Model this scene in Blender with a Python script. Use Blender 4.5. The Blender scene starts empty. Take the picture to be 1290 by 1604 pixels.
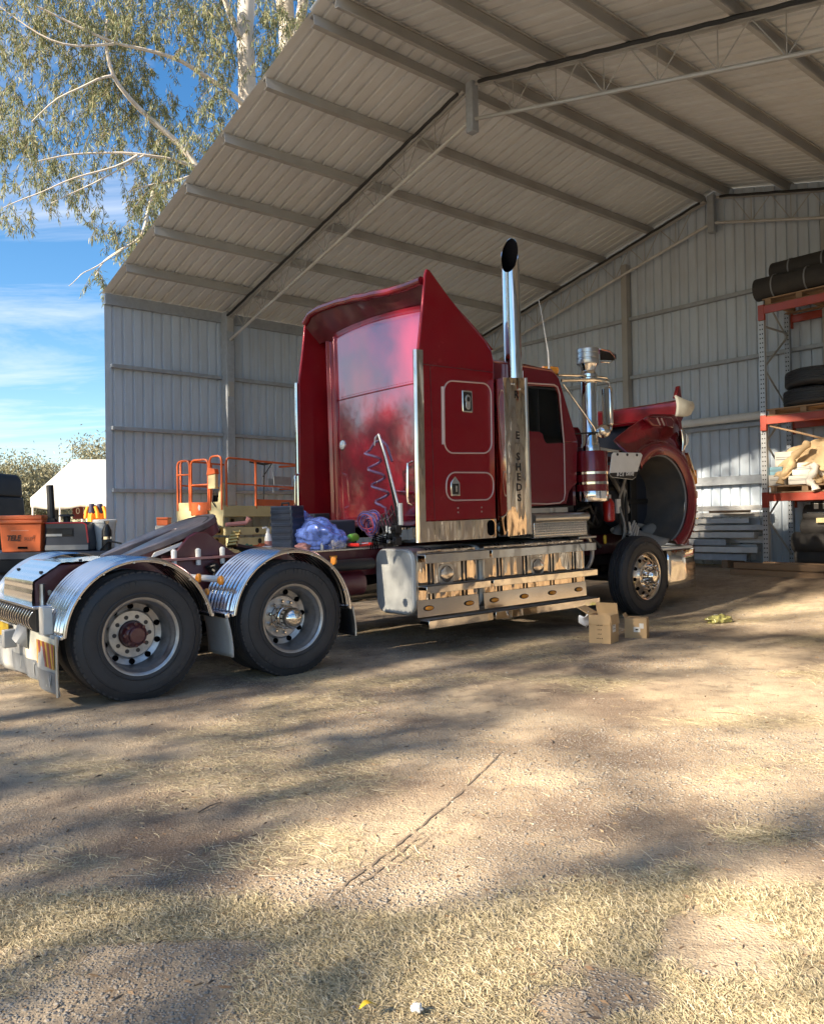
import bpy, bmesh, math, random
import numpy as np
from math import sin, cos, pi, radians as R, sqrt, atan2
from mathutils import Matrix, Vector, noise
random.seed(7); np.random.seed(7)
SC = bpy.context.scene
COL = SC.collection
# ------------------------------------------------------------------ camera, sky, sun, exposure
FPX, PITCH, ROLL, YAW, CZ = 1276., .01415, -.01541, .8685, 1.45
_fw = Vector((0, cos(PITCH), sin(PITCH))); _r = Vector((1, 0, 0)); _u = _r.cross(_fw)
CR = _r*cos(ROLL) + _u*sin(ROLL); CU = _u*cos(ROLL) - _r*sin(ROLL)
CP = Vector((0, 0, CZ))
cam = bpy.data.objects.new('camera', bpy.data.cameras.new('camera')); COL.objects.link(cam)
m = Matrix((CR, CU, -_fw)).transposed().to_4x4(); m.translation = CP
cam.matrix_world = m
cam.data.sensor_fit = 'HORIZONTAL'; cam.data.sensor_width = 36
cam.data.lens = 36*FPX/1290
cam.data.clip_start = .05; cam.data.clip_end = 3000
SC.camera = cam
SUN_AZ, SUN_EL = R(55+180), R(29)          # azimuth clockwise from +Y
L = Vector((-sin(SUN_AZ)*cos(SUN_EL), -cos(SUN_AZ)*cos(SUN_EL), -sin(SUN_EL)))   # light travels along L
sun = bpy.data.objects.new('sun', bpy.data.lights.new('sun', 'SUN')); COL.objects.link(sun)
sun.data.energy = 5.0; sun.data.angle = R(.55); sun.data.color = (1, .86, .66)
sun.rotation_euler = L.to_track_quat('-Z', 'Y').to_euler()
W_ = bpy.data.worlds.new('World'); SC.world = W_; W_.use_nodes = True
nt = W_.node_tree; N = nt.nodes; N.clear(); K = nt.links.new
out = N.new('ShaderNodeOutputWorld'); bg = N.new('ShaderNodeBackground'); bg.inputs[1].default_value = .062
sky = N.new('ShaderNodeTexSky'); sky.sky_type = 'NISHITA'; sky.sun_disc = False
sky.sun_elevation = SUN_EL; sky.sun_rotation = SUN_AZ; sky.air_density = 1.0; sky.dust_density = .15; sky.ozone_density = 2.0
tc = N.new('ShaderNodeTexCoord'); sx = N.new('ShaderNodeSeparateXYZ'); K(tc.outputs['Generated'], sx.inputs[0])
ad = N.new('ShaderNodeMath'); ad.operation = 'ADD'; ad.inputs[1].default_value = .12
mx0 = N.new('ShaderNodeMath'); mx0.operation = 'MAXIMUM'; mx0.inputs[1].default_value = 0; K(sx.outputs[2], mx0.inputs[0]); K(mx0.outputs[0], ad.inputs[0])
dx = N.new('ShaderNodeMath'); dx.operation = 'DIVIDE'; K(sx.outputs[0], dx.inputs[0]); K(ad.outputs[0], dx.inputs[1])
dy = N.new('ShaderNodeMath'); dy.operation = 'DIVIDE'; K(sx.outputs[1], dy.inputs[0]); K(ad.outputs[0], dy.inputs[1])
cb = N.new('ShaderNodeCombineXYZ'); K(dx.outputs[0], cb.inputs[0]); K(dy.outputs[0], cb.inputs[1])
mp = N.new('ShaderNodeMapping'); mp.inputs['Rotation'].default_value = (0, 0, R(35)); mp.inputs['Scale'].default_value = (.35, .9, 1); K(cb.outputs[0], mp.inputs[0])
n1 = N.new('ShaderNodeTexNoise'); n1.inputs['Scale'].default_value = 1.5; n1.inputs['Detail'].default_value = 9; n1.inputs['Roughness'].default_value = .62; n1.inputs['Distortion'].default_value = .6
K(mp.outputs[0], n1.inputs['Vector'])
cr = N.new('ShaderNodeValToRGB'); cr.color_ramp.elements[0].position = .46; cr.color_ramp.elements[1].position = .74
cr.color_ramp.elements[1].color = (.9, .9, .9, 1); K(n1.outputs['Fac'], cr.inputs[0])
mxw = N.new('ShaderNodeMix'); mxw.data_type = 'RGBA'; K(cr.outputs[0], mxw.inputs[0]); hsv = N.new('ShaderNodeHueSaturation'); hsv.inputs['Saturation'].default_value = 1.3; K(sky.outputs[0], hsv.inputs['Color']); K(hsv.outputs[0], mxw.inputs[6]); mxw.inputs[7].default_value = (5.6, 5.7, 6.1, 1)
K(mxw.outputs[2], bg.inputs[0]); K(bg.outputs[0], out.inputs[0])
SC.view_settings.view_transform = 'Standard'; SC.view_settings.look = 'None'
SC.view_settings.gamma = 1; SC.view_settings.use_curve_mapping = False
SC.view_settings.exposure = 1.86
SC.render.engine = 'CYCLES'
SC.cycles.use_denoising = True
SC.cycles.max_bounces = 10; SC.cycles.diffuse_bounces = 5; SC.cycles.glossy_bounces = 5; SC.cycles.transparent_max_bounces = 16
SC.cycles.sample_clamp_indirect = 8
# ------------------------------------------------------------------ helpers
def smooth(t): t = max(0., min(1., t)); return t*t*(3-2*t)
DX, DY = sin(YAW), cos(YAW)
def s_of(x, y): return x*DX + y*DY
def gz(x, y):
    s = s_of(x, y)
    return .035 + .019*max(-25, min(14., s)) + .30*smooth((s-9)/4.5)
class MB:
    def __init__(s): s.v = []; s.f = []
    def add(s, vs, fs, M=None):
        o = len(s.v)
        if M is not None: vs = [tuple(M @ Vector(p)) for p in vs]
        s.v += [tuple(p) for p in vs]; s.f += [tuple(i+o for i in f) for f in fs]; return s
    def box(s, a, b, M=None):
        x0, y0, z0 = a; x1, y1, z1 = b
        return s.add([(x0,y0,z0),(x1,y0,z0),(x1,y1,z0),(x0,y1,z0),(x0,y0,z1),(x1,y0,z1),(x1,y1,z1),(x0,y1,z1)],
              [(0,3,2,1),(4,5,6,7),(0,1,5,4),(1,2,6,5),(2,3,7,6),(3,0,4,7)], M)
    def cbox(s, c, d, M=None):
        return s.box([c[i]-d[i]/2 for i in range(3)], [c[i]+d[i]/2 for i in range(3)], M)
    def tube(s, pts, r, seg=8, caps=True, M=None):
        pts = [Vector(p) for p in pts]; n = len(pts)
        rs = r if isinstance(r, (list, tuple)) else [r]*n
        vs = []; fs = []; up = None
        for i, p in enumerate(pts):
            t = (pts[min(i+1, n-1)] - pts[max(i-1, 0)]).normalized()
            if up is None:
                a = Vector((0, 0, 1)) if abs(t.z) < .9 else Vector((1, 0, 0)); up = t.cross(a).normalized()
            up = (up - t*up.dot(t)); up = up.normalized() if up.length > 1e-6 else t.orthogonal().normalized()
            w = t.cross(up)
            for k in range(seg):
                an = 2*pi*k/seg; vs.append(p + (up*cos(an) + w*sin(an))*rs[i])
        for i in range(n-1):
            for k in range(seg):
                a = i*seg+k; b = i*seg+(k+1) % seg; fs.append((a, b, b+seg, a+seg))
        if caps: fs += [tuple(range(seg-1, -1, -1)), tuple(range((n-1)*seg, n*seg))]
        return s.add(vs, fs, M)
    def cyl(s, p0, p1, r0, r1=None, seg=16, M=None): return s.tube([p0, p1], [r0, r0 if r1 is None else r1], seg, True, M)
    def lathe(s, prof, seg=32, M=None, closed=False, a0=0, a1=2*pi):
        # prof: (r, h); axis = local y
        full = abs(a1-a0-2*pi) < 1e-6; n = seg if full else seg+1; vs = []; fs = []
        for i in range(n):
            a = a0+(a1-a0)*i/seg
            for r, h in prof: vs.append((r*cos(a), h, r*sin(a)))
        k = len(prof)
        for i in range(seg):
            j = (i+1) % n
            for q in range(k if closed else k-1):
                q2 = (q+1) % k; fs.append((i*k+q, i*k+q2, j*k+q2, j*k+q))
        return s.add(vs, fs, M)
    def prism(s, poly, lo, hi, axis='y', M=None):
        n = len(poly)
        def P(p, h): return (p[0], h, p[1]) if axis == 'y' else ((h, p[0], p[1]) if axis == 'x' else (p[0], p[1], h))
        vs = [P(p, lo) for p in poly] + [P(p, hi) for p in poly]
        fs = [tuple(range(n)), tuple(range(2*n-1, n-1, -1))] + [(i, i+n, (i+1) % n+n, (i+1) % n) for i in range(n)]
        return s.add(vs, fs, M)
    def grid(s, fn, nu, nv, M=None, flip=False):
        vs = [fn(i/nu, j/nv) for i in range(nu+1) for j in range(nv+1)]; w = nv+1
        fs = [(i*w+j, (i+1)*w+j, (i+1)*w+j+1, i*w+j+1) for i in range(nu) for j in range(nv)]
        if flip: fs = [f[::-1] for f in fs]
        return s.add(vs, fs, M)
    def mesh(s, name, mat=None, angle=35):
        me = bpy.data.meshes.new(name); me.from_pydata(s.v, [], s.f)
        bm = bmesh.new(); bm.from_mesh(me); bmesh.ops.recalc_face_normals(bm, faces=bm.faces); bm.to_mesh(me); bm.free()
        if mat: me.materials.append(mat)
        if angle: me.shade_smooth(); me.set_sharp_from_angle(angle=R(angle))
        return me
    def ob(s, name, mat, parent=None, bevel=0, angle=35, solid=0):
        o = bpy.data.objects.new(name, s.mesh(name, mat, angle)); COL.objects.link(o)
        if parent: o.parent = parent
        if solid:
            q = o.modifiers.new('thick', 'SOLIDIFY'); q.thickness = solid; q.offset = 0
        if bevel:
            q = o.modifiers.new('bevel', 'BEVEL'); q.width = bevel; q.segments = 2; q.limit_method = 'ANGLE'; q.angle_limit = R(40)
        return o
def fastmesh(name, V, F, mat, smooth_=False):
    V = np.asarray(V, np.float32); F = np.asarray(F, np.int32); me = bpy.data.meshes.new(name)
    me.vertices.add(len(V)); me.vertices.foreach_set('co', V.ravel())
    k = F.shape[1]; me.loops.add(F.size); me.polygons.add(len(F))
    me.polygons.foreach_set('loop_start', np.arange(0, F.size, k, dtype=np.int32)); me.loops.foreach_set('vertex_index', F.ravel())
    me.update(calc_edges=True); me.validate()
    if mat: me.materials.append(mat)
    if smooth_: me.shade_smooth()
    return me
def link(name, me, parent=None):
    o = bpy.data.objects.new(name, me); COL.objects.link(o)
    if parent: o.parent = parent
    return o
def tag(o, label=None, cat=None, group=None, kind=None):
    if label: o['label'] = label
    if cat: o['category'] = cat
    if group: o['group'] = group
    if kind: o['kind'] = kind
    return o
def thing(name, label, cat, M=None, group=None):
    o = bpy.data.objects.new(name, None); COL.objects.link(o); o.empty_display_size = .2
    if M is not None: o.matrix_world = M
    return tag(o, label, cat, group)
def copy_tree(o, M=None, label=None):
    r = o.copy(); COL.objects.link(r)
    if M is not None: r.matrix_world = M
    if label: r['label'] = label
    def rec(src, dst):
        for ch in list(src.children):
            c = ch.copy(); COL.objects.link(c); c.parent = dst; c.matrix_parent_inverse = ch.matrix_parent_inverse.copy(); rec(ch, c)
    rec(o, r); return r
def place(x, y, z, rz=0, rx=0, ry=0):
    return Matrix.Translation((x, y, z)) @ Matrix.Rotation(rz, 4, 'Z') @ Matrix.Rotation(ry, 4, 'Y') @ Matrix.Rotation(rx, 4, 'X')
def text(body, size, M, mat, parent, extr=.001, bold=0, shear=0, ax='CENTER', name='lettering'):
    cu = bpy.data.curves.new('t', 'FONT'); cu.body = body; cu.size = size; cu.extrude = extr; cu.align_x = ax; cu.align_y = 'CENTER'
    cu.offset = bold; cu.shear = shear; cu.resolution_u = 3
    t = bpy.data.objects.new('t', cu); COL.objects.link(t)
    me = bpy.data.meshes.new_from_object(t.evaluated_get(bpy.context.evaluated_depsgraph_get()))
    bpy.data.objects.remove(t); me.transform(M); me.materials.clear(); me.materials.append(mat)
    return link(name, me, parent)
def rrect(x0, z0, x1, z1, r, n=5):
    p = []
    for cx, cz, a in ((x1-r, z1-r, 0), (x0+r, z1-r, 90), (x0+r, z0+r, 180), (x1-r, z0+r, 270)):
        for i in range(n+1):
            t = R(a+90*i/n); p.append((cx+r*cos(t), cz+r*sin(t)))
    return p
# ------------------------------------------------------------------ materials
def mk(name, col, rough=.5, metal=0., coat=0., var=.12, vs=5., bump=0., bs=60., bdist=.002, stretch=(1, 1, 1), rvar=.1, dirt=None, dirt_amt=0., dscale=3., rnd=0., alpha=1., spec=.5, two=None, dst=(1, 1, 1)):
    m_ = bpy.data.materials.new(name); m_.use_nodes = True; t = m_.node_tree; n = t.nodes; k = t.links.new
    b = n['Principled BSDF']; b.inputs['Metallic'].default_value = metal; b.inputs['Coat Weight'].default_value = coat; b.inputs['Coat Roughness'].default_value = .04
    b.inputs['Specular IOR Level'].default_value = spec
    tcx = n.new('ShaderNodeTexCoord'); mpx = n.new('ShaderNodeMapping'); mpx.inputs['Scale'].default_value = stretch; k(tcx.outputs['Object'], mpx.inputs[0])
    nz = n.new('ShaderNodeTexNoise'); nz.inputs['Scale'].default_value = vs; nz.inputs['Detail'].default_value = 6; k(mpx.outputs[0], nz.inputs['Vector'])
    mx = n.new('ShaderNodeMix'); mx.data_type = 'RGBA'
    c0 = tuple(c*(1-var*1.6) for c in col); c1 = tuple(min(1, c*(1+var*1.6)) for c in col)
    if two: c0, c1 = col, two
    mx.inputs[6].default_value = (*c0, 1); mx.inputs[7].default_value = (*c1, 1); k(nz.outputs['Fac'], mx.inputs[0]); last = mx.outputs[2]
    if rnd:
        oi = n.new('ShaderNodeObjectInfo'); ma = n.new('ShaderNodeMapRange'); ma.inputs[3].default_value = 1-rnd; ma.inputs[4].default_value = 1+rnd; k(oi.outputs['Random'], ma.inputs[0])
        hs = n.new('ShaderNodeHueSaturation'); k(ma.outputs[0], hs.inputs['Value']); k(last, hs.inputs['Color']); last = hs.outputs[0]
    rr = n.new('ShaderNodeMapRange'); rr.inputs[3].default_value = max(0, rough-rvar); rr.inputs[4].default_value = min(1, rough+rvar); k(nz.outputs['Fac'], rr.inputs[0]); rlast = rr.outputs[0]
    if dirt_amt:
        nd = n.new('ShaderNodeTexNoise'); nd.inputs['Scale'].default_value = dscale; nd.inputs['Detail'].default_value = 8; nd.inputs['Roughness'].default_value = .65; mpd = n.new('ShaderNodeMapping'); mpd.inputs['Scale'].default_value = dst; k(tcx.outputs['Object'], mpd.inputs[0]); k(mpd.outputs[0], nd.inputs['Vector'])
        rp = n.new('ShaderNodeMapRange'); rp.inputs[1].default_value = .42; rp.inputs[2].default_value = .72; rp.inputs[4].default_value = dirt_amt; k(nd.outputs['Fac'], rp.inputs[0])
        m2 = n.new('ShaderNodeMix'); m2.data_type = 'RGBA'; k(rp.outputs[0], m2.inputs[0]); k(last, m2.inputs[6]); m2.inputs[7].default_value = (*dirt, 1); last = m2.outputs[2]
        m3 = n.new('ShaderNodeMix'); m3.data_type = 'FLOAT'; k(rp.outputs[0], m3.inputs[0]); k(rlast, m3.inputs[2]); m3.inputs[3].default_value = .85; rlast = m3.outputs[0]
    k(last, b.inputs['Base Color']); k(rlast, b.inputs['Roughness'])
    if bump:
        nb = n.new('ShaderNodeTexNoise'); nb.inputs['Scale'].default_value = bs; nb.inputs['Detail'].default_value = 5 if bs > 6 else .8; k(mpx.outputs[0], nb.inputs['Vector'])
        bp = n.new('ShaderNodeBump'); bp.inputs['Strength'].default_value = bump; bp.inputs['Distance'].default_value = bdist; k(nb.outputs['Fac'], bp.inputs['Height']); k(bp.outputs[0], b.inputs['Normal'])
    if alpha < 1: b.inputs['Alpha'].default_value = alpha
    return m_
DUST = (.16, .125, .09)
M = {}
M['maroon'] = mk('maroon paint', (.17, .006, .013), .24, .2, .8, .06, 3, .03, 3, .02, rvar=.05)
M['maroon_panel'] = mk('maroon panel paint', (.235, .006, .012), .22, .15, .6, .08, 3, .10, 1.6, .05, rvar=.05, stretch=(1, 1, .5), spec=.1, dirt=(.20, .08, .06), dirt_amt=.10)
M['maroon_back'] = mk('maroon back panel paint', (.22, .008, .022), .25, .15, 1, .06, 3, .06, 1.3, .04, rvar=.04, stretch=(1, 1, .6))
M['maroon_back'].node_tree.nodes['Principled BSDF'].inputs['Coat IOR'].default_value = 2.15; M['maroon_back'].node_tree.nodes['Principled BSDF'].inputs['Coat Roughness'].default_value = .06
M['maroon_frame'] = mk('maroon chassis paint', (.085, .008, .016), .38, .1, .5, .2, 6, .1, 60, .001, dirt=DUST, dirt_amt=.35)
M['chrome'] = mk('polished stainless', (.78, .74, .69), .07, 1, 0, .05, 4, .35, 2.2, .035, rvar=.03, stretch=(2.2, 1, 1.0))
M['chrome_tinted'] = mk('stainless sheet tinted as lit ground', (.80, .66, .52), .06, 1, 0, .05, 4, .6, 2.8, .06, rvar=.03, stretch=(3.2, 2.2, .7))  # warm tint puts the sunlit ground's orange reflection into the colour
M['pipe'] = mk('chrome pipe', (.82, .81, .80), .07, 1, 0, .04, 5, .05, 6, .01, rvar=.03)
M['alu'] = mk('brushed aluminium', (.62, .62, .62), .33, 1, 0, .12, 6, .1, 90, .001, rvar=.1, dirt=(.3, .28, .25), dirt_amt=.3)
M['guard'] = mk('ribbed stainless guard', (.74, .75, .78), .17, 1, 0, .08, 5, .12, 5, .01, rvar=.06)
M['tank_end'] = mk('scuffed tank aluminium', (.52, .54, .54), .6, .2, 0, .1, 4, .15, 8, .004, rvar=.12, dirt=(.33, .33, .31), dirt_amt=.5, dscale=2.2)
M['wheel'] = mk('alloy wheel', (.46, .46, .47), .33, .9, 0, .15, 8, .1, 50, .001, dirt=(.13, .12, .11), dirt_amt=.45, dscale=9)
M['wheel_bright'] = mk('polished alloy wheel', (.74, .68, .62), .14, 1, 0, .06, 8, .05, 20, .002, rvar=.05)
M['rubber'] = mk('tyre rubber', (.026, .028, .034), .5, 0, 0, .3, 7, .3, 40, .002, dirt=(.06, .055, .05), dirt_amt=.45, dscale=4)
M['black'] = mk('black plastic', (.012, .013, .015), .5, var=.2, bump=.1)
M['void'] = mk('dark opening', (.003, .003, .004), .9, var=.1, spec=.03)  # near-black that paints the darkness of holes and gaps; also black leads
M['engine'] = mk('grimy engine iron', (.022, .021, .022), .55, .4, 0, .4, 9, .4, 25, .006, dirt=(.05, .04, .03), dirt_amt=.5)
M['trim'] = mk('pale rubber trim', (.55, .42, .40), .35, .3, var=.05)
M['amber'] = mk('amber lens', (.75, .28, .03), .12, 0, 1, .15, 20)
M['lens'] = mk('clear lens', (.75, .73, .68), .1, .2, 1, .1, 12)
M['red'] = mk('red plastic', (.45, .02, .015), .3, 0, .5, .15)
M['yellow'] = mk('yellow plastic', (.65, .42, .03), .45, var=.15)
M['white'] = mk('white plastic', (.72, .72, .70), .42, 0, .2, .06, 5, dirt=(.4, .38, .34), dirt_amt=.3)
M['flap'] = mk('pale rubber flap', (.42, .43, .43), .5, 0, 0, .12, 5, .1, 20, .002, dirt=(.2, .18, .15), dirt_amt=.45, dscale=5)
M['flap_w'] = mk('cream rubber flap', (.70, .68, .58), .5, 0, 0, .08, 5, dirt=(.35, .32, .26), dirt_amt=.35, dscale=6)
M['flap_grey'] = mk('grey rubber flap band', (.20, .215, .235), .5, 0, 0, .15, 7, dirt=(.15, .13, .11), dirt_amt=.4, dscale=6)
M['checker'] = None
M['tread'] = mk('worn tread plate', (.30, .29, .28), .5, .7, 0, .2, 9, .3, 60, .002, dirt=DUST, dirt_amt=.4)
M['brass'] = mk('brass fitting', (.5, .36, .14), .3, 1, var=.2)
M['hose'] = mk('purple air hose', (.13, .07, .15), .25, 0, .8, .15)
M['hose_b'] = mk('blue air hose', (.06, .09, .36), .25, 0, .8, .15)
M['red_hose'] = mk('dark red air hose', (.22, .03, .05), .3, 0, .6, .15)
M['grease'] = mk('greasy steel plate', (.16, .14, .15), .36, .6, 0, .3, 7, .2, 25, .002, dirt=(.05, .03, .03), dirt_amt=.5)
M['arch'] = mk('dark arch liner', (.075, .076, .08), .6, 0, 0, .3, 4, .4, 9, .02, dirt=DUST, dirt_amt=.4)
M['liner'] = mk('grey liner sheet', (.24, .24, .235), .6, 0, 0, .2, 4, .5, 9, .02, dirt=DUST, dirt_amt=.3)
M['sheet'] = mk('blue grey steel cladding', (.52, .60, .70), .50, .05, 0, .07, 1.2, .04, 9, .003, rnd=.035, rvar=.08, dirt=(.32, .30, .27), dirt_amt=.38, dscale=2.4, dst=(2.5, 2.5, .35))
M['roofsheet'] = mk('bare roof cladding', (.71, .735, .75), .48, .05, 0, .08, .9, .04, 9, .003, rnd=.05, rvar=.08, dirt=(.48, .43, .36), dirt_amt=.4, dscale=1.6, dst=(2.5, 2.5, .4))
M['gal'] = mk('galvanised steel', (.36, .395, .44), .5, .2, 0, .16, 14, .05, 40, .001, rnd=.06, dirt=(.2, .18, .16), dirt_amt=.25, dscale=2)
M['gal_d'] = mk('weathered purlin steel', (.41, .41, .40), .55, .1, 0, .16, 6, .05, 40, .001, rnd=.08, dirt=(.2, .16, .12), dirt_amt=.45, dscale=1.5)
M['rack_o'] = mk('orange rack paint', (.36, .050, .026), .4, 0, .2, .12, 4, dirt=(.3, .08, .05), dirt_amt=.4, dscale=6)
M['rack_g'] = mk('pale rack post', (.50, .51, .52), .42, .4, 0, .08, 5)
M['timber'] = mk('pallet timber', (.30, .19, .11), .75, 0, 0, .25, 5, .3, 30, .003, stretch=(1, 9, 9), rnd=.2)
M['timber_l'] = mk('sawn timber', (.42, .28, .17), .75, 0, 0, .25, 4, .3, 30, .003, stretch=(.6, 9, 9), rnd=.15)
M['foam'] = mk('black rubber roll', (.028, .026, .026), .75, 0, 0, .3, 5, .4, 30, .004, dirt=(.09, .08, .07), dirt_amt=.3)
M['canvas'] = mk('tan canvas', (.58, .42, .24), .85, 0, 0, .15, 5, .6, 9, .02)
M['paper'] = mk('white card', (.72, .68, .62), .7, 0, 0, .06, 4, .1, 10, .005)
M['blue_box'] = mk('pale blue card', (.25, .45, .55), .6)
M['card'] = mk('cardboard', (.50, .33, .17), .72, 0, 0, .08, 4, .15, 60, .001, stretch=(6, 6, 1))
M['card_d'] = mk('cardboard ink', (.10, .065, .035), .8)
M['lift_o'] = mk('orange lift paint', (.72, .13, .025), .38, 0, .3, .12, 5, dirt=(.35, .12, .05), dirt_amt=.3)
M['lift_c'] = mk('cream lift paint', (.66, .56, .30), .42, 0, .3, .08, 4, dirt=(.4, .32, .18), dirt_amt=.35)
M['crate'] = mk('orange poly crate', (.66, .14, .04), .45, 0, .1, .08, 5)
M['dark_poly'] = mk('dark blue poly', (.022, .03, .05), .45, 0, .2, .2, 5, .1, 30, .002)
M['dark_car'] = mk('dark vehicle paint', (.009, .011, .016), .6, 0, 0, .1, 4, spec=.15)
M['tent'] = mk('white marquee canvas', (.50, .495, .47), .6, 0, 0, .03, 3, .35, 1.6, .05)
M['hivis'] = mk('orange hi vis cloth', (.90, .30, .02), .7, 0, 0, .08, 6, .5, 8, .02)
M['navy'] = mk('navy cloth', (.03, .03, .065), .8, 0, 0, .2, 6, .5, 9, .02)
M['ink'] = mk('black lettering', (.012, .01, .01), .5)
M['wink'] = mk('white lettering', (.75, .75, .73), .5)
M['bark'] = mk('pale gum bark', (.54, .49, .43), .75, 0, 0, .2, 1.6, .4, 8, .02, stretch=(3, 3, .5), dirt=(.34, .27, .21), dirt_amt=.6, dscale=1.1)
M['bark_d'] = mk('dark bark', (.12, .09, .065), .85, 0, 0, .3, 3, .5, 10, .02, stretch=(3, 3, .5))
M['twig'] = mk('brown twig', (.16, .115, .085), .8)
M['stone'] = mk('stone', (.24, .22, .20), .8, 0, 0, .2, 30, .2, 80, .001)
M['pinkrod'] = mk('faded red rod', (.40, .17, .15), .5, .2, dirt=(.3, .25, .22), dirt_amt=.4)
M['purple_case'] = mk('blue black case', (.012, .02, .04), .42, 0, .2, .2, 8, .15, 60, .002)
M['green'] = mk('green rubber glove', (.03, .16, .07), .55, var=.2)
M['lime'] = mk('lime green plastic', (.22, .55, .06), .4)
M['blue'] = mk('blue plastic', (.04, .12, .42), .45)
M['steel_light'] = mk('pale steel section', (.55, .55, .54), .42, .5, 0, .1, 5, .05, 30, .001, rnd=.15, dirt=(.35, .3, .25), dirt_amt=.35, dscale=3)
def glassmat(name, tint, refl=.12, tr=.6):
    m_ = bpy.data.materials.new(name); m_.use_nodes = True; t = m_.node_tree; n = t.nodes; k = t.links.new; n.clear()
    o = n.new('ShaderNodeOutputMaterial'); tr_ = n.new('ShaderNodeBsdfTransparent'); tr_.inputs[0].default_value = (*tint, 1)
    g = n.new('ShaderNodeBsdfGlossy'); g.inputs['Roughness'].default_value = .02; fr = n.new('ShaderNodeFresnel'); fr.inputs[0].default_value = 1.5
    x = n.new('ShaderNodeMixShader'); k(fr.outputs[0], x.inputs[0]); k(tr_.outputs[0], x.inputs[1]); k(g.outputs[0], x.inputs[2]); k(x.outputs[0], o.inputs[0]); return m_
M['glass'] = glassmat('cab glass', (.55, .6, .6))
def filmmat(name, col, tr):
    m_ = bpy.data.materials.new(name); m_.use_nodes = True; t = m_.node_tree; n = t.nodes; k = t.links.new
    b = n['Principled BSDF']; b.inputs['Roughness'].default_value = .15; b.inputs['Coat Weight'].default_value = .6
    nz = n.new('ShaderNodeTexNoise'); nz.inputs['Scale'].default_value = 14; nz.inputs['Detail'].default_value = 6
    tcx = n.new('ShaderNodeTexCoord'); k(tcx.outputs['Object'], nz.inputs['Vector'])
    mx = n.new('ShaderNodeMix'); mx.data_type = 'RGBA'; mx.inputs[6].default_value = (*[c*.7 for c in col], 1); mx.inputs[7].default_value = (*[min(1, c*1.5) for c in col], 1)
    k(nz.outputs['Fac'], mx.inputs[0]); k(mx.outputs[2], b.inputs['Base Color'])
    mr = n.new('ShaderNodeMapRange'); mr.inputs[1].default_value = .3; mr.inputs[2].default_value = .7; mr.inputs[3].default_value = max(0, tr-.25); mr.inputs[4].default_value = min(1, tr+.25)
    k(nz.outputs['Fac'], mr.inputs[0]); k(mr.outputs[0], b.inputs['Alpha'])
    bp = n.new('ShaderNodeBump'); bp.inputs['Strength'].default_value = .5; bp.inputs['Distance'].default_value = .02; k(nz.outputs['Fac'], bp.inputs['Height']); k(bp.outputs[0], b.inputs['Normal'])
    return m_
M['film_b'] = filmmat('blue clear plastic', (.13, .21, .62), .62)
M['film_y'] = filmmat('yellow clear plastic', (.42, .40, .14), .7)
def checkermat():
    m_ = mk('checker plate', (.62, .60, .57), .22, 1, 0, .08, 6)
    t = m_.node_tree; n = t.nodes; k = t.links.new; b = n['Principled BSDF']
    tcx = n.new('ShaderNodeTexCoord'); mpx = n.new('ShaderNodeMapping'); mpx.inputs['Rotation'].default_value = (R(45), R(45), R(45)); k(tcx.outputs['Object'], mpx.inputs[0])
    c = n.new('ShaderNodeTexVoronoi'); c.inputs['Scale'].default_value = 34; c.inputs['Randomness'].default_value = 0; k(tcx.outputs['Object'], c.inputs['Vector'])
    bp = n.new('ShaderNodeBump'); bp.inputs['Strength'].default_value = .9; bp.inputs['Distance'].default_value = .006; bp.invert = True; k(c.outputs['Distance'], bp.inputs['Height']); k(bp.outputs[0], b.inputs['Normal'])
    return m_
M['checker'] = checkermat()
def islandmat(name, cols, rough=.8, trans=0.):
    m_ = bpy.data.materials.new(name); m_.use_nodes = True; t = m_.node_tree; n = t.nodes; k = t.links.new; b = n['Principled BSDF']
    g = n.new('ShaderNodeNewGeometry'); cr_ = n.new('ShaderNodeValToRGB'); e = cr_.color_ramp.elements
    for i, c in enumerate(cols):
        p = i/(len(cols)-1)
        if i == 0: e[0].position = 0; e[0].color = (*c, 1)
        elif i == len(cols)-1: e[1].position = 1; e[1].color = (*c, 1)
    for i, c in enumerate(cols[1:-1]):
        q = e.new((i+1)/(len(cols)-1)); q.color = (*c, 1)
    k(g.outputs['Random Per Island'], cr_.inputs[0]); k(cr_.outputs[0], b.inputs['Base Color']); b.inputs['Roughness'].default_value = rough
    if trans:
        o = n['Material Output']; tl = n.new('ShaderNodeBsdfTranslucent'); k(cr_.outputs[0], tl.inputs[0]); ms = n.new('ShaderNodeMixShader'); ms.inputs[0].default_value = trans
        k(b.outputs[0], ms.inputs[1]); k(tl.outputs[0], ms.inputs[2]); k(ms.outputs[0], o.inputs[0])
    return m_
M['leaf'] = islandmat('gum leaves', [(.075, .11, .06), (.14, .175, .075), (.22, .215, .085), (.115, .155, .10), (.28, .24, .10), (.18, .215, .135)], .6, .3)
M['leaf_d'] = islandmat('dark tree leaves', [(.05, .065, .03), (.09, .10, .05), (.13, .12, .06), (.07, .09, .05)], .6, .2)
M['leaf_hazed'] = islandmat('pale hazed gum leaves', [(.16, .16, .09), (.24, .22, .12), (.13, .14, .10), (.30, .27, .16), (.20, .21, .15)], .6, .25)  # pale leaves, lightened further to put distance haze into the colour
M['straw'] = islandmat('dry grass', [(.50, .41, .25), (.62, .52, .34), (.40, .34, .20), (.29, .25, .15), (.54, .44, .28), (.76, .67, .49)], .8, .15)
M['pebble'] = islandmat('pebbles', [(.20, .185, .165), (.30, .27, .23), (.15, .14, .135), (.30, .27, .23), (.24, .20, .16), (.36, .33, .29)], .85)
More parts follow.
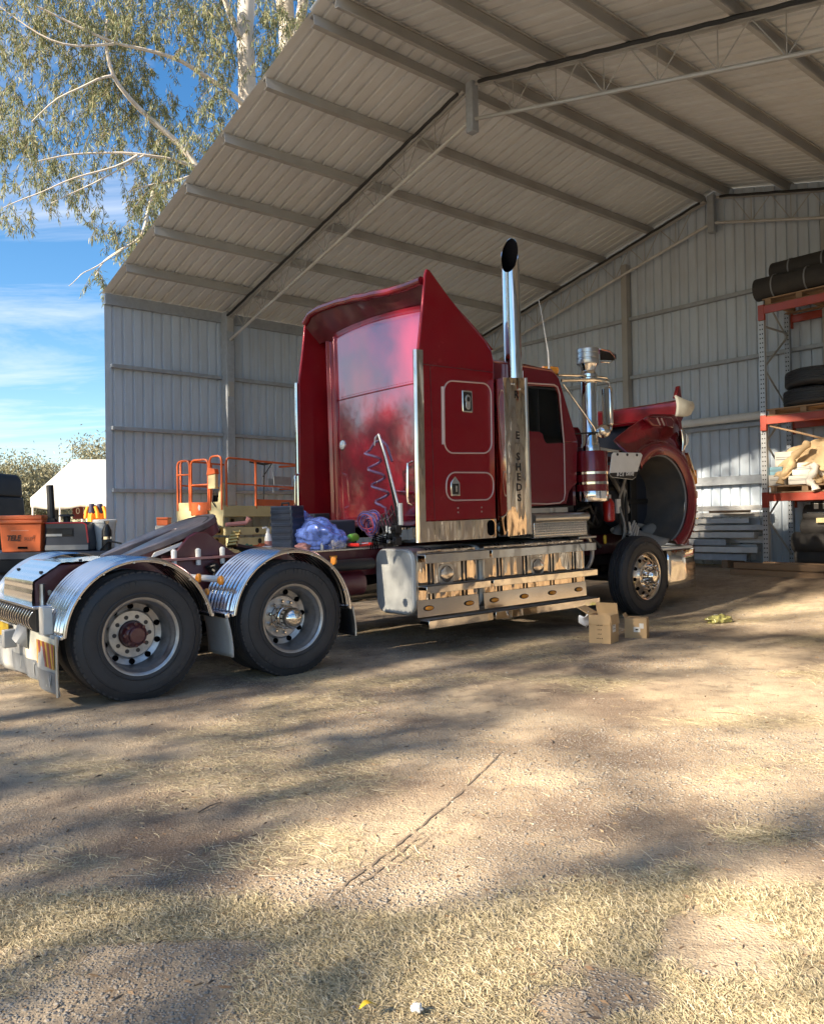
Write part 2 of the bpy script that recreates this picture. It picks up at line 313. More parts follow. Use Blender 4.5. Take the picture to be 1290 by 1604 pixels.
# ------------------------------------------------------------------ ground
def fbm(x, y, sc, o=4, z=0.): return noise.fractal(Vector((x*sc, y*sc, z)), 1.0, 2.0, o)
def grass_mask(x, y):
    # dry turf near the camera, bare patches in it
    e = 3.02 + .16*fbm(x, y, 1.1, 3) + .10*math.tanh((x-.3)*2)
    if x < -.55: e += .10 + .12*fbm(x, y, 2., 2, 4)
    g = smooth((e-y)/.22 + .5)
    p = fbm(x, y, 2.1, 4, 7.3)
    g *= smooth((p+.58)/.26)
    if x < -.35 and y < 2.75: g *= smooth(((x+1.15+.25*fbm(x, y, 3, 2))*-1+.1)/.2) * .4 + smooth((x+.62+.15*fbm(x, y, 2, 2))/.2)*.9
    return max(0, min(1, g))
def gravel_mask(x, y):
    return smooth((fbm(x, y, .55, 4, 2.2)+.25)/.5)
def straw_mask(x, y):
    if not (3.2 < y < 12): return 0
    return smooth((fbm(x*.8, y*1.3, .75, 4, 11.)-.10)/.35)
def track(x, y):
    # twin tyre scrape lines running away from the camera
    d = 0
    return 0
    for (ax, ay, bx, by, w) in ((-.34, 3.08, .75, 5.15, .035), (-.24, 3.10, .80, 5.0, .02), (-.17, 3.1, .3, 3.9, .02)):
        vx, vy = bx-ax, by-ay; l = sqrt(vx*vx+vy*vy); t = ((x-ax)*vx+(y-ay)*vy)/(l*l)
        if -.02 < t < 1.02:
            q = abs((x-ax)*vy-(y-ay)*vx)/l + .012*fbm(x, y, 9, 2)
            d = max(d, math.exp(-(q/w)**2)*smooth(t*12+.3)*smooth((1-t)*2.2))
    return d
def gnoise(x, y):
    r = sqrt(x*x+y*y); a = 1 if r < 14 else max(.2, 1-(r-14)/30)
    return (.016*fbm(x, y, .55, 3) + .010*fbm(x, y, 2.3, 4, 5))*a - .02*track(x, y)
xs = np.concatenate([[-900, -400, -180, -90, -50, -30, -20, -14, -10, -8], np.arange(-6.4, -2.2, .11), np.arange(-2.2, 3.2, .042), np.arange(3.2, 9.5, .10), [10, 12, 15, 20, 30, 50, 90, 180, 400, 900]])
ys = np.concatenate([[-900, -400, -180, -90, -45, -25, -14, -8, -4, -1.5, 0, .8, 1.5], np.arange(1.9, 4.4, .036), np.arange(4.4, 8, .06), np.arange(8, 15, .12), np.arange(15.2, 22, .6), [24, 27, 31, 36, 43, 52, 65, 90, 140, 250, 500, 1200]])
V = []; C0 = []
for x in xs:
    for y in ys:
        x = float(x); y = float(y)
        V.append((x, y, gz(x, y)+(gnoise(x, y) if abs(x) < 30 and -10 < y < 40 else 0)))
        if -7 < x < 10 and 1.5 < y < 15:
            C0.append((grass_mask(x, y), gravel_mask(x, y), straw_mask(x, y), track(x, y)))
        else: C0.append((.35, .5, .3, 0))
ny = len(ys); F = []
for i in range(len(xs)-1):
    for j in range(ny-1): F.append((i*ny+j, (i+1)*ny+j, (i+1)*ny+j+1, i*ny+j+1))
def groundmat():
    m_ = bpy.data.materials.new('yard dirt'); m_.use_nodes = True; t = m_.node_tree; n = t.nodes; k = t.links.new; b = n['Principled BSDF']; b.inputs['Specular IOR Level'].default_value = .2
    at = n.new('ShaderNodeAttribute'); at.attribute_name = 'soil'; sp = n.new('ShaderNodeSeparateColor'); k(at.outputs['Color'], sp.inputs[0])
    tcx = n.new('ShaderNodeTexCoord')
    def nz(sc, det=8, ro=.6):
        q = n.new('ShaderNodeTexNoise'); q.inputs['Scale'].default_value = sc; q.inputs['Detail'].default_value = det; q.inputs['Roughness'].default_value = ro; k(tcx.outputs['Object'], q.inputs['Vector']); return q.outputs['Fac']
    def mix(f, a, c):
        q = n.new('ShaderNodeMix'); q.data_type = 'RGBA'
        if isinstance(f, float): q.inputs[0].default_value = f
        else: k(f, q.inputs[0])
        for s_, i in ((a, 6), (c, 7)):
            if isinstance(s_, tuple): q.inputs[i].default_value = (*s_, 1)
            else: k(s_, q.inputs[i])
        return q.outputs[2]
    def rng(f, a, c, lo=0., hi=1.):
        q = n.new('ShaderNodeMapRange'); q.inputs[1].default_value = a; q.inputs[2].default_value = c; q.inputs[3].default_value = lo; q.inputs[4].default_value = hi; k(f, q.inputs[0]); return q.outputs[0]
    def mul(a, c):
        q = n.new('ShaderNodeMath'); q.operation = 'MULTIPLY'; k(a, q.inputs[0])
        if isinstance(c, float): q.inputs[1].default_value = c
        else: k(c, q.inputs[1])
        return q.outputs[0]
    dirt = mix(rng(nz(1.3), .40, .62), (.185, .135, .098), (.46, .355, .24))
    dirt = mix(rng(nz(.5, 5), .45, .7, 0, .7), dirt, (.50, .41, .295))
    dirt = mix(rng(nz(9, 6), .5, .75, 0, .75), dirt, (.15, .11, .082))
    vo = n.new('ShaderNodeTexVoronoi'); vo.inputs['Scale'].default_value = 95; k(tcx.outputs['Object'], vo.inputs['Vector'])
    vo2 = n.new('ShaderNodeTexVoronoi'); vo2.inputs['Scale'].default_value = 38; k(tcx.outputs['Object'], vo2.inputs['Vector'])
    sc1 = n.new('ShaderNodeSeparateColor'); k(vo.outputs['Color'], sc1.inputs[0]); sc2 = n.new('ShaderNodeSeparateColor'); k(vo2.outputs['Color'], sc2.inputs[0])
    st = mix(sc1.outputs[0], (.20, .19, .185), (.48, .445, .395)); st2 = mix(sc2.outputs[1], (.27, .25, .235), (.48, .45, .40))
    edge1 = rng(vo.outputs['Distance'], .25, .55, 1, 0)
    f1 = mul(mul(rng(sc1.outputs[1], .35, .45), edge1), rng(sp.outputs[1], 0, 1, .30, .92))
    c1 = mix(f1, dirt, st)
    f2 = mul(mul(rng(sc2.outputs[2], .72, .76), rng(vo2.outputs['Distance'], .2, .42, 1, 0)), rng(sp.outputs[1], 0, 1, .15, .8))
    c2 = mix(f2, c1, st2)
    str_ = n.new('ShaderNodeTexNoise'); str_.inputs['Scale'].default_value = 70; str_.inputs['Detail'].default_value = 4; str_.inputs['Distortion'].default_value = 1.2; k(tcx.outputs['Object'], str_.inputs['Vector'])
    straw = mix(rng(str_.outputs['Fac'], .35, .65), (.30, .23, .145), (.56, .46, .30))
    c3 = mix(mul(sp.outputs[2], rng(nz(22, 5), .4, .6, .15, .85)), c2, straw)
    turf = mix(rng(str_.outputs['Fac'], .35, .65), (.24, .19, .12), (.48, .40, .26))
    c4 = mix(mul(sp.outputs[0], .85), c3, turf)
    c5 = mix(mul(at.outputs['Alpha'], .55), c4, (.09, .068, .05))
    k(c5, b.inputs['Base Color']); b.inputs['Roughness'].default_value = .92
    h = n.new('ShaderNodeMath'); h.operation = 'ADD'; k(mul(f1, .6), h.inputs[0]); k(nz(60, 6), h.inputs[1])
    h2 = n.new('ShaderNodeMath'); h2.operation = 'ADD'; k(h.outputs[0], h2.inputs[0]); k(mul(f2, 1.2), h2.inputs[1])
    bp = n.new('ShaderNodeBump'); bp.inputs['Strength'].default_value = .8; bp.inputs['Distance'].default_value = .012; k(h2.outputs[0], bp.inputs['Height']); k(bp.outputs[0], b.inputs['Normal'])
    return m_
me = fastmesh('ground', V, F, groundmat(), True)
ca = me.color_attributes.new('soil', 'FLOAT_COLOR', 'POINT'); ca.data.foreach_set('color', np.array(C0, np.float32).ravel())
ground = link('ground', me); tag(ground, kind='structure', label='bare dirt and gravel yard with dry grass at the near edge')
def gzz(x, y): return gz(x, y) + gnoise(x, y)
# ------------------------------------------------------------------ the open shed
P0 = Vector((-5.604, 14.94, 0)); HW = 7.22; SLOPE = R(14.0); DEP = 8.79; EZ = 5.80
SM = Matrix.Translation(P0) @ Matrix.Rotation(-YAW, 4, 'Z')
def SW(w, d, z): return SM @ Vector((w, d, z))
def sg(w, d):
    p = SW(w, d, 0); return gz(p.x, p.y)
shed = thing('open_shed', 'large open-fronted grey steel shed with a gabled roof, sheltering the truck', 'shed', SM)
def roofz(w): return EZ + (HW-abs(w-HW))*math.tan(SLOPE)
def sheet(n, ln):
    p = []
    for i in range(n):
        u = i*.19; p += [(u, 0), (u+.128, 0), (u+.142, -.029), (u+.172, -.029), (u+.186, 0)]
    p.append((n*.19, 0))
    b = MB(); k = len(p)
    b.add([(u, h, 0) for u, h in p]+[(u, h, ln) for u, h in p], [(i, i+1, i+1+k, i+k) for i in range(k-1)])
    return b
wall_me = {}
def put_sheet(name, n, ln, Mx, mat):
    key = (n, round(ln, 3), mat.name)
    if key not in wall_me: wall_me[key] = sheet(n, ln).mesh(name, mat, 20)
    o = link(name, wall_me[key], shed); o.matrix_local = Mx; return o
nL = 11
for i in range(nL+1):            # left wall, interior face towards +w: local u -> +d, ribs (-h) -> -w
    n = 4 if i < nL else 2
    Mx = Matrix(((0, 1, 0, 0), (1, 0, 0, i*.76), (0, 0, 1, .0), (0, 0, 0, 1)))
    put_sheet('wall_sheet', n, EZ-.02, Mx, M['sheet'])
    Mr = Matrix(((0, -1, 0, 2*HW), (1, 0, 0, i*.76), (0, 0, 1, .0), (0, 0, 0, 1)))
    put_sheet('wall_sheet', n, EZ-.02, Mr, M['sheet'])
for i in range(19):              # back gable wall: u -> +w, ribs -> +d ; tops follow the roof
    w0 = i*.76; ztop = min(roofz(w0), roofz(w0+.76))-.01
    Mx = Matrix(((1, 0, 0, w0), (0, -1, 0, DEP), (0, 0, 1, 0), (0, 0, 0, 1)))
    p = sheet(4, 1.0); v = []
    for (u, h, z) in p.v: v.append((u, h, 0 if z < .5 else min(roofz(w0+u), 99)-.012))
    p.v = v; o = p.ob('wall_sheet', M['sheet'], shed, angle=20); o.matrix_local = Mx
RL = HW/cos(SLOPE)
for i in range(12):
    n = 4 if i < 11 else 3; d0 = -.03+i*.76
    ux = Vector((0, 1, 0)); up = Vector((cos(SLOPE), 0, sin(SLOPE))); nn = Vector((sin(SLOPE), 0, -cos(SLOPE)))
    Mx = Matrix(((0, nn.x, up.x, -.06), (1, 0, 0, d0), (0, nn.z, up.z, EZ-.015), (0, 0, 0, 1)))
    put_sheet('roof_sheet', n, RL+.055, Mx, M['roofsheet'])
    up2 = Vector((-cos(SLOPE), 0, sin(SLOPE))); n2 = Vector((-sin(SLOPE), 0, -cos(SLOPE)))
    Mx = Matrix(((0, n2.x, up2.x, 2*HW+.06), (1, 0, 0, d0), (0, n2.z, up2.z, EZ-.015), (0, 0, 0, 1)))
    put_sheet('roof_sheet', n, RL+.055, Mx, M['roofsheet'])
b = MB(); b.prism([(HW-.25, roofz(HW-.25)+.035), (HW, roofz(HW)+.045), (HW+.25, roofz(HW-.25)+.035), (HW+.25, roofz(HW-.25)+.045), (HW, roofz(HW)+.056), (HW-.25, roofz(HW-.25)+.045)], -.03, DEP, 'y'); b.ob('ridge_cap', M['roofsheet'], shed)
def csec(h, wd, ln, lip=.02, t=.003):   # C section along local y, web at x=0
    b = MB(); pr = [(wd, lip), (wd, 0), (0, 0), (0, h), (wd, h), (wd, h-lip)]
    k = len(pr); b.add([(x, 0, z) for x, z in pr]+[(x, ln, z) for x, z in pr], [(i, i+1, i+1+k, i+k) for i in range(k-1)]); return b
pb_ = MB(); pb_.prism([(.065, .02), (.065, 0), (0, 0), (0, .15), (.065, .15), (.065, .13), (.061, .13), (.061, .146), (.004, .146), (.004, .004), (.061, .004), (.061, .02)], 0, DEP-.03); pur = pb_.mesh('purlin', M['gal_d'], 0)
for w in (1.07, 2.286, 3.491, 4.715, 5.867, 6.98):
    for sgn in (0, 1):
        o = link('purlin', pur, shed); ww = w if not sgn else 2*HW-w
        a = -SLOPE if not sgn else SLOPE
        Mz = Matrix.Translation((ww, -.01, roofz(ww)-.175)) @ Matrix.Rotation(a, 4, 'Y')
        if not sgn: Mz = Mz @ Matrix.Translation((.065, 0, 0)) @ Matrix.Scale(-1, 4, (1, 0, 0))
        o.matrix_local = Mz
eb_ = MB(); eb_.prism([(0, 0), (.075, 0), (.075, .2), (0, .2)], 0, DEP-.03); eb = eb_.mesh('eave_beam', M['gal'], 0)
for sgn in (0, 1):
    o = link('eave_beam', eb, shed); Mz = Matrix.Translation((.004 if not sgn else 2*HW-.004, -.005, EZ-.23))
    o.matrix_local = Mz if not sgn else Mz @ Matrix.Scale(-1, 4, (1, 0, 0))
# girts, split at the columns
COLD = 2.41
def girt(p0, p1, side):
    b = MB(); p0 = Vector(p0); p1 = Vector(p1); t = (p1-p0).normalized(); i = Vector(side)
    pr = [(.03, 0), (.003, 0), (.003, .065), (.1, .065), (.1, 0), (.085, 0)] if False else None
    h, dpt = .075, .10
    prof = [(dpt-.0, h-.018), (dpt, h), (.004, h), (.004, 0), (dpt, 0), (dpt, .018)]
    k = len(prof); vs = [p0+i*a+Vector((0, 0, c)) for a, c in prof]+[p1+i*a+Vector((0, 0, c)) for a, c in prof]
    b.add(vs, [(q, q+1, q+1+k, q+k) for q in range(k-1)])
    o = b.ob('girt', M['gal'], shed, solid=.004); return o
for z in (2.11, 3.26, 4.41):
    for d0, d1 in ((.10, COLD-.09), (COLD+.09, DEP-.22)):
        b = MB(); b.box((.006, d0, z), (.105, d1, z+.07)); b.ob('girt', M['gal'], shed, bevel=.006)
        b = MB(); b.box((2*HW-.105, d0, z), (2*HW-.006, d1, z+.07)); b.ob('girt', M['gal'], shed, bevel=.006)
WM = 5.24
for z, h in ((5.50, .07), (4.31, .07), (3.10, .08), (2.07, .16)):
    ww = (HW - (roofz(HW)-z-.35)/math.tan(SLOPE)) if z > 5.7 else .25
    for w0, w1 in ((ww, WM-.07), (WM+.07, 2*HW-WM-.07), (2*HW-WM+.07, 2*HW-ww)):
        b = MB(); b.box((w0, DEP-.105, z), (w1, DEP-.006, z+h)); b.ob('girt', M['gal'], shed, bevel=.006)
for w in (WM, 2*HW-WM):
    b = MB(); b.box((w-.065, DEP-.16, 0), (w+.065, DEP-.01, roofz(w)-.45)); b.ob('mullion', M['gal_d'], shed, bevel=.006)
for d in (COLD, DEP-.15):
    for w in (.19, 2*HW-.19):
        b = MB(); b.box((w-.165, d-.085, sg(w, d)-.1), (w+.09, d+.085, EZ-.04))
        o = b.ob('column', M['gal'], shed, bevel=.008)
        if w < 2:
            b = MB(); b.cbox((w+.11, d-.02, 1.15), (.06, .05, .9)); b.cbox((w+.12, d-.02, 1.75), (.05, .05, .22)); b.ob('conduit', M['black'], o)
            b = MB(); b.cbox((w+.095, d, EZ-.25), (.012, .14, .38)); b.cbox((w+.095, d, 4.2), (.012, .12, .3)); b.ob('cleat', M['gal_d'], o)
def truss(d, mirror):
    t = bpy.data.objects.new('truss', None); COL.objects.link(t); t.parent = shed
    def X(w): return w if not mirror else 2*HW-w
    off = .215; dep = .46
    def top(w): return Vector((X(w), d, roofz(w)-off))
    def bot(w): return Vector((X(w), d, roofz(w)-off-dep))
    for dd in (-.035, .035):
        b = MB(); b.tube([top(.28)+Vector((0, dd, 0)), top(HW-.12)+Vector((0, dd, 0))], .024, 6); b.ob('top_chord', M['gal_d'], t)
    b = MB(); pts = []
    for i in range(40):
        w = .3+(HW-.5)*i/39; pts.append(top(w)+Vector((0, -.075, .01-.012*abs(sin(i*1.9)))))
    b.tube(pts, .024, 6); b.ob('cable', M['black'], t)
    b = MB(); b.tube([bot(.28), bot(HW-.06)], .028, 8); b.ob('bottom_chord', M['steel_light'], t)
    nb = 9; b = MB()
    for i in range(nb):
        a = .5+(HW-.9)*i/nb; c = .5+(HW-.9)*(i+1)/nb; mm = (a+c)/2
        b.tube([top(a), bot(mm)], .008, 5); b.tube([bot(mm), top(c)], .008, 5)
        b.tube([top(mm), bot(mm)], .007, 5)
    b.ob('web_rod', M['gal_d'], t)
    return t
for d in (COLD, DEP-.19):
    for mi in (0, 1): truss(d, mi)
    b = MB(); b.box((HW-.065, d-.06, roofz(HW)-.98+.12), (HW+.065, d+.06, roofz(HW)-.17)); b.ob('apex_bracket', M['gal'], shed, bevel=.01)
# ------------------------------------------------------------------ the truck: x forward, y to its left (far side), z up
TA, TP = R(51.45), R(1.15)
txh = Vector((sin(TA)*cos(TP), cos(TA)*cos(TP), sin(TP))); tyl = Vector((-cos(TA), sin(TA), 0)); tzu = txh.cross(tyl)
TO = Vector((-2.901, 7.416, .083))
TM = Matrix((txh, tyl, tzu)).transposed().to_4x4(); TM.translation = TO
def TW(x, y, z): return TM @ Vector((x, y, z))
truck = thing('prime_mover', 'maroon prime mover truck with chrome trim, its bonnet tilted open, parked under the shed', 'truck', TM)
def P(b, name, mat, parent=None, **k): return b.ob(name, M[mat] if isinstance(mat, str) else mat, parent or truck, **k)
# --- wheels
def tyre_mesh(w, rim_r=.292, ro=.522):
    h = w/2; g = .006
    pr = [(rim_r, -h+.03), (rim_r+.02, -h+.012), (.36, -h+.002), (.42, -h-.004), (.46, -h+.004), (.497, -h+.020), (.512, -h+.034), (ro-.003, -h+.045)]
    tw = h-.05
    for q in (-.62, -.2, .2, .62):
        c = q*tw; pr += [(ro, c-.010), (ro-.014, c-.006), (ro-.014, c+.006), (ro, c+.010)]
    pr += [(a, -c) for a, c in pr[7::-1]]
    b = MB(); b.lathe(pr, 72)
    # raised rings and shoulder blocks on the outer sidewall
    b.lathe([(.445, -h+.0005), (.447, -h-.006), (.452, -h-.004), (.454, -h+.003)], 72)
    b.lathe([(.335, -h+.004), (.338, -h-.003), (.345, -h-.002), (.348, -h+.004)], 72)
    for i in range(60):
        a = 2*pi*i/60; rm = Matrix.Rotation(a, 4, 'Y')
        b.cbox((.506, -h+.034, 0), (.014, .02, .034), rm)
    for a0 in (20, 200):
        for i in range(13):
            if i in (3, 8): continue
            a = R(a0+i*5.5); b.cbox((.425, -h-.0045, 0), (.034, .004, .018+.008*(i % 3)), Matrix.Rotation(a, 4, 'Y'))
    for a0 in (120, 300):
        for i in range(9): b.cbox((.372, -h+.001, 0), (.018, .005, .010+.006*(i % 2)), Matrix.Rotation(R(a0+i*3.6), 4, 'Y'))
    return b.mesh('tyre', M['rubber'], 30)
tyre = tyre_mesh(.275)
def rim_dual():
    # deep-dished outer rim; y=-.1375 is the outer sidewall plane
    o = -.125
    pr = [(.298, o+.02), (.312, o+.004), (.309, o-.006), (.298, o-.004), (.286, o+.006), (.281, o+.03), (.268, o+.045), (.262, o+.075), (.256, o+.21), (.250, o+.228), (.205, o+.245), (.198, o+.242), (.192, o+.215), (.186, o+.210), (.112, o+.210), (.108, o+.216), (.108, o+.34)]
    b = MB(); b.lathe(pr, 56); return b, o
b, ro_ = rim_dual(); rim_me = b.mesh('rim', M['wheel'], 30)
b = MB(); b.cyl((.226, ro_+.226, 0), (.226, ro_+.28, 0), .024, seg=14)
hole_me = b.mesh('hand_hole_disc', M['void'], 30)  # black disc painted in for the darkness of an open hole
b = MB(); b.cyl((.143, ro_+.211, 0), (.143, ro_+.207, 0), .0175, seg=12)
bolt_hole_me = b.mesh('bolt_hole', mk('dull bolt recess', (.07, .065, .065), .6, .5), 30)
def hub_plain():
    b = MB(); o = ro_
    b.lathe([(.106, o+.33), (.104, o+.16), (.098, o+.14), (.088, o+.125), (.066, o+.11), (.064, o+.085), (.056, o+.078), (0.001, o+.075)], 28)
    for i in range(8):
        a = 2*pi*i/8; b.cyl((.088*cos(a), o+.15, .088*sin(a)), (.088*cos(a), o+.11, .088*sin(a)), .0125, seg=6)
    return b.mesh('hub', M['maroon_frame'], 30)
def hub_chrome():
    b = MB(); o = ro_
    b.lathe([(.110, o+.2), (.110, o+.12), (.104, o+.10), (.098, o+.095), (.096, o+.03), (.093, o+.005), (.084, o-.02), (.066, o-.04), (.036, o-.054), (.001, o-.058)], 32)
    return b.mesh('hub_cover', M['chrome'], 30)
def nut_caps(r, o, l=.05, rad=.019):
    b = MB()
    b.tube([(r, o+.165, 0), (r, o+.165-l*.7, 0), (r, o+.165-l, 0)], [rad, rad*.9, rad*.35], 10); return b.mesh('nut_cap', M['chrome'], 30)
hub_a, hub_b, nut = hub_plain(), hub_chrome(), nut_caps(.143, ro_+.05)
def dual(x, side, style):
    wm = bpy.data.objects.new('wheel', None); COL.objects.link(wm); wm.parent = truck
    wm.matrix_local = Matrix.Translation((x, side*1.083, .505)) @ Matrix.Rotation(0 if side < 0 else pi, 4, 'Z') @ Matrix.Rotation(R(x*37), 4, 'Y')
    link('tyre', tyre, wm)
    o = link('inner_tyre', tyre, wm); o.matrix_local = Matrix.Translation((0, .33, 0)) @ Matrix.Rotation(pi, 4, 'Z')
    link('rim', rim_me, wm)
    for i in range(10): q = link('hand_hole_disc', hole_me, wm); q.matrix_local = Matrix.Rotation(2*pi*(i+.5)/10, 4, 'Y')
    if style == 'plain': 
        link('hub', hub_a, wm)
        for i in range(10): q = link('bolt_hole', bolt_hole_me, wm); q.matrix_local = Matrix.Rotation(2*pi*i/10, 4, 'Y')
    else:
        link('hub_cover', hub_b, wm)
        for i in range(10):
            q = link('nut_cap', nut, wm); q.matrix_local = Matrix.Rotation(2*pi*i/10, 4, 'Y')
dual(0, -1, 'plain'); dual(1.38, -1, 'chrome'); dual(0, 1, 'chrome'); dual(1.38, 1, 'chrome')
def steer(side):
    wm = bpy.data.objects.new('wheel', None); COL.objects.link(wm); wm.parent = truck
    wm.matrix_local = Matrix.Translation((6.645, side*1.075, .505)) @ Matrix.Rotation((0 if side < 0 else pi)+R(1.5), 4, 'Z') @ Matrix.Rotation(R(10), 4, 'Y')
    link('tyre', tyre, wm); o = -.128
    b = MB(); b.lathe([(.298, o+.02), (.312, o+.004), (.309, o-.006), (.298, o-.002), (.284, o+.012), (.276, o+.04), (.268, o+.052), (.255, o+.05), (.20, o+.020), (.182, o-.010), (.172, o-.016), (.12, o-.016), (.115, o+.05)], 56); b.ob('rim', M['wheel_bright'], wm)
    b = MB(); c = Vector((.222, o+.034, 0)); n = Vector((.5, -1, 0)).normalized(); b.cyl(c+n*.006, c-n*.05, .025, seg=14); hm = b.mesh('hand_hole_disc', M['void'])  # black disc in place of a dark open hole
    for i in range(10): q = link('hand_hole_disc', hm, wm); q.matrix_local = Matrix.Rotation(2*pi*(i+.5)/10, 4, 'Y')
    b = MB(); b.lathe([(.12, o+.03), (.118, o-.03), (.105, o-.05), (.095, o-.075), (.09, o-.12), (.075, o-.14), (.04, o-.15), (.001, o-.152)], 32); b.ob('hub_cover', M['chrome'], wm)
    nc = nut_caps(.148, o-.18, .085, .019)
    for i in range(10):
        q = link('nut_cap', nc, wm); q.matrix_local = Matrix.Rotation(2*pi*i/10, 4, 'Y')
steer(-1); steer(1)
# --- chassis
for y in (-.43, .43):
    b = MB(); y0, y1 = y-.045, y+.045
    b.prism([(-.60, .77), (-.60, .945), (-.40, 1.075), (.45, 1.075), (.6, 1.045), (7.75, 1.045), (7.75, .77)], y0, y1); P(b, 'chassis_rail', 'maroon_frame', bevel=.006)
    for x in (-.49, -.1, .62, .95, 1.75, 2.05, 2.45, 2.62):
        b = MB(); s_ = -1 if y < 0 else 1; b.cyl((x, y+s_*.045, .93 if x > 0 else .86), (x, y+s_*.062, .93 if x > 0 else .86), .016, seg=8); b.cyl((x, y+s_*.045, .84), (x, y+s_*.058, .84), .012, seg=8); P(b, 'rail_bolt', 'alu')
b = MB()
for x in (-.5, .69, 2.0, 3.4, 4.6, 5.6): b.box((x-.04, -.384, .79), (x+.04, .384, 1.0))
P(b, 'cross_member', 'maroon_frame', bevel=.005)
for x in (0, 1.38):
    b = MB(); b.cyl((x, -.9, .505), (x, .9, .505), .075, seg=18); b.tube([(x, -.28, .505), (x, -.15, .505), (x, .0, .505), (x, .15, .505), (x, .28, .505)], [.09, .17, .21, .17, .09], 18); P(b, 'axle', 'maroon_frame')
    b = MB()
    for y in (-.43, .43): b.tube([(x+.12, y, .60), (x+.12, y, .66), (x+.12, y, .72), (x+.12, y, .77)], [.11, .13, .13, .10], 16)
    P(b, 'air_spring', 'black')
b = MB(); b.cyl((6.645, -.95, .47), (6.645, .95, .47), .06, seg=12); P(b, 'axle', 'engine')
b = MB(); b.cyl((1.38, 0, .52), (4.3, 0, .78), .06, seg=14); P(b, 'drive_shaft', 'engine')
b = MB(); b.tube([(1.98, -.50, .70), (2.0, -.50, .70), (2.05, -.50, .70), (2.60, -.50, .70), (2.65, -.50, .70)], [.02, .10, .135, .135, .05], 20); P(b, 'air_tank', 'maroon_frame')
b = MB(); b.tube([(2.05, -.60, .90), (2.7, -.60, .90)], .06, 16); P(b, 'air_tank', 'black')
# ribbed end cover between the rails
pth = [(.42, 1.095), (-.39, 1.095), (-.615, .955), (-.63, .78)]; seg = []
for (a, c) in zip(pth, pth[1:]):
    a = Vector(a); c = Vector(c); ln = (c-a).length; nn_ = Vector((-(c-a).y, (c-a).x)).normalized()*-1; k = max(2, int(ln/.018))
    for i in range(k):
        t = i/k; seg.append((a.lerp(c, t), nn_, (i % 4) in (1, 2)))
seg.append((Vector(pth[-1]), nn_, False)); vs = []
for q, nn_, up in seg:
    for y in (-.49, .49): vs.append((q.x+nn_.x*(.0025 if up else 0), y, q.y+nn_.y*(.0025 if up else 0)))
b = MB(); b.add(vs, [(2*i, 2*i+2, 2*i+3, 2*i+1) for i in range(len(seg)-1)]); P(b, 'end_cover', 'guard', angle=20)
for x, z in ((.2, 1.1), (-.2, 1.1), (-.52, 1.02)):
    for y in (-.36, .4):
        b = MB(); b.cyl((x, y, z-.01), (x, y, z+.008), .015, seg=8); P(b, 'cover_screw', 'black')
b = MB(); b.box((-.24, -.482, .93), (.05, -.478, .99)); P(b, 'data_plate', 'alu')
b = MB(); b.tube([(-.55, -.5, .74), (-.55, -.5, .93)], .022, 8); P(b, 'rail_strap', 'alu')
# guards over the drive wheels
def guard(cx, side, a0, a1, r=.605, cz=.52, wd=.60):
    yo = side*1.235; yi = side*(1.235-wd)
    ribs = []
    nv = 60
    def fn(i, j):
        a = R(a0+(a1-a0)*i); y = yo+(yi-yo)*j; q = j*9
        rr = r + (.011 if (q % 1) > .55 and .06 < j < .97 else 0)
        if j < .03: rr = r-.03+.03*(j/.03)
        return (cx+rr*cos(a), y, cz+rr*sin(a))
    b = MB(); b.grid(fn, 44, nv); g = P(b, 'wheel_guard', 'guard', angle=25, solid=.004)
    b = MB(); pts = [(cx+(r-.012)*cos(R(a0+(a1-a0)*i/40)), yo, cz+(r-.012)*sin(R(a0+(a1-a0)*i/40))) for i in range(41)]; b.tube(pts, .013, 8); b.ob('rolled_edge', M['guard'], g)
    for aa in (a0, a1):
        b = MB(); c = Vector((cx+r*cos(R(aa)), 0, cz+r*sin(R(aa)))); b.box((c.x-.012, min(yo, yi), c.z-.012), (c.x+.012, max(yo, yi), c.z+.02)); b.ob('end_lip', M['guard'], g, bevel=.006)
    b = MB()
    for a in range(20, 170, 25):
        q = R(a); b.cyl((cx+(r-.03)*cos(q), yo-side*.02, cz+(r-.03)*sin(q)), (cx+(r-.03)*cos(q), yo+side*.004, cz+(r-.03)*sin(q)), .008, seg=6)
    b.ob('rivet', M['alu'], g)
for sd in (-1, 1):
    guard(0, sd, 176, 9); guard(1.38, sd, 173, 2)
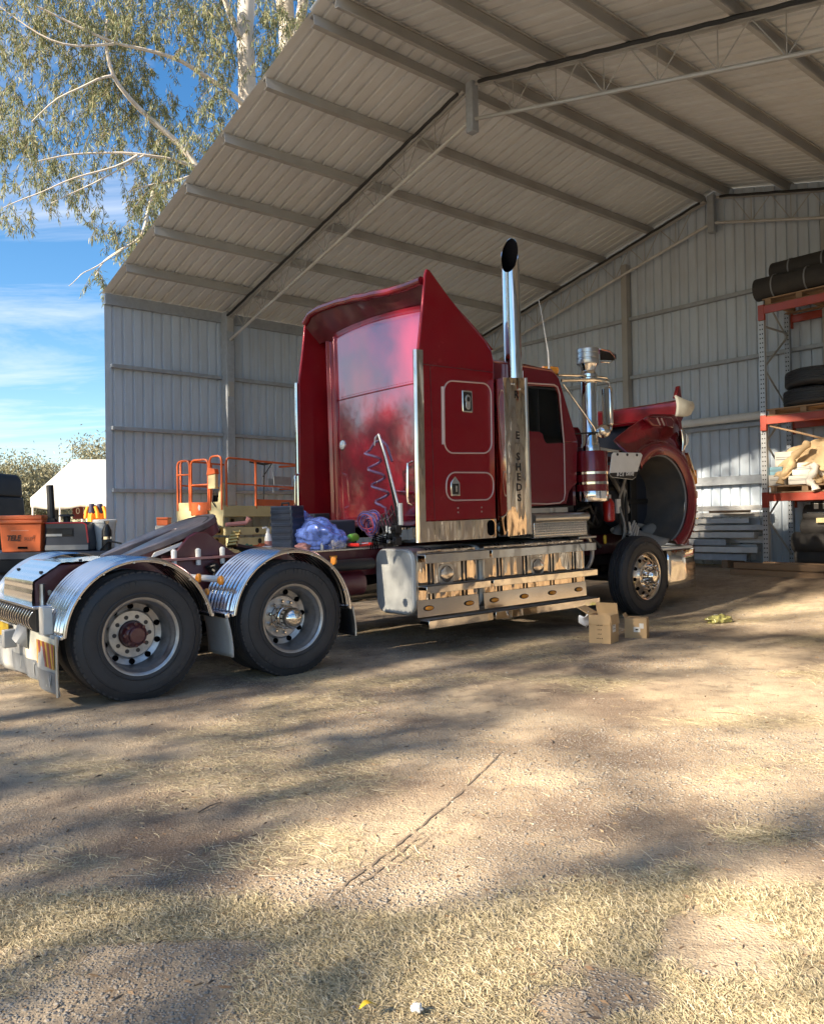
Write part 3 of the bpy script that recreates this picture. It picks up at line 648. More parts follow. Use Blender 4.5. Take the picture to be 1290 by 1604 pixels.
for sd in (-1, 1):
    b = MB(); b.tube([(.68, sd*.48, .88), (.68, sd*.62, .90), (.68, sd*1.25, .91)], [.02, .028, .028], 10); P(b, 'guard_bracket', 'white')
    for yy in (.86, 1.30):
        b = MB(); b.tube([(.655, sd*yy, .905), (.635, sd*yy, .905), (.625, sd*yy, .905)], [.04, .04, .026], 16); P(b, 'marker_lamp', 'amber')
    b = MB(); b.cyl((1.95, sd*1.0, .98), (1.97, sd*1.0, .98), .04, seg=14); b.cyl((.62, sd*1.1, .8), (.60, sd*1.1, .8), .03); P(b, 'marker_lamp', 'amber')
    # flap hanging between the wheels
    b = MB()
    def fl(i, j): return (.715+.02*sin(j*2.5)+.03*j, sd*(.78+.47*i+.015*j*i), .60-.36*j*(1-.02*(i-.5)))
    b.grid(fl, 8, 10); P(b, 'mud_flap', 'flap', solid=.012)
    b = MB(); b.box((.70, min(sd*.72, sd*1.25), .575), (.745, max(sd*.72, sd*1.25), .625)); P(b, 'flap_bar', 'guard', bevel=.01)
    b = MB()
    def fl2(i, j): return (2.0+.03*sin(j*2), sd*(.70+.53*i), .545-.27*j)
    b.grid(fl2, 6, 8); P(b, 'mud_flap', 'black', solid=.012)
    b = MB(); b.tube([(2.005+.03*sin(j/8*2), sd*1.232, .55-.275*j/8) for j in range(9)], .01, 6); P(b, 'flap_edge', 'alu')
b = MB(); b.box((2.25, -.50, .975), (2.33, -.476, 1.0)); P(b, 'marker_lamp', 'amber')
# --- tail assembly
XT = -.66
b = MB(); b.box((XT-.04, -.80, .755), (XT+.12, 1.15, .78)); P(b, 'tail_bar', 'guard', bevel=.006)
b = MB(); b.box((XT-.01, -.78, .575), (XT+.01, 1.1, .75)); P(b, 'lamp_backing', 'black')
for i in range(22):
    y = -.75+i*.083; b = MB()
    def sl(u, v): return (XT-.02-.035*sin(pi*u), y+.06*u+.024*(v-.5), .745-.16*u)
    b.grid(sl, 6, 1); P(b, 'louvre', 'wheel_bright', solid=.006)
b = MB(); b.box((XT-.02, -1.02, .575), (XT+.05, -.90, .785)); P(b, 'lamp_box', 'steel_light', bevel=.006)
b = MB(); b.box((XT-.03, -.06-.16, .40), (XT-.13, .02-.16, .55)); P(b, 'plate_lamp', 'gal_d', bevel=.01)
b = MB(); b.add([(XT-.015, -.50, .59), (XT-.015, -.25, .61), (XT-.09, -.33, .49), (XT-.09, -.47, .47), (XT-.015, -.5, .42), (XT-.015, -.25, .43)], [(0, 1, 2, 3), (0, 3, 4), (1, 5, 2), (3, 2, 5, 4)]); P(b, 'pintle_box', 'gal_d', solid=.008)
def flap(y0, y1, z0, z1, mat, name, dx=0., drop=0.):
    b = MB()
    def f(i, j):
        return (XT+.03-dx-.02*sin(j*3.0)-.012*sin(i*5), y0+(y1-y0)*i, z1+(z0-z1)*j+drop*i)
    b.grid(f, 6, 8); return P(b, name, mat, solid=.008)
FX = Matrix(((0, 0, -1, 0), (-1, 0, 0, 0), (0, 1, 0, 0), (0, 0, 0, 1)))   # letters read from behind: text x -> -y, y -> z, normal -> -x
f1 = flap(-.70, -1.20, .13, .575, 'flap', 'mud_flap')
f2 = flap(-.33, -.695, .17, .61, 'flap_w', 'mud_flap')
f3 = flap(.12, -.325, .17, .565, 'flap', 'mud_flap')
f4 = flap(.60, .125, .14, .565, 'flap', 'mud_flap')
f5 = flap(1.20, .605, .13, .565, 'flap', 'mud_flap')
for (fo, y0, y1, z0, z1, tx) in ((f1, -.705, -1.195, .14, .30, 'CTV'), (f3, .115, -.32, .18, .335, 'UV'), (f2, -.335, -.69, .18, .335, 'UST'), (f5, 1.19, .62, .14, .3, 'CTV')):
    b = MB(); b.grid(lambda i, j: (XT+.021-.02*sin((.575-(z1+(z0-z1)*j))/.44*3.0)-.012*sin(i*5), y0+(y1-y0)*i, z1+(z0-z1)*j), 6, 6); b.ob('flap_band', M['flap_grey'], fo)
    text(tx, .15, Matrix.Translation((XT+.006, (y0+y1)/2, (z0+z1)/2)) @ FX, M['flap'], fo)
b = MB(); b.grid(lambda i, j: (XT+.010-.006*sin(i*5), -.71-.47*i, .555-.06*j), 4, 2); b.ob('card', M['flap_w'], f1)
hz = mk('hazard yellow', (.62, .36, .05), .4); hr = mk('hazard red', (.33, .06, .05), .4)
b = MB(); b.box((XT+.002, -1.185, .33), (XT+.008, -.715, .515)); hb = b.ob('hazard_board', hz, f1)
for i in range(4):
    y = -.76-i*.125; b = MB(); q = [(y, .515), (y-.06, .515), (y-.12, .33), (y-.06, .33)]
    q = [(max(-1.184, yy), zz) for yy, zz in q]; b.prism([(yy, zz) for yy, zz in q], XT-.001, XT+.001, 'x'); b.ob('stripe', hr, f1)
b = MB(); b.box((XT-.02, .14, .44), (XT-.012, .5, .56)); P(b, 'number_plate', 'yellow')
b = MB(); b.tube([(XT+.02, -1.205, .58), (XT+.02, -1.205, .35), (XT+.02, -1.205, .125)], .011, 6); P(b, 'flap_edge', 'alu')
# --- turntable (fifth wheel) on its stand
fw = bpy.data.objects.new('fifth_wheel', None); COL.objects.link(fw); fw.parent = truck
fw.matrix_local = Matrix.Translation((.80, 0, 1.31)) @ Matrix.Rotation(R(-20), 4, 'Y')
out_ = [(.40*cos(R(a)), .45*sin(R(a))) for a in range(-75, 76, 10)]
out_ = out_ + [(-.10, .45), (-.34, .43), (-.66, .30), (-.66, .20), (-.22, .075), (-.02, .05), (.03, 0), (-.02, -.05), (-.22, -.075), (-.66, -.20), (-.66, -.30), (-.34, -.43), (-.10, -.45)]
b = MB(); b.prism(out_, -.028, .028, 'z'); b.ob('top_plate', M['grease'], fw, bevel=.008)
b = MB(); b.prism([(x*.985, y*.985) for x, y in out_[:18]]+[(-.1, -.44)], -.12, -.03, 'z'); b.ob('skirt', M['maroon_frame'], fw)
b = MB()
for s_ in (-1, 1): b.prism([(-.66, -.03), (-.3, -.03), (-.3, -.09), (-.66, -.06)], s_*.30-.012, s_*.30+.012); b.prism([(-.66, -.03), (-.15, -.03), (-.15, -.1), (-.66, -.06)], s_*.2-.01, s_*.2+.01)
b.ob('ramp', M['pinkrod'], fw)
b = MB(); b.prism([(.36*cos(R(a))-.02, .40*sin(R(a))) for a in range(-60, 61, 12)]+[(.34*cos(R(a))-.02, .385*sin(R(a))) for a in range(60, -61, -12)], .0285, .031, 'z'); b.ob('wear_ring', M['engine'], fw)
for s_ in (-1, 1):
    b = MB(); b.prism([(.55, 1.075), (.72, 1.26), (.80, 1.30), (.9, 1.30), (1.08, 1.16), (1.2, 1.075)], s_*.46-.03, s_*.46+.03); P(b, 'turntable_stand', 'maroon_frame', bevel=.008)
    b = MB(); b.box((.38, s_*.49-.055, 1.05), (1.32, s_*.49+.055, 1.075)); P(b, 'mounting_angle', 'pinkrod', bevel=.004)
    for x in (.57, .80, 1.04):
        b = MB(); b.tube([(x, s_*.515, 1.0), (x, s_*.515, 1.07), (x, s_*.515, 1.14), (x, s_*.515, 1.155)], [.022, .024, .026, .012], 10); P(b, 'stand_bolt', 'white')
b = MB(); b.box((.5, -.38, 1.06), (1.2, .38, 1.10)); P(b, 'turntable_base', 'maroon_frame', bevel=.006)
b = MB(); b.prism([(-.52, -.10), (-.42, -.035), (-.06, -.05), (-.06, -.075), (-.45, -.07)], -.455, -.44); b.ob('side_label', M['white'], fw)
b = MB(); b.tube([(1.15, -.38, 1.36), (1.35, -.40, 1.37), (1.38, -.42, 1.42)], [.02, .022, .03], 8); P(b, 'release_handle', 'pinkrod')
b = MB()
for i in range(5): b.cyl((1.18+.012*i, -.34, 1.16+.03*i), (1.25+.012*i, -.40, 1.17+.03*i), .024, seg=8)
P(b, 'valve', 'brass')
b = MB(); b.tube([(1.25, -.35, 1.15), (1.4, -.3, 1.12), (1.7, -.25, 1.08)], .03, 8); P(b, 'air_line', 'black')
b = MB()
for k in range(3): b.tube([(.88+.03*k, -.5, .97), (.93, -.58, .99-.05*k), (1.0+.02*k, -.55, .88)], .016, 6)
b.tube([(.95, -.48, .96), (.95, -.53, .96)], .05, 12); b.tube([(1.02, -.48, .9), (1.02, -.53, .9)], .035, 12); P(b, 'suspension_valve', 'black')
b = MB(); b.box((1.9, -.48, 1.047), (3.15, .48, 1.065)); P(b, 'deck_plate', 'checker')
# ------------------------------------------------------------------ sleeper
SY = 1.18
XB = 3.2
prof_side = [(2.885, 1.33), (2.905, 2.2), (2.93, 3.08), (3.0, 3.5), (3.05, 3.86), (3.075, 3.93), (3.12, 3.92), (3.35, 3.70), (3.62, 3.47), (3.88, 3.27), (3.97, 3.17), (4.0, 3.05), (3.99, 2.7), (3.955, 1.33)]
for sd in (-1, 1):
    b = MB(); b.prism(prof_side, sd*SY-.02, sd*SY+.02); P(b, 'sleeper_side', 'maroon_panel', bevel=.012, angle=25)
    b = MB(); b.prism([(2.872, 1.115), (2.885, 1.325), (3.955, 1.325), (3.95, 1.115)], sd*SY-.025, sd*SY+.022); sk = P(b, 'sleeper_skirt', 'chrome_tinted', bevel=.004)
    b = MB(); b.prism(rrect(3.815, 1.145, 3.925, 1.315, .05), sd*SY-.027, sd*SY+.027); b.ob('tail_pipe_opening', M['void'], sk)
    for z0 in (2.93,):
        b = MB(); b.box((2.99, min(sd*(SY+.019), sd*(SY+.0235)), z0), (3.97, max(sd*(SY+.019), sd*(SY+.0235)), z0+.008)); P(b, 'panel_seam', 'maroon_frame')
    b = MB(); b.box((3.075, min(sd*(SY+.019), sd*(SY+.023)), 1.34), (3.082, max(sd*(SY+.019), sd*(SY+.023)), 2.92)); P(b, 'panel_seam', 'maroon_frame')
    b = MB()
    for k in range(22): b.cyl((3.03, sd*SY, 1.40+k*.07), (3.03, sd*(SY+.0235), 1.40+k*.07), .006, seg=6)
    for k in range(14): b.cyl((3.05+k*.067, sd*SY, 2.955), (3.05+k*.067, sd*(SY+.0235), 2.955), .006, seg=6)
    rv = P(b, 'rivet_row', 'maroon'); rv['kind'] = 'stuff'
    # stainless wing strip along the trailing edge
    b = MB(); b.prism([(2.868, 1.115), (2.885, 2.1), (2.903, 3.08), (2.985, 3.08), (2.968, 2.1), (2.952, 1.115)], sd*SY+sd*.021, sd*SY+sd*.027); P(b, 'wing_strip', 'chrome_tinted')
    b = MB(); b.tube([(2.866, sd*SY, 1.115), (2.883, sd*SY, 2.1), (2.901, sd*SY, 3.08)], .022, 8); P(b, 'edge_strip', 'chrome')
    b = MB(); b.tube([(2.86, sd*1.12, 1.50), (2.80, sd*1.12, 1.52), (2.795, sd*1.12, 1.6), (2.805, sd*1.12, 1.85), (2.81, sd*1.12, 1.92), (2.87, sd*1.12, 1.945)], .013, 8); P(b, 'grab_handle', 'chrome')
    # side lockers
    def locker(x0, z0, x1, z1, skew):
        q = [(x+.02*(z-z0)/(z1-z0), z+skew*(x-x0)) for x, z in rrect(x0, z0, x1, z1, .12, 6)]
        b = MB(); b.prism(q, sd*(SY+.020)-.004, sd*(SY+.020)+.004); d = P(b, 'locker_door', 'maroon_panel', angle=25)
        b = MB(); b.tube([(x, sd*(SY+.025), z) for x, z in q+[q[0], q[1]]], .0085, 6, False); b.ob('seal', M['trim'], d); return d
    d1 = locker(3.235, 2.03, 3.915, 2.79, .02); d2 = locker(3.235, 1.535, 3.915, 1.83, 0)
    b = MB(); b.tube([(3.215, sd*(SY+.03), 2.12), (3.225, sd*(SY+.035), 2.72)], .016, 8); b.ob('hinge', M['trim'], d1)
    b = MB(); b.prism(rrect(3.50, 2.47, 3.645, 2.705, .015), sd*(SY+.03)-.008, sd*(SY+.03)+.008); q = b.ob('badge', M['chrome'], d1, bevel=.006)
    b = MB(); b.prism(rrect(3.518, 2.488, 3.627, 2.687, .012), sd*(SY+.039)-.003, sd*(SY+.039)+.003); b.ob('badge', M['engine'], d1)
    b = MB(); b.prism([(3.572+.038*cos(R(a))*(1 if -90 < a < 90 or a > 270 else 1), 2.61+.05*sin(R(a))) for a in range(0, 360, 20)], sd*(SY+.045)-.004, sd*(SY+.045)+.004); b.prism(rrect(3.54, 2.50, 3.605, 2.60, .03), sd*(SY+.044)-.004, sd*(SY+.044)+.004); b.ob('emblem', M['alu'], d1, bevel=.004)
    b = MB(); b.prism([(3.575+.02*cos(R(a)), 2.61+.027*sin(R(a))) for a in range(0, 360, 20)], sd*(SY+.05)-.003, sd*(SY+.05)+.003); b.ob('emblem', M['engine'], d1)
    b = MB(); b.prism([(3.30, 1.58), (3.43, 1.58), (3.43, 1.72), (3.365, 1.79), (3.30, 1.72)], sd*(SY+.030)-.007, sd*(SY+.030)+.007); q = b.ob('latch', M['chrome'], d2, bevel=.008)
    b = MB(); b.prism([(3.325, 1.60), (3.405, 1.60), (3.405, 1.71), (3.325, 1.71)], sd*(SY+.038)-.003, sd*(SY+.038)+.003); b.ob('latch', M['engine'], d2)
    b = MB(); b.box((3.352, min(sd*(SY+.03), sd*(SY+.05)), 1.625), (3.378, max(sd*(SY+.03), sd*(SY+.05)), 1.69)); b.ob('latch', M['chrome'], d2)
    for x in (3.40, 3.74):
        for z in (1.41, 1.455):
            b = MB(); b.cyl((x, sd*SY, z), (x, sd*(SY+.026), z), .009, seg=8); P(b, 'rivet', 'alu')
# back wall with rounded corner posts
def bw(i, j):
    y = -1.16+1.85*i; z = 1.28+(3.60-1.28)*j+.06*j*sin(pi*(y+1.16)/2.3)
    return (XB-.05*sin(pi*(y+1.3)/2.5)+.02*abs(j-.5), y, z)
b = MB(); b.grid(bw, 24, 20); P(b, 'back_wall', 'maroon_back', angle=60, solid=.02)
b = MB(); b.prism([(XB-.01, .685), (XB-.045, .70), (XB+.06, .93), (XB+.02, .98), (XB+.16, 1.16), (XB+.3, 1.16), (XB+.3, .685)], 1.28, 3.60, 'z'); P(b, 'corner_post', 'maroon', bevel=.012)
b = MB(); b.prism([(XB+.02, -.98), (XB-.03, -1.02), (XB+.0, -1.16), (XB+.3, -1.16), (XB+.3, -.98)], 1.28, 3.60, 'z'); P(b, 'corner_post', 'maroon', bevel=.012)
b = MB(); b.grid(lambda i, j: (XB-.055*sin(pi*(-1.14+1.82*i+1.3)/2.5)-.006, -1.14+1.82*i, 2.80+.014*j), 20, 1); P(b, 'panel_seam', 'maroon', solid=.008)
b = MB()
for i in range(38):
    y = -1.12+1.78*i/37; b.cyl((XB-.05*sin(pi*(y+1.3)/2.5)-.012, y, 2.835), (XB-.05*sin(pi*(y+1.3)/2.5)-.006, y, 2.835), .005, seg=6)
P(b, 'rivet', 'maroon')
b = MB(); b.tube([(XB-.03, .56, 2.26), (XB-.062, .56, 2.26), (XB-.075, .56, 2.26)], [.055, .052, .03], 20); l_ = P(b, 'work_lamp', 'lens')
b = MB(); b.tube([(XB-.03, .56, 2.26), (XB-.055, .56, 2.26)], [.064, .060], 20); b.ob('bezel', M['chrome'], l_)
# roof with the rear spoiler lip
lipz = [(-1.16, 3.84), (-.9, 3.835), (-.65, 3.845), (-.25, 3.885), (.1, 3.925), (.45, 3.955), (.8, 3.965), (1.0, 3.95), (1.16, 3.86)]
def lz(y):
    for (a, za), (c, zc) in zip(lipz, lipz[1:]):
        if a <= y <= c: t = smooth((y-a)/(c-a)); return za+(zc-za)*t
    return 3.85
def rf(i, j):
    y = -1.16+2.32*j; z0 = lz(y); t = i; x = 3.03+.06*abs(y)*.3+(4.0-3.03)*t
    z = z0+(3.19+.05*cos(y*1.3)-z0)*t+.05*sin(pi*t)
    return (x, y, z)
b = MB(); b.grid(rf, 14, 36); P(b, 'sleeper_roof', 'maroon_panel', angle=60, solid=.02)
b = MB(); b.tube([(3.02+.018*abs(y), y, lz(y)-.028) for y in [-1.15+2.3*k/40 for k in range(41)]], .045, 10); P(b, 'spoiler_lip', 'maroon', angle=80)
b = MB(); b.grid(lambda i, j: (3.05+.20*i, -1.16+2.32*j, lz(-1.16+2.32*j)-.07-(lz(-1.16+2.32*j)-.07-3.60)*i), 3, 36); P(b, 'spoiler_underside', 'maroon_frame', angle=60)
b = MB(); b.box((3.95, -1.16, 1.3), (3.99, 1.16, 3.18)); P(b, 'front_bulkhead', 'maroon')
b = MB(); b.box((3.2, -1.16, 1.26), (3.95, 1.16, 1.30)); P(b, 'sleeper_floor', 'engine')
# stack, shield
for sd in (-1, 1):
    x0, x1, yo, yi = 4.01, 4.365, sd*1.325, sd*1.06
    b = MB(); b.add([(x0, yi, 1.13), (x0, yo, 1.13), (x1, yo, 1.145), (x1, yi, 1.145), (x0, yi, 2.86), (x0, yo, 2.86), (x1, yo, 2.885), (x1, yi, 2.885)],
        [(0, 1, 5, 4), (1, 2, 6, 5), (2, 3, 7, 6)]); s_ = P(b, 'stack_shield', 'chrome_tinted', solid=.004, bevel=.006)
    b = MB(); b.box((x1-.012, min(yo-.012, yo+.012), 1.14), (x1+.012, max(yo-.012, yo+.012), 2.885)); b.ob('edge_strip', M['alu'], s_)
    if sd < 0:
        FY = Matrix(((1, 0, 0, 0), (0, 0, -1, 0), (0, 1, 0, 0), (0, 0, 0, 1)))
        for ch, z in (('R', 2.685), ('E', 2.235), ('S', 2.0), ('H', 1.885), ('E', 1.775), ('D', 1.662), ('S', 1.545)):
            text(ch, .115, Matrix.Translation((4.20, yo-.004, z)) @ FY, M['ink'], s_, .001, .003)
        for x in (4.13, 4.17, 4.26):
            b = MB(); b.cyl((x, yo-.006, 2.80 if x < 4.2 else 2.75), (x, yo, 2.80 if x < 4.2 else 2.75), .012, seg=8); b.ob('rivet', M['lens'], s_)
    cx, cy, r = 4.425, sd*1.075, .104
    a0 = atan2(-4.6, -8.0) if sd < 0 else atan2(4.6, -8.0)
    b = MB(); n = 40; zs = [1.2, 2.0, 3.0, 3.9]; vs = []; fs = []
    for rr, fl in ((r, 0), (r-.008, 1)):
        base = len(vs)
        for q in range(5):
            for k in range(n):
                a = 2*pi*k/n; ztop = 4.56-.45*(.5+.5*cos(a-a0)); z = zs[q] if q < 4 else ztop
                vs.append((cx+rr*cos(a), cy+rr*sin(a), min(z, ztop)))
        for q in range(4):
            for k in range(n):
                A = base+q*n+k; B = base+q*n+(k+1) % n; fs.append((A, B, B+n, A+n) if not fl else (A, A+n, B+n, B))
    for k in range(n): fs.append((4*n+k, 4*n+(k+1) % n, 9*n+(k+1) % n, 9*n+k))
    b.add(vs, fs); st = P(b, 'exhaust_stack', 'pipe', angle=50)
    b = MB(); b.cyl((cx, cy, 2.9), (cx, cy, 4.55), r-.012, seg=32); b2 = MB()
    b2.add([(cx+(r-.0085)*cos(2*pi*k/n), cy+(r-.0085)*sin(2*pi*k/n), 4.556-.45*(.5+.5*cos(2*pi*k/n-a0))) for k in range(n)]+[(cx+(r-.0085)*cos(2*pi*k/n), cy+(r-.0085)*sin(2*pi*k/n), 3.6) for k in range(n)], [(k, (k+1) % n, (k+1) % n+n, k+n) for k in range(n)])
    b2.ob('dark_lining', M['void'], st)  # near-black inner face so the stack mouth reads dark
    b = MB(); b.tube([(cx+.14, sd*1.08, 2.85), (cx+.145, sd*1.08, 3.02)], .012, 6); P(b, 'stack_bracket', 'chrome')
# ------------------------------------------------------------------ cab
CYY = 1.03
def cabside(sd):
    y0, y1 = sd*CYY-.02, sd*CYY+.02
    b = MB(); b.prism([(4.02, 1.43), (5.30, 1.47), (5.36, 1.62), (5.50, 1.72), (5.545, 2.235), (5.29, 2.215), (4.98, 2.20), (4.94, 2.24), (4.92, 2.31), (4.86, 2.335), (4.02, 2.335)], y0, y1); P(b, 'cab_side', 'maroon', bevel=.008, angle=25)
    b = MB(); b.prism([(4.02, 2.335), (4.60, 2.335), (4.60, 2.86), (5.16, 2.88), (5.22, 2.80), (5.29, 2.215), (5.545, 2.235), (5.235, 2.99), (5.12, 3.08), (4.02, 3.12)], y0, y1); P(b, 'window_surround', 'maroon', bevel=.008, angle=25)
    b = MB(); b.prism([(4.60, 2.335), (4.86, 2.335), (4.92, 2.31), (4.94, 2.24), (4.98, 2.20), (5.29, 2.215), (5.22, 2.80), (5.16, 2.88), (4.60, 2.86)], sd*CYY-.006, sd*CYY+.002); P(b, 'side_window', 'glass', angle=0)
    b = MB(); b.tube([(x, sd*(CYY+.022), z) for x, z in [(4.52, 1.49), (4.95, 1.475), (5.18, 1.485), (5.25, 1.52), (5.275, 1.60), (5.285, 2.2), (5.235, 2.80), (5.20, 2.88), (5.14, 2.905), (4.52, 2.885)]], .009, 6); P(b, 'door_seal', 'trim')
    b = MB(); b.box((4.86, min(sd*CYY-.012, sd*CYY+.012), 2.22), (4.872, max(sd*CYY-.012, sd*CYY+.012), 2.86)); b.box((4.62, min(sd*CYY-.012, sd*CYY+.012), 2.845), (5.2, max(sd*CYY-.012, sd*CYY+.012), 2.86)); P(b, 'window_channel', 'black')
    b = MB(); b.tube([(4.60, sd*(CYY+.02), 1.66), (4.60, sd*(CYY+.06), 1.67), (4.605, sd*(CYY+.06), 1.80), (4.605, sd*(CYY+.02), 1.81)], .010, 8); P(b, 'door_handle', 'chrome')
    b = MB(); b.box((4.02, min(sd*CYY-.021, sd*CYY+.021), 1.372), (5.32, max(sd*CYY-.021, sd*CYY+.021), 1.43)); P(b, 'kick_strip', 'chrome')
for sd in (-1, 1): cabside(sd)
def cr_(i, j):
    y = -1.04+2.08*j; x = 4.0+1.2*i
    return (x, y, 3.07+.15*(1-(abs(y)/1.04)**2.6)+.03*sin(pi*min(1, i*1.1))-.10*max(0, (i-.75)/.25)**2)
b = MB(); b.grid(cr_, 14, 24); P(b, 'cab_roof', 'maroon', angle=60, solid=.02)
b = MB(); b.tube([(4.0, -1.045, 3.10), (5.1, -1.045, 3.075), (5.22, -1.02, 3.01)], .016, 6); P(b, 'roof_gutter', 'maroon')
# windscreen: two panes with a centre post
for (ya, yb) in ((-.97, -.02), (.02, .97)):
    b = MB(); b.add([(5.54, ya, 2.25), (5.58, yb, 2.25), (5.27, yb, 2.98), (5.23, ya, 2.98)] if ya < 0 else [(5.58, ya, 2.25), (5.54, yb, 2.25), (5.23, yb, 2.98), (5.27, ya, 2.98)], [(0, 1, 2, 3)]); P(b, 'windscreen', 'glass', angle=0)
b = MB(); b.tube([(5.58, 0, 2.22), (5.27, 0, 3.0)], .02, 6); b.tube([(5.545, -1.0, 2.235), (5.235, -.99, 2.99)], .028, 6); b.tube([(5.545, 1.0, 2.235), (5.235, .99, 2.99)], .028, 6); b.tube([(5.54, -1.0, 2.235), (5.59, 0, 2.235), (5.54, 1.0, 2.235)], .025, 6); b.tube([(5.24, -1.0, 3.0), (5.28, 0, 3.02), (5.24, 1.0, 3.0)], .03, 6); P(b, 'windscreen_frame', 'maroon')
b = MB(); b.box((4.02, -.99, 1.38), (5.5, .99, 1.45)); P(b, 'cab_floor', 'engine')
b = MB(); b.box((5.48, -1.0, 1.45), (5.53, 1.0, 2.24)); P(b, 'firewall', 'maroon_frame')
b = MB(); b.box((5.05, -.96, 1.9), (5.47, .96, 2.2)); b.cyl((4.95, -.5, 2.12), (4.87, -.5, 2.2), .22, seg=20); P(b, 'dashboard', 'black', bevel=.02)
for y in (-.5, .5):
    b = MB(); b.box((4.3, y-.25, 1.45), (4.85, y+.25, 1.9)); b.box((4.25, y-.25, 1.9), (4.42, y+.25, 2.62)); b.box((4.27, y-.14, 2.64), (4.38, y+.14, 2.84)); P(b, 'seat', 'black', bevel=.04)
b = MB(); b.box((3.99, -.98, 1.45), (4.01, .98, 3.05)); P(b, 'cab_lining', 'black')
# roof gear
b = MB(); b.tube([(4.86, -.72, 3.17), (4.86, -.72, 3.23), (4.86, -.72, 3.28), (4.86, -.72, 3.30)], [.045, .05, .04, .01], 14); lamp = P(b, 'beacon', 'amber')
b = MB(); b.prism([(4.55, 3.12), (4.70, 3.27), (4.78, 3.20), (4.78, 3.12)], -.80, -.60); P(b, 'horn_cover', 'chrome', bevel=.01)
b = MB(); b.tube([(5.08, -.93, 3.11), (5.20, -.95, 3.10), (5.28, -.97, 3.095)], [.035, .05, .055], 14); P(b, 'clearance_lamp', 'amber')
b = MB(); b.cyl((5.28, -.97, 3.095), (5.29, -.972, 3.094), .046, seg=14); P(b, 'clearance_lamp', 'lens')
b = MB(); b.tube([(5.2, -.75, 3.13), (5.38, -.75, 3.15), (5.44, -.75, 3.12)], [.03, .045, .06], 14); P(b, 'horn', 'chrome')
b = MB(); b.tube([(5.12, -1.0, 3.05), (5.13, -.985, 3.3), (5.12, -.975, 3.40)], [.013, .010, .006], 8); b.tube([(5.12, -.975, 3.40), (5.06, -.955, 3.80), (5.03, -.95, 3.93)], [.006, .0045, .004], 6); P(b, 'antenna', 'white')
b = MB(); b.cyl((5.10, -1.0, 3.03), (5.15, -1.0, 3.06), .04, seg=10); P(b, 'antenna_base', 'chrome')
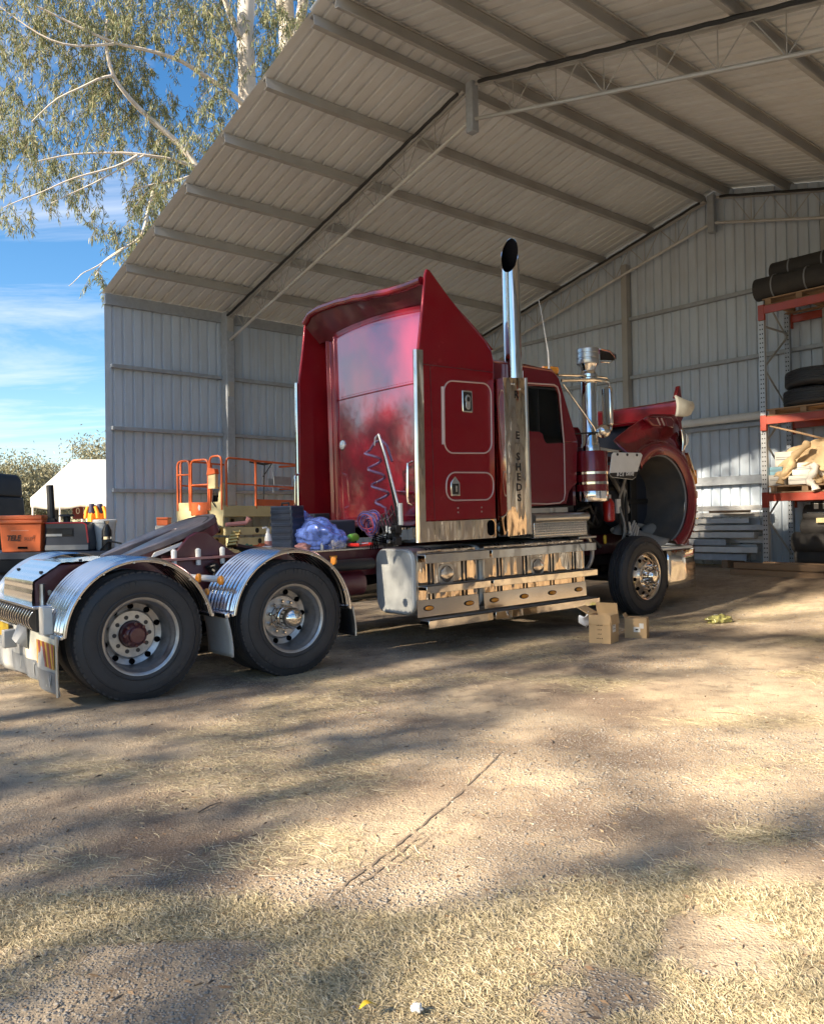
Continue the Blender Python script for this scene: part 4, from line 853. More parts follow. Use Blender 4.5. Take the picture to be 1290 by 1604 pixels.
# ------------------------------------------------------------------ fuel tanks and steps
def tank(x0, x1, ends, straps, filler):
    for sd in (-1, 1):
        q = rrect(.55, .37, 1.195, 1.055, .13, 6)
        b = MB(); b.prism([(sd*a, c) for a, c in q], x0+.035, x1-.01, 'x'); t = P(b, 'fuel_tank', 'alu', angle=30)
        q2 = rrect(.56, .38, 1.185, 1.045, .13, 6)
        b = MB(); n = len(q2); vs = []; cy_, cz_ = .8725, .7125
        for k, (xx, sc) in enumerate(((x0+.035, 1.0), (x0+.012, 1.0), (x0, .965), (x0+.002, .90))): vs += [(xx, sd*(cy_+(a-cy_)*sc), cz_+(c-cz_)*sc) for a, c in q2]
        fs = [(k*n+i, k*n+(i+1) % n, (k+1)*n+(i+1) % n, (k+1)*n+i) for k in range(3) for i in range(n)]+[tuple(range(3*n, 4*n))]
        b.add(vs, fs); b.ob('tank_end', M['tank_end'], t, angle=40)
        b = MB(); b.prism([(x0+.06, .39), (x1-.03, .39), (x1-.03, 1.03), (x0+.06, 1.03)], sd*1.1975-.003, sd*1.1975+.003); b.ob('front_sheet', M['chrome_tinted'], t)
        for sx_ in straps:
            for dx_ in (-.027, .027):
                b = MB(); pp = [(sx_+dx_, sd*1.203, .39), (sx_+dx_, sd*1.203, 1.0), (sx_+dx_, sd*1.16, 1.05), (sx_+dx_, sd*1.06, 1.061), (sx_+dx_, sd*.7, 1.061)]
                for a, c in zip(pp, pp[1:]):
                    a = Vector(a); c = Vector(c); w = Vector((.010, 0, 0)); b.add([a-w, a+w, c+w, c-w], [(0, 1, 2, 3)])
                b.ob('strap', M['ink'], t, solid=.005)
        cx_, cz2 = filler
        b = MB(); b.prism(rrect(cx_-.10, cz2-.105, cx_+.10, cz2+.105, .055), sd*1.202-.004, sd*1.202+.004); d = b.ob('filler_recess', M['alu'], t, bevel=.003)
        b = MB(); b.grid(lambda i, j: (cx_+.085*(i*2-1)*sqrt(max(0, 1-(j*2-1)**2/2)), sd*(1.207+.022*(1-((i*2-1)**2+(j*2-1)**2)/2)), cz2+.085*(j*2-1)*sqrt(max(0, 1-(i*2-1)**2/2))), 14, 14); b.ob('filler_recess', M['wheel_bright'], d, angle=80)
        for (za, zb, yo, nm) in ((.905, .985, 1.335, 'step'), (.605, .665, 1.345, 'step'), (.255, .325, 1.365, 'step')):
            b = MB(); xa = x0+.05 if nm == 'step' else x0
            b.prism([(sd*1.20, zb+.012), (sd*yo, zb+.012), (sd*yo, za), (sd*(yo-.012), za), (sd*(yo-.012), zb), (sd*1.20, zb)], xa, x1+.05, 'x'); s_ = b.ob('step', M['chrome'], t, bevel=.004)
            b = MB(); b.grid(lambda i, j: (xa+.01+(x1+.03-xa)*i, sd*(1.205+(yo-1.22)*j), zb+.014+(.004 if int(j*9) % 2 else 0)), 1, 18); b.ob('tread', M['tread'], s_, angle=0)
            b = MB(); b.box((xa+.02, min(sd*1.2, sd*(yo-.02)), zb-.03), (xa+.06, max(sd*1.2, sd*(yo-.02)), zb)); b.box((x1-.1, min(sd*1.2, sd*(yo-.02)), zb-.03), (x1-.06, max(sd*1.2, sd*(yo-.02)), zb)); b.ob('step_bracket', M['void'], s_)
        b = MB(); b.add([(x0+.02, sd*1.212, .53), (x1-.02, sd*1.212, .53), (x1-.02, sd*1.222, .36), (x0+.02, sd*1.222, .36)], [(0, 1, 2, 3)]); lp = b.ob('lamp_panel', M['wheel_bright'], t, solid=.005, angle=0)
        nl = 2 if x1-x0 < 1.2 else 4
        for k in range(nl):
            xx = x0+.17+(x1-x0-.33)*k/(nl-1); b = MB(); b.tube([(0, 0, -.002), (0, 0, .012), (0, 0, .02)], [.055, .052, .03], 18)
            Ml = Matrix.Translation((xx, sd*1.224, .445)) @ Matrix.Rotation(R(87)*(1 if sd < 0 else -1), 4, 'X') @ Matrix.Diagonal((1, .42, 1, 1))
            b.v = [tuple(Ml @ Vector(p)) for p in b.v]; b.ob('marker_lamp', M['amber'], lp)
            b = MB(); b.tube([(0, 0, -.004), (0, 0, .006)], [.068, .064], 18); b.v = [tuple(Ml @ Vector(p)) for p in b.v]; b.ob('lamp_rim', M['engine'], lp)
tank(2.775, 3.66, 1, (3.0, 3.46), (3.21, .775))
tank(3.70, 5.43, 1, (3.98, 4.38, 4.83, 5.22), (4.59, .765))
for sd in (-1, 1):
    b = MB(); q = [(sd*.70, 1.075), (sd*1.13, 1.075), (sd*1.13, 1.28), (sd*1.115, 1.33), (sd*1.075, 1.365), (sd*1.0, 1.375), (sd*.70, 1.375)]
    b.prism(q, 4.63, 5.58, 'x'); P(b, 'step_box', 'checker', bevel=.012, angle=30)
    b = MB(); b.tube([(4.625, sd*1.115, 1.31), (5.585, sd*1.115, 1.31)], .055, 14); P(b, 'step_tube', 'alu')
# ------------------------------------------------------------------ air cleaners, mirrors
for sd in (-1, 1):
    cx, cy = 5.77, sd*1.06
    b = MB(); b.lathe([(.001, 1.49), (.17, 1.49), (.20, 1.505), (.206, 1.53), (.206, 2.09), (.195, 2.115), (.11, 2.125), (.001, 2.125)], 44, Matrix.Translation((cx, cy, 0)) @ Matrix(((1, 0, 0, 0), (0, 0, 1, 0), (0, 1, 0, 0), (0, 0, 0, 1)))); ac = P(b, 'air_cleaner', 'maroon')
    VM = Matrix.Translation((cx, cy, 0)) @ Matrix(((1, 0, 0, 0), (0, 0, 1, 0), (0, 1, 0, 0), (0, 0, 0, 1)))
    for z in (1.70, 1.825):
        b = MB(); b.lathe([(.207, z), (.211, z+.004), (.211, z+.032), (.207, z+.036)], 44, VM); b.ob('band', M['chrome'], ac)
    b = MB(); b.lathe([(.2, 1.492), (.209, 1.51), (.209, 1.615), (.207, 1.62)], 44, VM); b.ob('perforated_band', M['pipe'], ac)
    b = MB(); b.prism([(cx-.085, 1.615), (cx+.0, 1.615), (cx+.0, 1.525), (cx-.085, 1.525)], cy+sd*.207, cy+sd*.2125); b.ob('label', M['white'], ac)  # plain white plate standing in for a bright striped reflection on the band
    b = MB(); b.lathe([(.12, 2.12), (.115, 2.2), (.104, 2.22), (.104, 3.03), (.112, 3.04), (.112, 3.075), (.10, 3.085), (.085, 3.12), (.10, 3.17), (.118, 3.205)], 36, VM); b.ob('intake_pipe', M['pipe'], ac)
    b = MB(); b.lathe([(.05, 3.20), (.135, 3.205), (.138, 3.215), (.138, 3.255), (.132, 3.26), (.132, 3.275), (.138, 3.28), (.138, 3.32), (.132, 3.325), (.132, 3.34), (.138, 3.345), (.138, 3.39), (.132, 3.40), (.001, 3.405)], 40, VM); b.ob('intake_drum', M['alu'], ac, angle=25)
    b = MB(); p1 = [(cx+.04, cy-.12), (cx+.30, cy-.10), (cx+.56, cy), (cx+.30, cy+.10), (cx+.04, cy+.12)]
    b.prism(p1, 3.385, 3.397, 'z'); b.tube([(cx+.1, cy+sd*.12, 3.225), (cx+.32, cy+sd*.10, 3.24), (cx+.56, cy, 3.33), (cx+.3, cy+sd*.10, 3.385), (cx+.1, cy+sd*.12, 3.385)], .008, 6); b.ob('rain_cap', M['wheel_bright'], ac)
    b = MB(); b.tube([(cx+.56, cy, 3.385), (cx+.56, cy, 3.325)], .01, 6); b.grid(lambda i, j: (cx+.1+.42*i, cy+sd*(.115-.1*i), 3.25+.13*j+.05*i*(1-j)), 4, 2); b.ob('rain_cap', M['engine'], ac)
    b = MB(); b.tube([(5.25, sd*1.02, 3.035), (5.62, sd*1.10, 3.045), (6.05, sd*1.12, 3.05), (6.10, sd*1.12, 3.0), (6.10, sd*1.12, 2.95)], .016, 8); mf = P(b, 'mirror_arm', 'chrome')
    b = MB(); b.tube([(5.30, sd*1.03, 2.97), (5.7, sd*1.18, 2.99), (6.0, sd*1.18, 2.99)], .02, 8); b.ob('arm_tube', M['chrome'], mf)
    b = MB(); b.tube([(5.33, sd*1.03, 2.93), (5.68, sd*1.2, 2.40), (5.70, sd*1.2, 2.36)], .014, 8); b.ob('brace', M['pipe'], mf)
    b = MB(); b.tube([(6.10, sd*1.12, 2.98), (6.12, sd*1.13, 2.9), (6.10, sd*1.13, 2.4), (6.05, sd*1.12, 2.36)], .014, 8); b.ob('brace', M['chrome'], mf)
    b = MB(); b.cbox((6.04, sd*1.14, 2.68), (.08, .14, .50)); b.ob('mirror_head', M['chrome'], mf, bevel=.035)
    b = MB(); b.box((5.996, sd*1.14-.055, 2.45), (5.9995, sd*1.14+.055, 2.91)); b.ob('mirror_glass', M['pipe'], mf)
    b = MB(); b.lathe([(.001, -.055), (.04, -.05), (.075, -.02), (.085, .0), (.083, .01), (.001, .012)], 28, Matrix.Translation((5.86, sd*1.20, 2.36)) @ Matrix.Rotation(R(-40)*1, 4, 'Z') @ Matrix.Rotation(pi if sd > 0 else 0, 4, 'Z')); b.ob('spot_mirror', M['chrome'], mf)
    b = MB(); b.tube([(5.5, sd*1.04, 2.33), (5.76, sd*1.19, 2.34)], .012, 6); b.ob('brace', M['engine'], mf)
# ------------------------------------------------------------------ engine bay and tilted bonnet
b = MB(); b.box((5.75, -.40, .62), (7.15, .40, 1.55)); b.box((5.9, -.30, 1.55), (7.0, .30, 1.95)); b.cyl((5.85, -.52, 1.25), (6.5, -.52, 1.25), .13, seg=16); b.cyl((5.9, -.45, 1.7), (7.0, -.42, 1.68), .07, seg=12); P(b, 'engine', 'engine', bevel=.02)
b = MB(); b.box((7.25, -.55, .75), (7.40, .55, 1.85)); P(b, 'radiator', 'black', bevel=.01)
b = MB()
for pts, r in (([(5.6, -.85, 1.42), (5.9, -.75, 1.30), (6.2, -.6, 1.35), (6.5, -.5, 1.3)], .045), ([(5.65, -.9, 1.2), (5.95, -.85, 1.05), (6.1, -.9, .9)], .03), ([(5.7, -.8, 1.36), (6.0, -.86, 1.2), (6.15, -.8, 1.42)], .025), ([(5.55, -.7, 1.3), (5.9, -.9, 1.44), (6.3, -.7, 1.2)], .03)):
    b.tube(pts, r, 8)
P(b, 'engine_hose', 'black')
b = MB(); b.tube([(5.62+.22*cos(R(a)), -.98, .86+.23*sin(R(a))) for a in range(-150, 151, 15)], .028, 8); P(b, 'steering_hose', 'alu')
b = MB(); b.box((6.33, -.80, .93), (6.38, -.76, 1.05)); P(b, 'brake_chamber', 'yellow', bevel=.02)
b = MB(); b.tube([(6.43, -.80, 1.22), (6.43, -.80, 1.24), (6.43, -.80, 1.46), (6.43, -.80, 1.50), (6.43, -.80, 1.53)], [.05, .075, .075, .055, .035], 18); of = P(b, 'oil_filter', 'red')
b = MB(); b.tube([(6.43, -.80, 1.53), (6.43, -.80, 1.58)], .035, 12); b.tube([(6.43, -.80, 1.58), (6.41, -.80, 1.8)], .012, 6); b.ob('cap', M['alu'], of)
b = MB(); b.box((6.40, -.85, 1.86), (6.52, -.77, 1.97)); P(b, 'reservoir_cap', 'red', bevel=.02)
b = MB(); b.box((6.57, -.83, 1.33), (6.65, -.80, 1.52)); P(b, 'data_plate', 'white')
for x, z0, z1 in ((6.72, .95, 2.05), (6.80, 1.1, 1.9), (5.98, 1.0, 1.5)):
    b = MB(); b.tube([(x, -.80, z0), (x, -.80, z1)], .022, 8); P(b, 'chassis_bracket', 'black')
b = MB()
for k in range(4): b.tube([(6.78+.05*k, -.84, 1.05-.03*k), (6.92+.03*k, -.84, 1.22-.03*k)], .014, 6)
b.tube([(6.8, -.84, 1.2), (6.85, -.84, .9)], .018, 6); P(b, 'spring_leaf', 'steel_light')
b = MB(); b.box((5.60, -.6, 2.12), (6.25, .6, 2.22)); b.prism([(5.55, 2.2), (6.35, 2.06), (6.3, 2.0), (5.6, 2.1)], -.95, .95); P(b, 'cowl_tray', 'maroon_frame', bevel=.01)
b = MB(); b.prism([(6.0, 2.19), (6.55, 2.15), (6.5, 2.12), (6.1, 2.13)], -.98, -.7); P(b, 'cowl_trim', 'chrome', bevel=.01)
b = MB(); b.box((5.53, -.97, .95), (5.58, .97, 2.2)); P(b, 'bay_shade_sheet', 'void')  # black sheet added to keep the bay dark behind the engine
b = MB(); b.box((5.6, .35, .8), (7.2, .40, 2.1)); P(b, 'bay_shade_sheet', 'void')  # black sheet added on the far side, closing out light from beyond
# pale splash flap with its dark printed band
qf = [(x-.27, z-.01) for x, z in [(6.19, 1.84), (6.255, 2.08), (6.29, 2.11), (6.85, 2.115), (6.885, 2.085), (6.73, 1.80), (6.66, 1.765), (6.24, 1.795)]]
b = MB(); b.prism(qf, -1.222, -1.21); gf = P(b, 'splash_flap', 'white', bevel=.004)
b = MB(); b.prism([(x-.27, z-.01) for x, z in [(6.195, 1.85), (6.765, 1.87), (6.725, 1.805), (6.655, 1.772), (6.245, 1.80), (6.20, 1.825)]], -1.2245, -1.2225); b.ob('flap_band', M['ink'], gf)
FYt = Matrix(((1, 0, 0, 0), (0, 0, -1, 0), (0, 1, 0, 0), (0, 0, 0, 1)))
text('B C E', .060, Matrix.Translation((6.13, -1.226, 1.822)) @ FYt, M['wink'], gf, .0005, .002, .25)
text('DRIVE', .060, Matrix.Translation((6.325, -1.226, 1.83)) @ FYt, M['wink'], gf, .0005, .002, .25)
for x in (6.09, 6.29, 6.49):
    b = MB(); b.cyl((x, -1.222, 2.075), (x, -1.23, 2.075), .018, seg=10); b.ob('bolt', M['ink'], gf)
b = MB(); b.tube([(6.3, -1.2, 2.05), (6.3, -.8, 2.0)], .02, 6); P(b, 'flap_bracket', 'black')
# bonnet: one empty part holding its shell, wings and lamps
hood = bpy.data.objects.new('bonnet', None); COL.objects.link(hood); hood.parent = truck
AC = Vector((7.12, 1.49)); AR = .60
outp = [(6.08, 2.14), (6.32, 2.30), (6.65, 2.46), (6.95, 2.585), (7.15, 2.66), (7.70, 2.68), (7.78, 2.60), (7.84, 2.38), (7.90, 2.10), (7.955, 1.86), (8.0, 1.60), (8.035, 1.32), (7.98, 1.10), (7.85, .93), (7.62, .87), (7.35, .885)]
def outer(a):
    d = Vector((cos(a), sin(a))); best = None
    for p, q in zip(outp, outp[1:]+[outp[0]]):
        p = Vector(p)-AC; q = Vector(q)-AC; e = q-p; den = d.x*e.y-d.y*e.x
        if abs(den) < 1e-9: continue
        t = (p.x*e.y-p.y*e.x)/den; u = (p.x*d.y-p.y*d.x)/den
        if t > 0 and -1e-6 <= u <= 1+1e-6: best = t if best is None else max(best, t)
    return best or AR+.1
A0, A1 = R(-66), R(138)
for sd in (-1, 1):
    def wing(i, j):
        a = A0+(A1-A0)*i; ro = max(outer(a), AR+.04); r = AR+(ro-AR)*j
        # rolled lip, flat crown, then falling in towards the bonnet
        up = max(0, sin(a)); rel = (r-AR)
        if rel < .17: dep = 1.15+.04*sin(pi*min(1, rel/.17)*.75)
        elif rel < .20: dep = 1.178-.055*smooth((rel-.17)/.03)
        else: dep = 1.123-(.05+.16*up)*smooth((j-.3)/.7)-.05*j
        if j == 0: dep = 1.10
        k_ = max(0, 1.15-dep); return (AC.x+r*cos(a)+.66*k_, sd*dep, AC.y+r*sin(a)+.10*k_)
    b = MB(); b.grid(wing, 64, 40); w_ = b.ob('wing', M['maroon'], hood, angle=38, solid=.012)
    b = MB(); b.tube([(AC.x+(AR+.004)*cos(A0+(A1-A0)*k/50), sd*1.115, AC.y+(AR+.004)*sin(A0+(A1-A0)*k/50)) for k in range(51)], .014, 8); b.ob('wing_edge', M['flap_grey'], w_)
    def liner(i, j):
        a = A0+(A1-A0)*i; q = 1+.015*sin(a*9+j*4); return (AC.x+AR*1.01*cos(a)*q, sd*(1.10-.62*j), AC.y+AR*1.01*sin(a)*q)
    b = MB(); b.grid(liner, 40, 6); b.ob('wheel_arch_liner', M['arch'], w_, angle=60)
    b = MB(); b.prism([(AC.x+AR*1.02*cos(R(k)), AC.y+AR*1.02*sin(R(k))) for k in range(-66, 200, 8)], sd*.47-.01, sd*.47+.01); b.ob('inner_wing', M['dark_poly'], w_)
    def tarp(i, j):
        x = 6.72+.95*i; z = .90+.22*j*(1+.4*sin(i*7))+.05*sin(i*11+j*5)
        return (x, sd*(1.05-.45*j+.05*sin(i*13)), z)
    b = MB(); b.grid(tarp, 24, 8); b.ob('loose_liner', M['liner'], w_, angle=80, solid=.008)
    def tarp2(i, j): return (6.58+.42*i*(1-.35*j)+.08*j, sd*(.86-.22*i+.05*sin(j*9+i*3)+.03*sin(i*14)), .95+1.05*j-.1*i+.03*sin(i*9))
    b = MB(); b.grid(tarp2, 12, 14); b.ob('loose_liner', M['liner'], w_, angle=80, solid=.008)
    b = MB(); b.tube([(6.72, sd*.55, 1.95), (7.05, sd*.52, 1.62), (7.3, sd*.5, 1.3)], .03, 8); b.tube([(6.75, sd*.6, 1.1), (7.2, sd*.5, 1.18), (7.6, sd*.5, 1.12)], .035, 8); b.ob('inner_brace', M['gal_d'], w_)
    b = MB(); b.box((7.2, min(sd*.48, sd*.56), 1.45), (7.64, max(sd*.48, sd*.56), 1.52)); b.ob('inner_brace', M['black'], w_, bevel=.01)
    # headlamp pod and chrome surround down the front edge
    b = MB(); b.grid(lambda i, j: (7.62+.20*i+.02*sin(pi*j), sd*(1.14-.16*i*i+.05*sin(pi*i)*sin(pi*j)), 2.14+.32*j+.03*sin(pi*i)), 10, 12); b.ob('headlamp', M['chrome'], w_, angle=70, solid=.02)
    b = MB(); b.grid(lambda i, j: (7.67+.10*i, sd*(1.185-.10*i*i+.03*sin(pi*i)*sin(pi*j)), 2.24+.16*j), 8, 8); b.ob('headlamp_lens', M['lens'], w_, angle=70, solid=.01)
    b = MB(); b.grid(lambda i, j: (7.70+.14*j*.0+.09*i+.17*(1-j), sd*(1.185-.10*i*i), 1.80+.34*j), 6, 10); b.ob('headlamp_surround', M['chrome_tinted'], w_, angle=70, solid=.01)
    b = MB(); b.prism([(7.855, 1.70), (7.935, 1.70), (7.925, 1.90), (7.845, 1.90)], sd*1.15-.03, sd*1.15+.03); b.ob('indicator', M['amber'], w_, bevel=.015)
    b = MB(); b.prism([(7.86, 1.50), (7.97, 1.50), (7.97, 1.60), (7.86, 1.62)], sd*1.13-.02, sd*1.13+.02); b.tube([(7.86, sd*1.16, 1.62), (7.92, sd*1.12, 1.68), (7.97, sd*1.11, 1.62)], .008, 6); b.ob('wing_latch', M['trim'], w_)
    for k in range(5):
        b = MB(); z = 1.02+.09*k; b.prism([(7.90, z), (8.01, z+.01), (8.01, z+.03), (7.90, z+.025)], sd*1.11-.015, sd*1.11+.015); b.ob('grille_bar', M['chrome'], w_, bevel=.004)
    b = MB(); b.prism([(7.08, 2.60), (7.16, 2.64), (7.66, 2.66), (7.74, 2.60), (7.7, 2.48), (7.2, 2.50)], min(sd*.98, sd*.88), max(sd*.98, sd*.88)); b.ob('wing_shoulder', M['maroon'], w_, bevel=.03)
    for k in (0, 1):
        b = MB(); b.tube([(7.30+.10*k, sd*.985, 2.62), (7.36+.10*k, sd*.99, 2.52)], .010, 6); b.ob('bonnet_latch', M['trim'], w_)
# bonnet shell: open underside faces back along the truck
rim = []
def shell(i, j):
    y = -.76+1.52*i; z = .95+1.75*j; bow = .10*sin(pi*i)
    return (8.12+.28*j*0+.10*sin(pi*j)+bow, y, z)
b = MB(); b.grid(shell, 16, 10); b.ob('bonnet_top', M['maroon'], hood, angle=70, solid=.02)
b = MB(); b.grid(lambda i, j: (8.06+.08*sin(pi*j), -.74+1.48*i, 1.0+1.66*j+.03*sin(i*9)), 16, 10); b.ob('bonnet_lining', M['dark_poly'], hood, angle=70)
for sd in (-1, 1):
    b = MB(); b.prism([(7.35, 2.42), (8.2, 2.72), (8.25, 2.2), (7.75, 2.2)], sd*.76-.01, sd*.76+.01); b.ob('bonnet_side', M['maroon'], hood)
b = MB(); prof = [(7.98, 2.66), (7.96, 2.69), (7.99, 2.71), (8.04, 2.715), (8.06, 2.74), (8.10, 2.92), (8.14, 2.95), (8.24, 2.94), (8.28, 2.74), (8.2, 2.64)]
ns = 24; vs = []
for k in range(ns+1):
    y = -.78+1.56*k/ns; bow = -.05*sin(pi*k/ns); dz = -.02*sin(pi*k/ns)
    vs += [(x+bow, y, z+dz) for x, z in prof]
npf = len(prof); fs = [(k*npf+q, k*npf+(q+1) % npf, (k+1)*npf+(q+1) % npf, (k+1)*npf+q) for k in range(ns) for q in range(npf)]+[tuple(range(npf)), tuple(range(ns*npf+npf-1, ns*npf-1, -1))]
b.add(vs, fs); b.ob('bonnet_rim', M['maroon'], hood, angle=40)
b = MB(); b.grid(lambda i, j: (8.02+.42*i, -.80-.06*sin(pi*i)-.03*sin(pi*j), 2.70+.30*j*(1-.55*i)*(1 if j < 1 else 1)+.10*i-.04*sin(pi*i)), 12, 8); b.ob('bonnet_end_cap', M['flap_w'], hood, angle=80, solid=.03)
b = MB(); b.prism([(8.02, 2.96), (8.10, 3.14), (8.14, 3.15), (8.17, 2.96)], -.82, -.76); b.ob('bonnet_horn', M['maroon'], hood, bevel=.01)
# front bumper, its near return standing below the bonnet
b = MB(); pts = [(7.20, -1.14), (7.50, -1.20), (7.80, -1.17), (8.0, -1.0), (8.08, -.6), (8.1, 0), (8.08, .6), (8.0, 1.0), (7.80, 1.17), (7.50, 1.20), (7.20, 1.14)]
b.grid(lambda i, j: (lambda p: (p[0], p[1], .27+.53*j))((lambda t: tuple(Vector(pts[int(t)]).lerp(Vector(pts[min(len(pts)-1, int(t)+1)]), t-int(t))))(i*(len(pts)-1)*.99999)), 40, 4); bp = P(b, 'bumper', 'chrome', angle=60, solid=.02)
b = MB(); b.prism([(7.32, -1.10), (7.44, -1.17), (7.76, -1.16), (7.76, -1.02)], .27, .79, 'z'); b.ob('bumper_return', M['flap_w'], bp, bevel=.02)
b = MB(); b.box((7.02, -1.16, .81), (7.80, -1.02, .845)); b.ob('bumper_top', M['white'], bp, bevel=.01)
b = MB(); b.prism([(7.0, .3), (7.3, .3), (7.3, .8), (7.05, .8)], -1.10, -1.06); b.ob('bumper_stay', M['black'], bp)
# ------------------------------------------------------------------ air lines behind the sleeper
def coil(y0, z0, y1, z1, r, turns, x, ph=0):
    pts = []; n = int(turns*14)
    for i in range(n+1):
        t = i/n; a = 2*pi*turns*t+ph; e = 1 if .06 < t < .97 else .5
        pts.append((x+r*.55*cos(a), y0+(y1-y0)*t+r*e*sin(a), z0+(z1-z0)*t))
    return pts
b = MB(); c_ = coil(-.62, 2.10, -.82, 1.48, .105, 3.5, 2.72, 1.2); b.tube([(2.72, -.98, 1.95), (2.72, -.90, 2.12), (2.72, -.80, 2.19), (2.72, -.69, 2.17)]+c_+[(2.72, -.86, 1.40), (2.72, -.95, 1.30)], .014, 8); P(b, 'coiled_air_line', 'hose')
for (dy, mt, r) in ((0, 'hose_b', .095), (.02, 'hose', .115), (.05, 'hose_b', .08), (-.03, 'red_hose', .085)):
    b = MB(); b.tube([(2.62+.04*sin(a*.7)+dy, -.70+dy+r*1.3*cos(a)+.03*sin(a*.23), 1.32+r*1.05*sin(a)+.035*sin(a*.37)) for a in [k*.42 for k in range(46)]], .0075, 6); P(b, 'coiled_air_line', mt)
for y0, y1, z1 in ((-.90, -1.10, 1.52), (-.885, -1.06, 1.5)):
    b = MB(); b.tube([(2.62, y0, 2.23), (2.64, y0-.08, 2.0), (2.68, y1, z1), (2.70, y1-.01, 1.3)], .013, 8); P(b, 'hose_pole', 'alu' if y0 < -.89 else 'engine')
b = MB(); b.tube([(2.62, -.90, 2.24), (2.6, -.86, 2.2), (2.6, -.85, 2.12)], .006, 6); b.tube([(2.62, -.90, 2.24), (2.62, -.83, 2.17), (2.62, -.82, 2.13)], .006, 6); P(b, 'pole_hook', 'alu')
b = MB(); b.tube([(2.7, -1.115, 1.30), (2.7, -1.11, 1.52)], .030, 10); P(b, 'pole_socket', 'alu')
b = MB()
for k in range(5):
    b.tube([(2.66, -.93-.03*k, 1.15), (2.60, -.90-.03*k, 1.35+.06*(k % 2)), (2.66, -.96-.03*k, 1.40+.05*(k % 3)), (2.72, -1.0-.02*k, 1.2)], .010, 6)
P(b, 'air_line', 'black')
b = MB()
for k, (y, z) in enumerate(((-.95, 1.22), (-1.02, 1.18), (-1.08, 1.26), (-1.10, 1.14), (-.98, 1.12), (-.93, 1.14))): b.cbox((2.72-.02*k, y, z), (.08, .06, .08)); b.cyl((2.66, y, z), (2.6, y, z), .02, seg=8)
P(b, 'air_valve', 'engine', bevel=.006)
b = MB()
for y, z in ((-.99, 1.26), (-1.04, 1.25), (-.955, 1.18)): b.cyl((2.62, y, z-.03), (2.62, y, z+.035), .014, seg=8)
b.cyl((2.60, -1.06, 1.14), (2.57, -1.06, 1.14), .018, seg=10); P(b, 'valve_fitting', 'alu')
b = MB()
for k in range(4): b.tube([(2.5+.03*k, -.86, 1.06), (2.48, -.92-.02*k, 1.16+.02*k), (2.6, -1.02, 1.12+.02*k), (2.75, -1.04, 1.16)], .008, 5)
P(b, 'electrical_lead', 'void')
b = MB(); b.tube([(XB-.05, -.75, 1.62), (XB-.09, -.72, 1.64), (XB-.09, -.52, 1.66), (XB-.05, -.48, 1.66)], .012, 6); P(b, 'wall_handle', 'maroon')
# ------------------------------------------------------------------ things lying on the truck deck
def tpl(x, y, z, rz=0): return TM @ Matrix.Translation((x, y, z)) @ Matrix.Rotation(rz, 4, 'Z')
c = thing('storage_case', 'tall blue-black ribbed case standing on the truck deck behind the far guard', 'case', tpl(2.10, .10, 1.066, R(8)))
b = MB(); b.box((-.09, -.18, 0), (.09, .18, .47)); b.ob('shell', M['purple_case'], c, bevel=.012)
for k in range(6):
    b = MB(); b.box((-.097, -.17, .04+k*.07), (-.089, .17, .075+k*.07)); b.box((-.08, -.188, .04+k*.07), (.08, -.179, .075+k*.07)); b.ob('rib', M['purple_case'], c, bevel=.003)
b = MB(); b.tube([(-.02, -.06, .47), (-.02, -.06, .50), (-.02, .06, .50), (-.02, .06, .47)], .01, 6); b.ob('handle', M['black'], c)
c = thing('tool_case', 'low black tool case lying on the truck deck under the blue plastic bag', 'case', tpl(2.62, .22, 1.066, R(-6)))
b = MB(); b.box((-.24, -.34, 0), (.24, .34, .30)); b.ob('shell', M['dark_poly'], c, bevel=.02)
b = MB(); b.box((-.245, -.33, .17), (.245, .33, .18)); b.ob('seam', M['void'], c)
for y in (-.18, .18):
    b = MB(); b.box((-.252, y-.03, .13), (-.238, y+.03, .20)); b.ob('catch', M['alu'], c, bevel=.004)
b = MB(); b.cbox((.0, .12, .34), (.2, .24, .08)); b.ob('lid_tray', M['black'], c, bevel=.015)
# blue film bag, crumpled
bm = bmesh.new(); bmesh.ops.create_icosphere(bm, subdivisions=5, radius=1)
for v in bm.verts:
    p = v.co.copy(); q = .34*noise.noise(p*1.2) + .26*(abs(noise.noise(p*1.5+Vector((3, 1, 2))))-.2) + .035*(abs(noise.noise(p*4.6))-.2)
    k = 1.15+q+.16*(abs(noise.noise(p*2.6+Vector((7, 2, 5))))-.2); v.co = Vector((p.x*.18*k, p.y*.38*k, (p.z*.155+.03*max(0, p.y)+(.10 if p.y > .55 else 0)*max(0, p.z+.3))*k))
    if v.co.z < -.13: v.co.z = -.13
me = bpy.data.meshes.new('plastic_bag'); bm.to_mesh(me); bm.free(); me.materials.append(M['film_b']); me.shade_smooth()
o = link('plastic_bag', me); o.matrix_world = tpl(2.30, -.16, 1.20, R(4)); tag(o, 'crumpled translucent blue plastic bag on the truck deck', 'plastic bag')
o = thing('spray_bottle', 'white spray bottle standing on the truck deck beside the orange lift panel', 'bottle', tpl(1.74, -.12, 1.066))
b = MB(); b.tube([(0, 0, 0), (0, 0, .005), (0, 0, .13), (0, 0, .17), (0, 0, .20)], [.030, .036, .036, .028, .014], 16); b.ob('body', M['white'], o)
b = MB(); b.tube([(0, 0, .20), (0, 0, .225), (0, 0, .24)], [.018, .018, .01], 12); b.tube([(-.01, 0, .24), (-.02, 0, .25), (-.06, 0, .245)], .010, 6); b.ob('trigger', M['white'], o)
b = MB(); b.tube([(0, 0, .06), (0, 0, .11)], .0368, 16); b.ob('label', M['pinkrod'], o)
o = thing('spray_bottle', 'small white bottle standing on the front end of the fuel tank below the step box', 'bottle', tpl(5.64, -1.0, 1.068))

